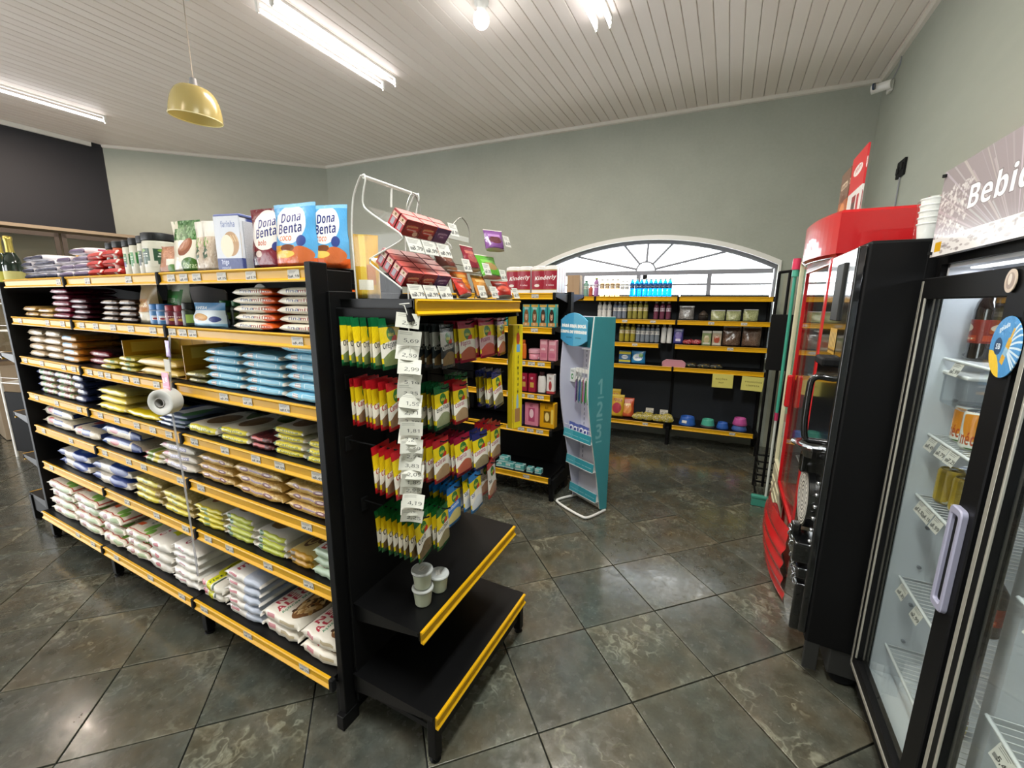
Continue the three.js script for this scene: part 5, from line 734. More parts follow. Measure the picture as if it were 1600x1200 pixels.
// ---------------------------------------------------------------- goods on the wall unit under the window
{
  const put = (x, y, d) => alongWall(x, y, d), WY = WYAW;
  const S = [1.626, 1.381, 1.123, 0.879, 0.241];
  const plastic = (c) => phys(c, 0.12, { transmission: 0.85, thickness: 0, ior: 1.4 }), liquid = (c) => phys(c, 0.1, { transmission: 0.92, thickness: 0.05, ior: 1.33, attenuationColor: new THREE.Color(c), attenuationDistance: c === '#ecd0a8' ? 0.07 : 0.05 });
  const lab = (a, b) => print((g) => { F(g, a); for (let i = 0; i < 3; i++) { F(g, b, i * 86 + 16, 70, 54, 110); F(g, '#f2f2ee', i * 86 + 24, 100, 38, 30); } });
  const W = { white: lab('#dcdcd8', '#8a8a9a'), blue: lab('#3a5a8a', '#223f70'), yel: lab('#d9d3b0', '#c2a23a'), pur: lab('#cfc0cc', '#7a3a6a'), amb: lab('#d9c8a8', '#9a6a3a') };
  // bottle: liquid body, neck, cap and wrap label
  const proto = {};
  const bottle = (key, label, pos, o) => {
    const r = o.r, h = o.h; let p = proto[key];
    const build = (t) => {
      part('bottle', lathe([[0, 0], [r * 0.85, 0], [r, 0.008], [r, h * 0.3], [r * 0.94, h * 0.36], [r, h * 0.42], [r, h * 0.72], [r * 0.92, h * 0.79], [r * 0.6, h * 0.86], [r * 0.48, h * 0.89], [r * 0.46, h * 0.94], [0, h * 0.94]], 16), o.body, t);
      part('cap', at(lathe([[0, 0], [r * 0.54, 0], [r * 0.54, h * 0.075], [r * 0.48, h * 0.085], [0, h * 0.085]], 12), 0, h * 0.915, 0), o.cap, t);
      if (o.wrap) { const g = new THREE.CylinderGeometry(r * 1.015, r * 1.015, h * 0.2, 16, 1, true); part('wrap_label', paint(at(g, 0, h * 0.56, 0), o.wrap), o.wrap.m, t); }
    };
    if (!p) { p = proto[key] = thing(o.name, label, 'bottle', pos, WY + rr(-0.4, 0.4), o.group); build(p); return p; }
    return copy(p, label, pos, WY + rr(-0.4, 0.4), o.group);
  };
  const N = ['first', 'second', 'third', 'fourth', 'fifth', 'sixth', 'seventh', 'eighth', 'ninth'];
  const row = (key, n, x0, x1, lv, d, o, words) => { for (let i = 0; i < n; i++) bottle(key, `${words}, ${N[i]} from left in its row`, put(n > 1 ? x0 + (x1 - x0) * i / (n - 1) : x0, S[lv], d + rr(-0.008, 0.008)), o); };
  row('blue', 9, -1.0, -0.606, 0, 0.22, { name: 'cleaner_bottle', r: 0.0245, h: 0.195, body: liquid('#35a8ea'), cap: M.white, wrap: W.blue, group: 'blue cleaner bottles' }, 'bright blue see-through cleaner bottle in the window light');
  row('amber', 4, -1.334, -1.16, 0, 0.22, { name: 'cleaner_bottle', r: 0.026, h: 0.195, body: liquid('#ecd0a8'), cap: M.white, wrap: W.amb, group: 'amber cleaner bottles' }, 'pale amber cleaner bottle in the window light');
  row('pale', 2, -1.105, -1.058, 0, 0.22, { name: 'cleaner_bottle', r: 0.0225, h: 0.175, body: plastic('#f4f2ec'), cap: M.white, wrap: W.white, group: 'colourless cleaner bottles' }, 'colourless cleaner bottle between the amber and blue rows');
  bottle('green1', 'small green and white spray bottle at the left end under the window', put(-1.52, S[0], 0.22), { name: 'spray_bottle', r: 0.032, h: 0.18, body: mat('#7fa89a', 0.35), cap: mat('#4f8a6a', 0.4), wrap: lab('#c9d8d0', '#5f8a7a') });
  bottle('red1', 'small red bottle between the green and the purple ones', put(-1.46, S[0], 0.24), { name: 'small_bottle', r: 0.024, h: 0.12, body: mat('#c05a48', 0.35), cap: M.white });
  bottle('pur1', 'purple bottle with lime top at the left under the window', put(-1.4, S[0], 0.23), { name: 'softener_bottle', r: 0.028, h: 0.21, body: mat('#b07ab4', 0.35), cap: mat('#b9c848', 0.4), wrap: lab('#e0c8e0', '#8a3a7a') });
  [[-1.7, 0], [-1.62, 0.02]].forEach(([x, dz], i) => single('brown_box', `plain brown cardboard box beside the window end, ${i ? 'right' : 'left'} one`, 'box', rbox(0.075, 0.24, 0.12, 0.004, 0, 0.12, 0), mat('#a98f72', 0.75), put(x, S[0], 0.22 + dz), [0, WY, 0]));
  row('whitecap', 3, -1.35, -1.24, 1, 0.22, { name: 'bleach_bottle', r: 0.026, h: 0.185, body: mat('#d9d9d6', 0.35), cap: M.white, wrap: W.white, group: 'white bleach bottles' }, 'white bleach bottle on the second shelf under the window');
  row('grey', 3, -1.175, -1.07, 1, 0.22, { name: 'clear_bottle', r: 0.026, h: 0.185, body: phys('#8d96a6', 0.2, { transmission: 0.25, thickness: 0 }), cap: M.white, wrap: W.white, group: 'clear bottles on the second shelf' }, 'clear grey bottle on the second shelf');
  row('yellow', 4, -1.01, -0.84, 1, 0.22, { name: 'cleaner_bottle', r: 0.026, h: 0.195, body: phys('#a39c4e', 0.2, { transmission: 0.2, thickness: 0 }), cap: M.white, wrap: W.yel, group: 'yellow cleaner bottles, second shelf' }, 'yellow-green cleaner bottle on the second shelf');
  row('purple', 3, -0.728, -0.6, 1, 0.22, { name: 'cleaner_bottle', r: 0.026, h: 0.19, body: phys('#7d4258', 0.2, { transmission: 0.2, thickness: 0 }), cap: M.white, wrap: W.pur, group: 'wine-coloured cleaner bottles' }, 'wine-coloured cleaner bottle on the second shelf');
  row('yellow2', 3, -1.086, -0.962, 2, 0.22, { name: 'cleaner_bottle', r: 0.028, h: 0.205, body: phys('#b3a540', 0.2, { transmission: 0.2, thickness: 0 }), cap: mat('#d9c84a', 0.4), wrap: W.yel, group: 'yellow cleaner bottles, third shelf' }, 'yellow cleaner bottle on the third shelf');
  row('clear2', 5, -0.905, -0.7, 2, 0.22, { name: 'clear_bottle', r: 0.025, h: 0.195, body: phys('#8d97a2', 0.2, { transmission: 0.25, thickness: 0 }), cap: M.white, wrap: W.white, group: 'clear bottles on the third shelf' }, 'clear bottle with white label on the third shelf');
  row('white2', 2, -0.63, -0.57, 2, 0.22, { name: 'bleach_bottle', r: 0.027, h: 0.21, body: mat('#d6d8d6', 0.4), cap: M.white, group: 'plain white bottles' }, 'plain white bottle on the third shelf');
  const clearBag = (inner) => print((g) => { F(g, inner[0]); speck(g, inner, 420, 6); F(g, '#d9d9dc', 0, 0, 256, 20); }, 0.15);
  const stand2 = (name, label, cat, w, h, d, c, x, lv, dd, o = {}) => { const m = single(name, label, cat, pouchGeo(w, h, d, c, x * 3, o), c.m, put(x, S[lv], dd)); m.rotation.set(o.lean ?? 0, WY + (o.turn ?? 0), 0, 'YXZ'); return m; };
  const grey = clearBag(['#7d7a78', '#9a9490', '#5e5a58']), seed = clearBag(['#a3a878', '#bfc290', '#868b5a']), kib = clearBag(['#6b5346', '#7d6454', '#55402f']);
  stand2('clear_bag', 'grey clear bag at the left of the right-hand second shelf', 'bag', 0.15, 0.15, 0.07, grey, -0.416, 1, 0.22); 
  { const t = thing('dark_tub', 'small dark tub with clear lid beside the grey clear bag', 'tub', put(-0.25, S[1], 0.22), WY); part('tub', lathe([[0, 0], [0.045, 0], [0.05, 0.05], [0.046, 0.052], [0, 0.05]], 20), mat('#3a3430', 0.4), t); part('lid', at(lathe([[0, 0], [0.05, 0], [0.04, 0.02], [0.012, 0.05], [0, 0.052]], 20), 0, 0.05, 0), mat('#4a4038', 0.4), t); }
  [[-0.11, 'left'], [0.035, 'middle'], [0.19, 'right']].forEach(([x, n], i) => stand2('seed_bag', `pale green clear seed bag, ${n} of three on the second shelf`, 'seed bag', 0.13, 0.11 + (i === 2 ? 0.012 : 0), 0.07, seed, x, 1, 0.22, { waist: -0.03 }));
  [[0.04, 'left'], [0.222, 'right']].forEach(([x, n]) => stand2('pet_food_bag', `large clear bag of brown pet food, ${n} of the pair`, 'pet food', 0.165, 0.205, 0.09, kib, x, 2, 0.2, { waist: -0.02 }));
  const cart = (a, b) => print((g) => { F(g, a); F(g, '#e6e4d8', 0, 0, 256, 40); O(g, b, 128, 150, 80, 70); T(g, 'pet', 80, 120, 60, '#f0ece0'); F(g, '#d9d5c6', 30, 210, 196, 30); });
  const gc = cart('#8a9a6a', '#c2b48a'), gc2 = cart('#b8a890', '#b0503a');
  single('pet_carton', 'green and cream carton beside the pet food bags', 'carton', cartonGeo(0.088, 0.15, 0.05, gc), gc.m, put(-0.198, S[2], 0.22), [0, WY, 0]); single('pet_carton', 'cream and red carton touching the left pet food bag', 'carton', cartonGeo(0.088, 0.152, 0.05, gc2), gc2.m, put(-0.1, S[2], 0.22), [0, WY, 0]);
  const vio = print((g) => { F(g, '#3f3f86'); O(g, '#7a6ab0', 128, 110, 90, 60); F(g, '#d9d2e6', 60, 170, 130, 40); });
  stand2('purple_pouch', 'purple detergent pouch at the left end of the right third shelf', 'pouch', 0.1, 0.165, 0.06, vio, -0.478, 2, 0.22);
  const redp = print((g) => { F(g, '#9a2230'); speck(g, ['#b53a44', '#7d1420', '#d9a0a0'], 160, 8); });
  for (const [x, y, n] of [[-0.37, 0, 'left'], [-0.29, 0, 'right']]) single('red_sachet', `crumpled red sachet lying on the third shelf, ${n} one`, 'sachet', bagGeo(0.1, 0.06, 0.1, redp, x * 9, { lump: 0.3 }), redp.m, put(x, S[2] + y, 0.22), [0, WY + x, 0]);
  const byb = print((g) => { F(g, '#3a6a9a'); F(g, '#d9cf4a', 0, 20, 256, 50); F(g, '#d9cf4a', 0, 190, 256, 40); O(g, '#e6ecf0', 128, 130, 70, 40); T(g, 'sabão', 66, 142, 44, '#2a4a7a'); }), bp = print((g) => { F(g, '#2a86c0'); O(g, '#e4eef2', 120, 130, 90, 70); O(g, '#6aa84a', 180, 90, 40, 40); T(g, 'omo', 76, 150, 60, '#2a4aa0'); });
  single('soap_powder_box', 'blue and yellow soap powder box on the fourth shelf', 'soap powder', cartonGeo(0.13, 0.14, 0.06, byb), byb.m, put(-1.032, S[3], 0.22), [0, WY, 0]); stand2('soap_powder_bag', 'bright blue soap powder bag beside the yellow-banded box', 'soap powder', 0.155, 0.145, 0.07, bp, -0.885, 3, 0.22, { top: 0.97 });
  { const t = thing('pink_tray', 'flat pink plastic dish standing over the fourth shelf edge', 'tray', put(-0.5, S[3] - 0.005, 0.29), WY); part('dish', at(extr(shapeOf([[-0.1, 0], [0.1, 0], [0.115, 0.05], [0.08, 0.075], [-0.08, 0.075], [-0.115, 0.05]]), 0.03, 0.004), 0, 0, 0), mat('#cf8f9c', 0.45), t); part('rim', tube([[-0.1, 0, 0.034], [0.1, 0, 0.034], [0.115, 0.05, 0.034], [0.08, 0.075, 0.034], [-0.08, 0.075, 0.034], [-0.115, 0.05, 0.034]], 0.004, 40, 5, true), mat('#d9a0ac', 0.4), t); }
  const dk = print((g) => { F(g, '#2f332c'); speck(g, ['#444a3c', '#20241e', '#9a3a4a', '#c9a84a'], 60, 8); });
  [[-0.33, 'left'], [-0.2, 'middle'], [-0.08, 'right']].forEach(([x, n]) => single('dark_sachet', `dark olive soft packet lying on the fourth shelf, ${n} one`, 'packet', bagGeo(0.13, 0.045, 0.12, dk, x * 5), dk.m, put(x, S[3], 0.23), [0, WY + x * 0.5, 0]));
  const nt = ['#d8d06e', '#ddd676'].map((c, k) => print((g) => { F(g, c); T(g, k ? 'PRODUTOS' : 'RAÇÕES', 40, 110, 38, '#8a7f3a'); T(g, k ? 'LIMPEZA' : 'PET', k ? 56 : 80, 176, 38, '#8a7f3a'); }, 0.8));
  [[-0.01, 0.765], [0.262, 0.757]].forEach(([x, y], i) => single('paper_note', `handwritten yellow paper note stuck on the shelf edge, ${i ? 'right' : 'left'} one`, 'note', paint(new RoundedBoxGeometry(0.195, 0.145, 0.002, 1, 0.0008), nt[i]), nt[i].m, put(x, y, 0.338), [0, WY, i ? -0.03 : 0.01]));
  const yr = print((g) => { F(g, '#cfa62a'); O(g, '#b03a4a', 120, 150, 90, 60); T(g, 'PIPOCA', 40, 80, 48, '#8a2040'); F(g, '#e2c860', 0, 0, 256, 24); }), ro = print((g) => { F(g, '#c0502a'); O(g, '#d98a3a', 128, 140, 90, 70); T(g, 'salgado', 40, 100, 44, '#f2d890'); });
  stand2('snack_bag', 'yellow snack bag at the left of the bottom shelf, rear one', 'snack bag', 0.16, 0.3, 0.09, yr, -1.15, 4, 0.12, {}); stand2('snack_bag', 'yellow and red snack bag at the front left of the bottom shelf', 'snack bag', 0.15, 0.26, 0.09, yr, -1.08, 4, 0.26, { lean: -0.06 }); stand2('snack_bag', 'orange-red snack bag leaning beside the yellow ones', 'snack bag', 0.15, 0.225, 0.08, ro, -0.97, 4, 0.24, { lean: -0.2, turn: 0.1 });
  const cd = clearBag(['#b0a040', '#d9c850', '#8a8a7a', '#c9b43a', '#dcd9c8']);
  [[-0.83, 'leftmost'], [-0.73, 'second'], [-0.62, 'third'], [-0.525, 'rightmost']].forEach(([x, n], i) => single('sweet_bag', `clear bag of yellow sweets on the bottom shelf, ${n} of four`, 'sweets', bagGeo(0.13, 0.08 + (i % 2) * 0.015, 0.14, cd, x * 4, { lump: 0.25 }), cd.m, put(x, S[4], 0.26), [0, WY + (i - 1.5) * 0.12, 0]));
  [[-0.72, 0.345], [-0.565, 0.34]].forEach(([x, y], i) => single('price_card', `white price card standing above the sweets, ${i ? 'right' : 'left'} one`, 'price card', paintLabel(rbox(0.085, 0.05, 0.002, 0.0008), i + 2), priceMat, put(x, y, 0.22), [-0.1, WY, 0]));
  const bowl = (label, x, y, r, h, c, rim, sticker) => { const t = thing('pet_bowl', label, 'pet bowl', put(x, S[4] + y, 0.27), WY); part('bowl', lathe([[0, 0.012], [r * 0.6, 0.012], [r * 0.64, 0], [r, 0.002], [r * 0.98, 0.02], [r * 0.82, h * 0.9], [r * 0.78, h], [r * 0.7, h * 0.97], [r * 0.62, h * 0.3], [0, h * 0.26]], 32), mat(c, 0.35), t); part('base_ring', lathe([[r * 0.99, 0], [r * 1.03, 0.004], [r * 1.03, 0.014], [r * 0.99, 0.022]], 32), mat(rim, 0.4), t); if (sticker) part('sticker', at(new THREE.PlaneGeometry(0.05, 0.03), -0.03, h * 0.5, r * 0.9, -0.3, -0.3), M.paper, t); return t; };
  bowl('large blue pet bowl with a white sticker, leftmost on the bottom shelf', -0.312, 0, 0.085, 0.09, '#2f62b8', '#2a58a8', true); bowl('turquoise pet bowl with dark base ring', -0.105, 0, 0.07, 0.082, '#4fae96', '#4a4a4c'); bowl('small blue pet bowl between the turquoise and pink ones', 0.04, 0, 0.058, 0.065, '#2f62b8', '#2a58a8'); bowl('blue pet bowl carrying the pink one', 0.2, 0, 0.07, 0.06, '#4a6ab0', '#3a5a9c'); bowl('pink pet bowl stacked on a blue one', 0.2, 0.058, 0.068, 0.075, '#c0559c', '#a84888');
}

// ---------------------------------------------------------------- coolers along the right wall
const CX = 0.56;   // front plane of the glass-door cooler
const cooler = thing('drinks_cooler', 'black glass-door drinks cooler with a lit-looking printed header at the right edge', 'refrigerator', [CX, 0, -1.3]);
{
  const D = 0.47, z0 = -0.58, z1 = 0.6;   // local: +x into the wall, z along it
  part('cabinet', [box(D, 0.03, z1 - z0, D / 2 + 0.03, 1.915, (z0 + z1) / 2), box(D, 0.12, z1 - z0, D / 2 + 0.03, 0.12, (z0 + z1) / 2), box(D, 1.84, 0.03, D / 2 + 0.03, 1.0, z0 + 0.015), box(D, 1.84, 0.03, D / 2 + 0.03, 1.0, z1 - 0.015), box(0.02, 1.84, z1 - z0, D + 0.025, 1.0, (z0 + z1) / 2), box(D, 0.22, z1 - z0 - 0.06, D / 2 + 0.03, 1.79, (z0 + z1) / 2)], M.black, cooler);
  part('liner', [box(D - 0.03, 1.5, 0.012, D / 2 + 0.03, 0.93, z0 + 0.04), box(D - 0.03, 1.5, 0.012, D / 2 + 0.03, 0.93, z1 - 0.04), box(0.012, 1.5, z1 - z0 - 0.07, D, 0.93, (z0 + z1) / 2), box(D - 0.03, 0.012, z1 - z0 - 0.07, D / 2 + 0.03, 0.19, (z0 + z1) / 2), box(D - 0.03, 0.012, z1 - z0 - 0.07, D / 2 + 0.03, 1.675, (z0 + z1) / 2), box(D - 0.06, 1.5, 0.05, D / 2 + 0.06, 0.93, 0.02)], M.liner, cooler);
  const corner = []; for (const y of [0.35, 0.5, 0.65, 0.8, 0.95, 1.1, 1.25, 1.4]) corner.push(at(new THREE.CylinderGeometry(0.006, 0.006, 0.01, 8), 0.12, y, z0 + 0.05, Math.PI / 2));
  part('shelf_peg', corner, M.greyPlastic, cooler);
  // two doors
  [[-0.575, 0.0], [0.03, 0.595]].forEach(([a, b], k) => {
    const d = new THREE.Group(); d.name = 'door'; cooler.add(d); const W = b - a, c = (a + b) / 2, y0 = 0.165, y1 = 1.635, H = y1 - y0, cy = (y0 + y1) / 2;
    const st = 0.075, frame = shapeOf([[-W / 2, -H / 2], [W / 2, -H / 2], [W / 2, H / 2], [-W / 2, H / 2]]);
    frame.holes.push(new THREE.Path([[-W / 2 + 0.042, -H / 2 + 0.05], [W / 2 - st, -H / 2 + 0.05], [W / 2 - st, H / 2 - 0.06], [-W / 2 + 0.042, H / 2 - 0.06]].map((p) => new THREE.Vector2(...p))));
    const fg = extr(frame, 0.032, 0.003); fg.rotateY(-Math.PI / 2); fg.scale(1, 1, 1); // shape x -> z
    part('door_frame', at(fg, 0.034, cy, c), M.black, d);
    part('door_glass', box(0.006, H - 0.09, W - 0.1, 0.014, cy, c - 0.014), M.glass, d);
    const edge = (z, w) => rbox(0.012, H - 0.01, w, 0.002, 0.004, cy, z);
    part('chrome_edge', [edge(a + 0.007, 0.017), rbox(0.014, 0.016, W - 0.02, 0.002, 0.003, y0 + 0.01, c)], M.trim, d); part('inner_trim', rbox(0.006, H - 0.12, 0.007, 0.002, 0.0, cy, a + 0.044), M.trim, d);
    if (k === 0) {
      const hs = new THREE.Shape(), ho = new THREE.Path(), rr2 = (q, w, h, e) => { q.moveTo(-w + e, -h); q.lineTo(w - e, -h); q.quadraticCurveTo(w, -h, w, -h + e); q.lineTo(w, h - e); q.quadraticCurveTo(w, h, w - e, h); q.lineTo(-w + e, h); q.quadraticCurveTo(-w, h, -w, h - e); q.lineTo(-w, -h + e); q.quadraticCurveTo(-w, -h, -w + e, -h); };
      rr2(hs, 0.027, 0.137, 0.014); rr2(ho, 0.019, 0.122, 0.01); hs.holes.push(ho); const hg = extr(hs, 0.01, 0.003); hg.rotateY(-Math.PI / 2); part('handle', at(hg, -0.002, 0.925, b - 0.05), mat('#a3a3b8', 0.38, { metalness: 0.2 }), d); part('handle_recess', rbox(0.006, 0.25, 0.042, 0.002, -0.003, 0.925, b - 0.05), M.blackMatte, d); }
    });
  // header sign, leaning out
  const headTex = canvasTex(1024, 300, (g, w, h) => {
    const q = g.createLinearGradient(0, 0, w, h); q.addColorStop(0, '#a79a9c'); q.addColorStop(0.5, '#94888c'); q.addColorStop(1, '#a1989b'); g.fillStyle = '#9b8f92'; g.fillRect(0, 0, w, h);
    let s = 3; const r = () => (s = (s * 16807) % 2147483647) / 2147483647;
    for (let i = 0; i < 90; i++) { const a = Math.PI * (1.02 + r() * 0.96), L = 200 + r() * 700, wd = 0.004 + r() * 0.02; g.fillStyle = `rgba(${215 + r() * 30 | 0},${205 + r() * 30 | 0},${205 + r() * 30 | 0},${0.12 + r() * 0.3})`; g.beginPath(); g.moveTo(430, 330); g.lineTo(430 + Math.cos(a) * L, 330 + Math.sin(a) * L); g.lineTo(430 + Math.cos(a + wd) * L, 330 + Math.sin(a + wd) * L); g.fill(); }
    for (let i = 0; i < 240; i++) { g.fillStyle = `rgba(235,228,226,${0.25 + r() * 0.4})`; g.beginPath(); g.ellipse(r() * 170 + 10, 70 + r() * 210, 2 + r() * 9, 2 + r() * 5, r() * 3, 0, 7); g.fill(); }
    g.fillStyle = '#e9e4e2'; g.fillRect(0, 236, w, 64);
    for (let i = 0; i < 60; i++) { g.fillStyle = `rgba(150,140,140,${0.3 + r() * 0.4})`; g.beginPath(); g.ellipse(r() * 420 + 60, 240 + r() * 50, 3 + r() * 12, 2 + r() * 5, 0, 0, 7); g.fill(); }
    g.fillStyle = '#d9a520'; g.fillRect(22, 250, 40, 34);
    g.font = 'bold 100px sans-serif'; g.fillStyle = '#f4f2f2'; g.strokeStyle = '#7d7275'; g.lineWidth = 5; g.strokeText('Bebidas', 165, 168); g.fillText('Bebidas', 165, 168);
  });
  const hp = new THREE.BoxGeometry(1.11, 0.25, 0.02); hp.rotateY(-Math.PI / 2); 
  part('header_sign', hp, film(headTex, 0.22), cooler, [0.0, 1.825, 0.03]);
  part('header_bolt', [at(cyl(0.006, 0.006, 0.008), -0.0135, 1.712, -0.515, 0, 0, 0), at(cyl(0.006, 0.006, 0.008), -0.0135, 1.938, -0.515)], M.blackMatte, cooler);
  // wire shelves
  for (const y of [1.385, 1.13, 0.915, 0.6, 0.32]) for (const [a, b] of [[z0 + 0.05, -0.01], [0.05, z1 - 0.05]]) {
    const g = []; for (let z = a; z <= b; z += 0.022) g.push(rod([0.075, y, z], [D - 0.02, y, z], 0.0018, 5));
    g.push(rod([0.075, y, a], [0.075, y, b], 0.005), rod([0.26, y - 0.003, a], [0.26, y - 0.003, b], 0.003), rod([D - 0.02, y, a], [D - 0.02, y, b], 0.004));
    part('wire_shelf', g, M.whiteMetal, cooler);
  }
  for (const [a, b] of [[z0 + 0.05, -0.01], [0.05, z1 - 0.05]]) { const l = new THREE.RectAreaLight('#f1f5ff', COOLER_LED, b - a - 0.04, 0.03); l.position.set(0.1, 1.66, (a + b) / 2); l.rotation.set(-Math.PI / 2, 0, Math.PI / 2, 'YXZ'); l.rotation.order = 'YXZ'; l.rotation.set(-Math.PI / 2, Math.PI / 2, 0); cooler.add(l); part('led_strip', rbox(0.03, 0.006, b - a - 0.03, 0.002, 0.1, 1.667, (a + b) / 2), mat('#ffffff', 0.5, { emissive: '#ffffff', emissiveIntensity: 1.5 }), cooler); }
}

// ---------------------------------------------------------------- goods in the glass-door cooler
{
  const C = (x, y, z) => [CX + x, y, -1.3 + z];
  const can = (name, label, pos, c, capC = '#c9ccd2') => { const t = thing(name, label, 'can', pos, rr(0, 6)); part('can_body', paint(lathe([[0.024, 0], [0.03, 0.006], [0.0325, 0.012], [0.0325, 0.105], [0.029, 0.114], [0.027, 0.116]], 28), c), c.m, t); part('can_top', lathe([[0, 0.113], [0.025, 0.1125], [0.0268, 0.117], [0.028, 0.115], [0.0285, 0.112]], 24), mat(capC, 0.25, { metalness: 1 }), t); part('tab', rbox(0.014, 0.002, 0.02, 0.0008, 0, 0.116, 0.004), M.chrome, t); return t; };
  const gold = print((g) => { F(g, '#b59a2c'); for (let i = 0; i < 4; i++) { F(g, '#8f7a22', i * 64, 0, 18, 256); O(g, '#d9d2ba', i * 64 + 40, 190, 18, 40); } F(g, '#d2bc4a', 0, 0, 256, 20); }, 0.25), fruit = print((g) => { F(g, '#d9dcd2'); F(g, '#a83038', 0, 20, 256, 16); for (let i = 0; i < 3; i++) { O(g, '#d98a24', i * 86 + 40, 110, 34, 34); O(g, '#5f8a44', i * 86 + 50, 190, 26, 20); T(g, 'néctar', i * 86 + 6, 150, 26, '#b04a24'); } }, 0.25);
  can('juice_can', 'white fruit juice can with orange print, front one on the second wire shelf', C(0.13, 1.134, -0.455), fruit); can('juice_can', 'white fruit juice can with orange print, rear one behind the door stile', C(0.12, 1.134, -0.37), fruit); can('juice_can', 'white fruit juice can deeper in the cooler', C(0.22, 1.134, -0.42), fruit);
  can('gold_can', 'golden beer can on the third wire shelf', C(0.13, 0.919, -0.478), gold, '#c2a84a'); can('gold_can', 'golden beer can behind the first one, near the door stile', C(0.14, 0.919, -0.4), gold, '#c2a84a');
  const bottleC = (label, pos, h, r, glassM, lab, capM, name = 'beer_bottle') => { const t = thing(name, label, 'bottle', pos, rr(0, 6)); part('bottle', lathe([[0, 0], [r * 0.92, 0], [r, 0.006], [r, h * 0.55], [r * 0.9, h * 0.64], [r * 0.42, h * 0.78], [r * 0.36, h * 0.95], [0, h * 0.95]], 22), glassM, t); part('label', paint(at(new THREE.CylinderGeometry(r * 1.012, r * 1.012, h * 0.26, 22, 1, true), 0, h * 0.32, 0), lab), lab.m, t); part('cap', at(cyl(r * 0.44, r * 0.46, h * 0.05, 0, h * 0.965, 0, 16), 0, 0, 0), capM, t); return t; };
  const dark = phys('#20140e', 0.08, { clearcoat: 1 }), redL = print((g) => { for (let i = 0; i < 2; i++) { F(g, '#8a2a1c', i * 128, 0, 128, 256); O(g, '#d9cbb0', i * 128 + 64, 90, 40, 50); F(g, '#c04a20', i * 128 + 10, 170, 108, 60); T(g, 'beer', i * 128 + 36, 216, 36, '#e6d8b0'); } }, 0.3), yelL = print((g) => { for (let i = 0; i < 2; i++) { F(g, '#c9b81c', i * 128, 0, 128, 256); O(g, '#2a2a1c', i * 128 + 64, 100, 34, 40); O(g, '#e2d84a', i * 128 + 64, 190, 50, 34); } }, 0.3), grnL = print((g) => { F(g, '#2c6a44'); F(g, '#d9d2c0', 20, 80, 216, 80); }, 0.3);
  bottleC('tall dark bottle with red label on the top wire shelf behind the round sticker', C(0.14, 1.39, -0.485), 0.27, 0.036, dark, redL, M.chrome);
  bottleC('dark red-labelled bottle on the fifth wire shelf at the lower left', C(0.16, 0.604, -0.38), 0.22, 0.036, dark, redL, M.black); bottleC('dark red-labelled bottle standing behind the long handle', C(0.2, 0.604, -0.3), 0.22, 0.036, dark, redL, M.black); bottleC('red and yellow bottle on the cooler floor behind the left door', C(0.2, 0.198, -0.36), 0.115, 0.045, mat('#8a3a30', 0.3), yelL, M.black, 'soda_bottle');
  [[0.13, 0.326, 0.2, 'nearest'], [0.2, 0.326, 0.3, 'second'], [0.13, 0.326, 0.34, 'third']].forEach(([x, y, z, n]) => bottleC(`dark bottle with yellow label in the right compartment's low shelf, ${n} of three`, C(x, y, z), 0.2, 0.042, dark, yelL, M.black));
  bottleC('dark bottle with small red label in the right compartment', C(0.2, 0.326, 0.11), 0.2, 0.034, dark, redL, M.black); bottleC('green-labelled bottle at the bottom of the right compartment', C(0.14, 0.198, 0.1), 0.11, 0.036, mat('#2a6a4a', 0.3), grnL, M.black); bottleC('yellow-labelled bottle on the middle right wire shelf', C(0.13, 0.604, 0.2), 0.2, 0.04, dark, yelL, M.black); bottleC('yellow-labelled bottle on the upper right wire shelf', C(0.13, 0.919, 0.22), 0.2, 0.04, dark, yelL, M.black);
  { const t = thing('clear_box', 'clear plastic box on the upper wire shelf under the dark bottle', 'box', C(0.15, 1.29, -0.455)); part('box', rbox(0.14, 0.1, 0.16, 0.012), phys('#e9edf0', 0.1, { transmission: 0.9, thickness: 0 }), t); part('rim', rbox(0.146, 0.012, 0.166, 0.005, 0, 0.052, 0), M.white, t); }
  // price slips clipped on the wire shelves
  [[1.385, -0.42], [1.13, -0.475], [1.13, -0.4], [1.13, -0.33], [0.915, -0.46], [0.915, -0.4], [0.915, -0.34], [0.6, -0.46], [0.6, -0.34], [0.6, 0.15], [0.32, 0.12], [0.915, 0.15]].forEach(([y, z], i) => { const g = new THREE.PlaneGeometry(0.06, 0.045, 6, 2), p = g.attributes.position; for (let k = 0; k < p.count; k++) p.setZ(k, 0.35 * Math.pow(p.getX(k), 2) * (i % 2 ? 6 : -4)); g.computeVertexNormals(); const m = part('price_slip', paintLabel(g, i % 8), priceMat, cooler, [0.066, y - 0.02, z]); m.rotation.set(-0.35, -Math.PI / 2, 0, 'YXZ'); });
  // round advertising stickers on the door glass
  const ad = print((g) => { F(g, '#4a90c8'); g.fillStyle = '#e9c23a'; g.beginPath(); g.moveTo(0, 150); g.quadraticCurveTo(90, 130, 130, 256); g.lineTo(0, 256); g.fill(); for (let i = 0; i < 9; i++) { g.strokeStyle = '#cfe2ee'; g.lineWidth = 9; g.beginPath(); g.moveTo(140, 130); g.quadraticCurveTo(190 + i * 6, 20 + i * 26, 256, 10 + i * 30); g.stroke(); } g.save(); g.translate(150, 130); g.rotate(0.35); g.fillStyle = '#d9a83a'; g.fillRect(-16, -40, 32, 110); g.fillRect(-7, -86, 14, 50); g.fillStyle = '#8fb8d0'; g.fillRect(-16, 0, 32, 34); g.restore(); O(g, '#23466a', 74, 128, 34, 36); T(g, 'SB', 54, 140, 34, '#dfe8ee'); T(g, 'gelada', 60, 70, 26, '#e9f0f4', -20); }, 0.3);
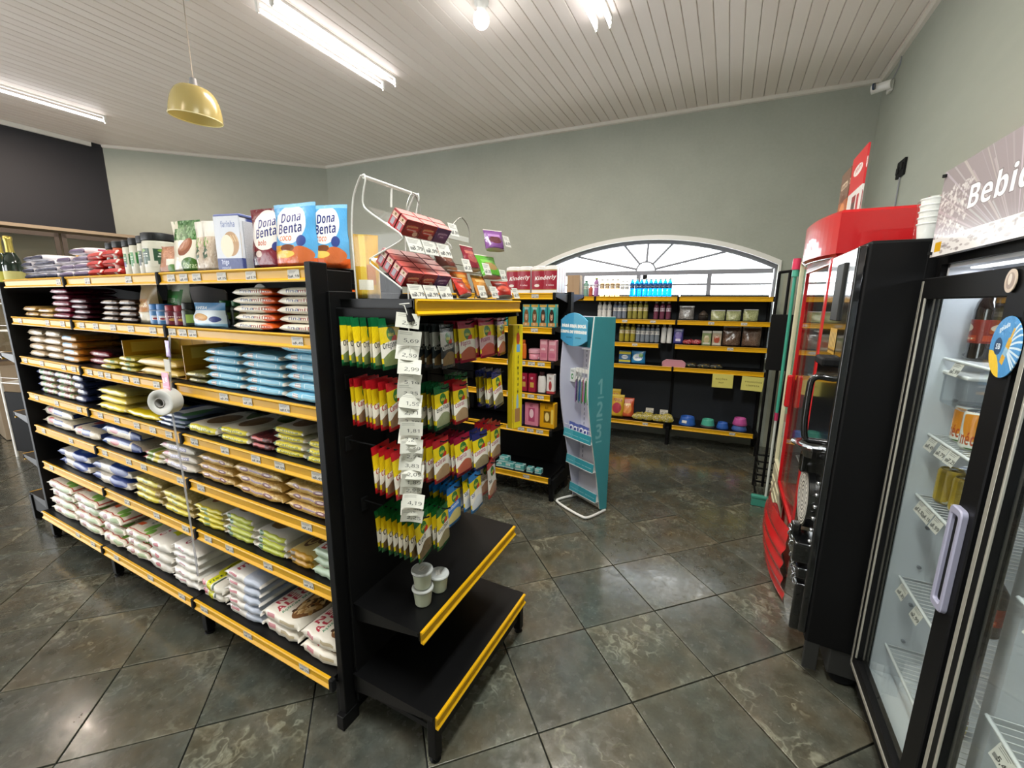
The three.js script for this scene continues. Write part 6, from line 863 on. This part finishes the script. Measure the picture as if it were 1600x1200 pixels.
  const disc = (name, label, r, y, z, c) => { const g = new THREE.CylinderGeometry(r, r, 0.002, 40); const uv = g.attributes.uv; g.rotateX(Math.PI / 2); const p = g.attributes.position; for (let i = 0; i < p.count; i++) uv.setXY(i, p.getX(i) / r / 2 + 0.5, p.getY(i) / r / 2 + 0.5); g.rotateY(-Math.PI / 2); g.scale(1, 1.18, 1); return single(name, label, 'sticker', paint(g, c), c.m, C(-0.006, y, z)); };
  disc('round_sticker', 'round blue and yellow advertising sticker on the cooler door', 0.058, 1.462, -0.025, ad);
  disc('round_sticker', 'small beige round sticker near the top of the cooler door', 0.022, 1.607, -0.06, print((g) => { F(g, '#c9b6a0'); O(g, '#a08a78', 128, 128, 90, 90); O(g, '#d9cbb8', 110, 110, 40, 60); }, 0.3));
  const t = thing('plastic_cup_stack', 'clear film-wrapped stacks of white plastic cups on the black machine', 'cups', [0.585, 1.772, -1.99]);
  for (const [dx, dz] of [[0, 0], [0.075, 0.0]]) { part('cup_stack', [...Array(5)].map((_, i) => at(lathe([[0.028, 0], [0.034, 0.05], [0.037, 0.052], [0.036, 0.055]], 18), dx, i * 0.02, dz)), M.white, t); part('film_wrap', at(lathe([[0.0, 0.0], [0.036, 0], [0.041, 0.02], [0.042, 0.125], [0.02, 0.142], [0, 0.138]], 14), dx, 0, dz), M.clear, t); }
}

// ---------------------------------------------------------------- black chopp machine with moulded front
{
  const t = thing('black_cooler', 'black drinks machine with moulded dial, chain and curved handle on its front', 'refrigerator', [0.41, 0, -2.115]);
  const D = 0.58, W = 0.42;   // local +x into the wall
  part('cabinet', [rbox(D, 1.6, W, 0.012, D / 2 + 0.0, 0.97, 0)], M.black, t);
  part('side_seam', rbox(0.004, 1.56, 0.002, 0.0008, 0.16, 0.97, W / 2 + 0.001), M.blackMatte, t);
  part('plinth', [rbox(D - 0.1, 0.13, W - 0.02, 0.006, D / 2 + 0.04, 0.12, 0), rbox(0.05, 0.3, 0.02, 0.004, 0.03, 0.2, W / 2 - 0.012)], mat('#242422', 0.6), t);
  for (const [x, z] of [[0.15, 0.16], [0.15, -0.16], [0.5, 0.16], [0.5, -0.16]]) { const w = part('caster', at(lathe([[0, -0.02], [0.04, -0.02], [0.05, -0.012], [0.05, 0.012], [0.04, 0.02], [0, 0.02]], 24), 0, 0, 0, Math.PI / 2), M.blackMatte, t, [x, 0.05, z]); }
  part('front_door', rbox(0.03, 1.55, W - 0.01, 0.008, -0.012, 0.98, 0), phys('#141516', 0.16, { clearcoat: 1, clearcoatRoughness: 0.05 }), t);
  part('door_panel', [rbox(0.012, 0.22, 0.12, 0.004, -0.03, 1.6, 0.02)], M.gasket, t);
  const st = print((g) => { F(g, '#c9a040'); for (let i = 0; i < 9; i++) F(g, i % 2 ? '#6b4a18' : '#e9d8a0', 14 + i * 26, 40, 14, 150); F(g, '#7a5a20', 0, 210, 256, 20); });
  part('yellow_sticker', paint(at(new THREE.PlaneGeometry(0.12, 0.1), 0, 0, 0, 0, -Math.PI / 2), st), st.m, t, [-0.0285, 1.41, 0.03]);
  part('spout_shelf', rbox(0.05, 0.035, 0.16, 0.01, -0.04, 1.33, 0.03), M.blackMatte, t);
  const hz = 0.13, gl = phys('#0f1011', 0.18, { clearcoat: 1 });
  part('curved_handle', tube([[-0.02, 1.27, hz], [-0.075, 1.275, hz], [-0.095, 1.25, hz], [-0.097, 1.1, hz], [-0.085, 1.02, hz], [-0.02, 1.015, hz]], 0.012, 40, 10), gl, t);
  part('drip_dish', at(lathe([[0, -0.05], [0.03, -0.05], [0.04, -0.02], [0.075, 0.0], [0.078, 0.006], [0.03, -0.006], [0, -0.008]], 30), -0.05, 0.99, 0.1), gl, t);
  const drum = new THREE.CylinderGeometry(0.13, 0.135, 0.055, 40); drum.rotateZ(Math.PI / 2); part('drum', at(drum, -0.02, 0.74, 0.03), gl, t);
  const dial = canvasTex(256, 256, (g) => { F(g, '#e9e7df'); g.strokeStyle = '#2a2a2a'; g.lineWidth = 6; for (const r of [118, 104, 64, 46, 28]) { g.beginPath(); g.arc(128, 128, r, 0, 7); g.stroke(); } for (let i = 0; i < 24; i++) { const a = i * Math.PI / 12; g.lineWidth = i % 2 ? 5 : 10; g.beginPath(); g.moveTo(128 + Math.cos(a) * 78, 128 + Math.sin(a) * 78); g.lineTo(128 + Math.cos(a) * 94, 128 + Math.sin(a) * 94); g.stroke(); } O(g, '#2a2a2a', 128, 128, 10, 10); });
  const dg = new THREE.CircleGeometry(0.12, 40); dg.rotateY(-Math.PI / 2); part('dial', at(dg, -0.049, 0.74, 0.03), mat('#ffffff', 0.4, { map: dial }), t);
  [[0.06, 0.09, 0.05, -0.05, 0.9, 0.05], [0.035, 0.07, 0.04, -0.07, 0.615, 0.11], [0.07, 0.09, 0.14, -0.045, 0.55, 0.12], [0.05, 0.05, 0.12, -0.035, 0.46, 0.13], [0.05, 0.22, 0.2, -0.03, 0.3, 0.08]].forEach(([w, h, d, x, y, z]) => part('bracket', rbox(w, h, d, 0.01, x, y, z), gl, t));
  for (let i = 0; i < 11; i++) { const g = new THREE.TorusGeometry(0.011, 0.0032, 6, 14); g.scale(1, 1.4, 1); part('chain_link', g, M.chrome, t, [-0.088 + i * 0.003, 0.62 - i * 0.021, 0.11 + i * 0.006], [0.4, i % 2 ? 0.4 : 1.9, 0.1]); }
  for (let i = 0; i < 6; i++) part('rivet', at(new THREE.SphereGeometry(0.008, 8, 6), -0.03, 0.86 - i * 0.05, 0.185), M.chrome, t);
}
// ---------------------------------------------------------------- red soda cooler
{
  const t = thing('red_cooler', 'red soda cooler with bulging canopy, glass door and ribbed kick panel', 'refrigerator', [0.405, 0, -2.735]);
  const W = 0.72, z0 = -W / 2, z1 = W / 2, D = 0.6, reds = M.red;
  part('cabinet', [box(D, 1.72, 0.03, D / 2 + 0.03, 0.9, z1 - 0.015), box(D, 1.72, 0.03, D / 2 + 0.03, 0.9, z0 + 0.015), box(0.03, 1.72, W, D + 0.01, 0.9, 0), box(D, 0.4, W - 0.04, D / 2 + 0.04, 0.22, 0), box(D, 0.03, W, D / 2 + 0.03, 1.75, 0)], reds, t);
  const can = new THREE.Shape(); can.moveTo(D, z0 + 0.0); can.lineTo(0.0, z0); can.quadraticCurveTo(-0.13, 0, 0.0, z1); can.lineTo(D, z1); can.closePath();
  const cg = extr(can, 0.17, 0.012, 20); cg.rotateX(Math.PI / 2); part('canopy', at(cg, 0, 1.945, 0), reds, t);
  const lip = new THREE.Shape(); lip.moveTo(0.1, z0 + 0.02); lip.lineTo(0.0, z0 + 0.02); lip.quadraticCurveTo(-0.12, 0, 0.0, z1 - 0.02); lip.lineTo(0.1, z1 - 0.02); lip.closePath(); const lg = extr(lip, 0.012, 0.003, 20); lg.rotateX(Math.PI / 2); part('canopy_lip', at(lg, 0, 1.772, 0), M.chrome, t);
  const d = new THREE.Group(); d.name = 'door'; t.add(d);
  part('door_frame', [rbox(0.035, 1.36, 0.045, 0.008, 0.0, 1.08, z1 - 0.03), rbox(0.03, 1.36, 0.012, 0.003, 0.0, 1.08, z0 + 0.012), rbox(0.03, 0.03, W, 0.006, 0.0, 1.745, 0), rbox(0.03, 0.03, W, 0.006, 0.0, 0.41, 0)], reds, d);
  part('door_glass', box(0.008, 1.32, W - 0.06, -0.002, 1.08, 0), M.glass, d);
  part('door_handle', at(rbox(0.03, 0.2, 0.04, 0.01), -0.03, 1.03, z0 + 0.07), reds, d);
  for (const y of [0.62, 0.88, 1.14, 1.4]) { const g = []; for (let z = z0 + 0.05; z < z1 - 0.04; z += 0.03) g.push(rod([0.06, y, z], [D - 0.05, y, z], 0.002, 4)); g.push(rod([0.06, y, z0 + 0.05], [0.06, y, z1 - 0.05], 0.004)); part('wire_shelf', g, M.whiteMetal, t); }
  part('liner', [box(0.01, 1.3, W - 0.08, D - 0.01, 1.08, 0), box(D - 0.04, 1.3, 0.006, D / 2 + 0.02, 1.08, z0 + 0.034), box(D - 0.04, 1.3, 0.006, D / 2 + 0.02, 1.08, z1 - 0.034), box(D - 0.04, 0.006, W - 0.08, D / 2 + 0.02, 1.73, 0)], mat('#8b9196', 0.5), t);
  // ribbed kick panel bulging out
  const kg = new THREE.PlaneGeometry(W, 0.4, 24, 32), p = kg.attributes.position;
  for (let i = 0; i < p.count; i++) { const x = p.getX(i), y = p.getY(i), u = x / W * 2, v = (y + 0.2) / 0.4, b = 0.055 * (1 - u * u) + 0.035 * Math.sin(v * 2.6); p.setXYZ(i, -b - 0.004 - 0.007 * Math.sin(v * 30 + u * 1.2) * (v < 0.8 ? 1 : 0), y + 0.23, x); } kg.computeVertexNormals(); part('kick_panel', kg, phys('#d01a20', 0.25, { clearcoat: 0.8, side: THREE.DoubleSide }), t);
  part('kick_recess', rbox(0.03, 0.05, 0.22, 0.012, -0.055, 0.38, 0.08), mat('#8a1016', 0.4), t);
  for (const [x, z] of [[0.08, 0.28], [0.08, -0.28], [0.5, 0.28], [0.5, -0.28]]) part('foot', cyl(0.025, 0.03, 0.04, x, 0.02, z, 12), M.blackMatte, t);
  const po = canvasTex(256, 512, (g) => { F(g, '#c8242a', 0, 0, 256, 280); F(g, '#d9dcd8', 0, 280, 256, 232); O(g, '#e9e4e0', 128, 130, 80, 40); T(g, 'refri', 74, 146, 52, '#b02028', -6, 'italic bold'); F(g, '#8a2228', 90, 320, 70, 170); F(g, '#4a2a22', 96, 370, 58, 60); F(g, '#b02028', 180, 330, 40, 150); }), po2 = canvasTex(256, 512, (g) => { F(g, '#7a5a48'); F(g, '#a85a2c', 0, 260, 256, 252); O(g, '#d98a4a', 128, 360, 80, 80); F(g, '#c9b49a', 30, 100, 180, 50); T(g, 'lanche', 44, 142, 46, '#5a2a1c'); O(g, '#6a3a24', 120, 240, 70, 30); });
  const pp = (label, tex, x, z, w, h, y) => { const q = thing('cooler_poster', label, 'poster', [x, y, z]); const g = new THREE.BoxGeometry(w, h, 0.008); g.rotateY(-Math.PI / 2); part('poster_board', at(g, 0, h / 2, 0), mat('#ffffff', 0.35, { map: tex }), q); part('poster_foot', box(0.06, 0.004, w * 0.8, 0, 0.002, 0), M.white, q); };
  pp('red and white soda poster board standing on the red cooler', po, 0.5, -2.72, 0.27, 0.32, 1.959); pp('brown snack poster board on the red cooler, behind the red one', po2, 0.5, -2.98, 0.2, 0.3, 1.959);
}
// ---------------------------------------------------------------- cream freezer beyond, broom rack and broom
{
  const t = thing('cream_freezer', 'narrow cream glass-door freezer beyond the red soda cooler', 'refrigerator', [0.425, 0, -3.335]);
  const W = 0.44, D = 0.6, cr = mat('#d9d3b4', 0.45);
  part('cabinet', [box(D, 1.8, 0.03, D / 2 + 0.02, 0.95, W / 2 - 0.015), box(D, 1.8, 0.03, D / 2 + 0.02, 0.95, -W / 2 + 0.015), box(0.03, 1.8, W, D, 0.95, 0), box(D, 0.03, W, D / 2 + 0.02, 1.84, 0), box(D, 0.3, W, D / 2 + 0.02, 0.2, 0)], cr, t);
  part('kick_panel', [rbox(0.03, 0.34, W, 0.008, 0, 0.22, 0), ...[0, 1, 2, 3].map((i) => rbox(0.008, 0.02, W - 0.06, 0.003, -0.017, 0.12 + i * 0.06, 0))], cr, t);
  const d = new THREE.Group(); d.name = 'door'; t.add(d); part('door_frame', [rbox(0.03, 1.44, 0.014, 0.004, 0, 1.12, -W / 2 + 0.008), rbox(0.03, 1.44, 0.014, 0.004, 0, 1.12, W / 2 - 0.008), rbox(0.03, 0.02, W, 0.004, 0, 1.83, 0), rbox(0.03, 0.02, W, 0.004, 0, 0.41, 0)], cr, d); part('door_glass', box(0.006, 1.4, W - 0.03, 0, 1.12, 0), M.glass, d);
  for (const y of [0.7, 1.05, 1.4]) part('wire_shelf', [...Array(14)].map((_, i) => rod([0.05, y, -W / 2 + 0.04 + i * 0.028], [D - 0.04, y, -W / 2 + 0.04 + i * 0.028], 0.002, 4)), M.whiteMetal, t);
  const r = thing('broom_rack', 'tall black tube rack with a dark panel standing near the window wall', 'rack', [0.44, 0, -4.0]);
  for (const x of [-0.11, -0.04, 0.03, 0.1]) part('bar', rod([x, 0.01, 0], [x, 1.8 + (x + 0.11) * 0.12, 0], 0.011, 10), M.black, r);
  part('top_rail', rod([-0.115, 1.8, 0], [0.105, 1.825, 0], 0.011, 8), M.black, r); part('base_grid', [0.05, 0.11, 0.17, 0.23, 0.29].flatMap((y) => [rod([-0.12, y, 0.0], [0.11, y, 0.0], 0.008), rod([-0.11, y, 0], [-0.11, y, 0.26], 0.006)]), M.black, r);
  part('dark_panel', rbox(0.2, 0.45, 0.012, 0.004, -0.03, 1.25, 0.02), M.blackMatte, r);
  part('back_leg', rod([0.03, 0.0, -0.3], [0.03, 1.2, -0.01], 0.01), M.black, r);
  const b = thing('broom', 'teal broom handle with bright pink end leaning on the black rack', 'broom', [0.392, 0, -3.6]);
  part('handle', rod([0, 0.72, 0], [0, 1.8, 0], 0.011, 12), mat('#3f9f88', 0.4), b); part('pink_cap', at(cyl(0.024, 0.026, 0.075, 0, 1.83, 0, 16), 0, 0, 0), mat('#d8305a', 0.4), b); part('teal_collar', cyl(0.02, 0.022, 0.05, 0, 1.77, 0, 16), mat('#4fae96', 0.4), b); part('lower_grip', rod([0, 0.7, 0], [0, 0.76, 0], 0.013, 12), mat('#b0305a', 0.4), b); part('lower_stick', rod([0, 0.06, 0], [0, 0.7, 0], 0.009, 12), mat('#c9cfc9', 0.4), b); part('broom_head', [rbox(0.16, 0.03, 0.04, 0.01, -0.02, 0.075, 0.0), rbox(0.15, 0.06, 0.03, 0.006, -0.02, 0.03, 0.0)], mat('#3a8a78', 0.6), b);
}
// ---------------------------------------------------------------- far left: wine and white rack beyond the long gondola
{
  const t = thing('white_rack', 'white wire rack with bottles and packs at the far left edge', 'rack', [-5.75, 0, -1.62], 0.25);
  for (const [x, z] of [[-0.5, 0.2], [0.5, 0.2], [-0.5, -0.2], [0.5, -0.2]]) part('post', rod([x, 0, z], [x, 1.75, z], 0.012, 8), M.white, t);
  for (const y of [0.75, 1.0, 1.25, 1.5]) part('wire_shelf', [...[...Array(26)].map((_, i) => rod([-0.5 + i * 0.04, y, -0.2], [-0.5 + i * 0.04, y, 0.2], 0.003, 4)), rod([-0.5, y, 0.2], [0.5, y, 0.2], 0.006), rod([-0.5, y + 0.05, 0.2], [0.5, y + 0.05, 0.2], 0.004), rod([-0.5, y, -0.2], [0.5, y, -0.2], 0.006)], M.white, t);
  part('dark_front', box(1.0, 0.6, 0.02, 0, 0.36, 0.19), M.blackMatte, t);
  part('back_board', box(1.0, 1.1, 0.012, 0, 1.2, -0.21), mat('#c9bfae', 0.7), t);
  part('yellow_edge', box(0.5, 0.04, 0.01, 0.2, 0.68, 0.21), M.rail, t);
  const place = (x, y, z) => { const a = 0.25; return [-5.75 + x * Math.cos(a) + z * Math.sin(a), y, -1.62 - x * Math.sin(a) + z * Math.cos(a)]; };
  const c = ['#d9cfc0', '#a8323c', '#e2dcd2', '#5a8a4a'].map((k, i) => print((g) => { F(g, k); F(g, '#efeae0', 40, 60, 176, 90); F(g, '#8a4a4c', 60, 180, 130, 30); }));
  let n = 0; for (const [y, nm] of [[0.756, 'lower'], [1.006, 'second'], [1.256, 'third'], [1.506, 'top']]) for (let i = 0; i < 4; i++) { const k = (i + n) % 4; single('rack_pack', `upright ${['cream', 'red', 'white', 'green'][k]} pack on the ${nm} level of the white wire rack at far left`, 'packet', pouchGeo(0.16, 0.2, 0.08, c[k], i + y), c[k].m, place(-0.35 + i * 0.23, y, 0.05), [0, 0.25, 0]); if (i === 3) n++; }
  const wine = (label, pos, glassC, foilC, labC, h = 0.31) => { const w = thing('wine_bottle', label, 'bottle', pos); part('bottle', lathe([[0, 0], [0.042, 0], [0.046, 0.01], [0.046, h * 0.42], [0.038, h * 0.58], [0.017, h * 0.72], [0.015, h * 0.98], [0, h * 0.98]], 22), phys(glassC, 0.08, { clearcoat: 1 }), w); part('foil', lathe([[0.0225, h * 0.64], [0.018, h * 0.75], [0.018, h * 0.92], [0.021, h * 0.94], [0.02, h], [0, h + 0.003]], 18), mat(foilC, 0.3, { metalness: 0.7 }), w); part('label', cyl(0.0468, 0.0468, h * 0.2, 0, h * 0.25, 0, 22, true), mat(labC, 0.6), w); return w; };
  wine('dark green sparkling wine bottle with gold foil at the left picture edge', [-4.09, 1.602, -1.02], '#12241a', '#c9b560', '#c2bd74', 0.33); wine('second gold-topped wine bottle beside the first, cut by the picture edge', [-4.2, 1.602, -1.0], '#1a3020', '#cdb95c', '#c9c45a', 0.33); wine('red-necked bottle with a copper-gold cap behind the salt bags', [-3.55, 1.656, -1.17], '#6b1420', '#c9963c', '#a02838', 0.19);
  const f = thing('beige_cabinet', 'beige glass-fronted cabinet beneath the dark wall at the far left', 'cabinet', [-7.1, 0, -2.15], Math.PI / 2 - 0.1); f.scale.set(1, 1.17, 1);
  part('carcass', [box(1.4, 1.95, 0.02, 0, 1.0, -0.2), box(0.03, 1.98, 0.42, -0.7, 1.0, 0), box(0.03, 1.98, 0.42, 0.7, 1.0, 0), box(1.4, 0.03, 0.42, 0, 1.99, 0), box(1.4, 0.7, 0.4, 0, 0.36, 0)], mat('#9a8a74', 0.6), f);
  for (const x of [-0.35, 0.35]) { const d = new THREE.Group(); d.name = 'door'; f.add(d); part('door_frame', [box(0.04, 1.2, 0.02, x - 0.32, 1.35, 0.21), box(0.04, 1.2, 0.02, x + 0.32, 1.35, 0.21), box(0.68, 0.04, 0.02, x, 1.93, 0.21), box(0.68, 0.04, 0.02, x, 0.77, 0.21)], mat('#4a4038', 0.5), d); part('door_glass', box(0.62, 1.14, 0.004, x, 1.35, 0.21), M.glass, d); part('knob', cyl(0.012, 0.012, 0.03, x * 0.2, 1.3, 0.23, 10), M.chrome, d); }
  for (const y of [1.1, 1.4, 1.7]) part('glass_shelf', box(1.34, 0.008, 0.36, 0, y, 0), M.clear, f);
}

renderer.render(scene, camera);
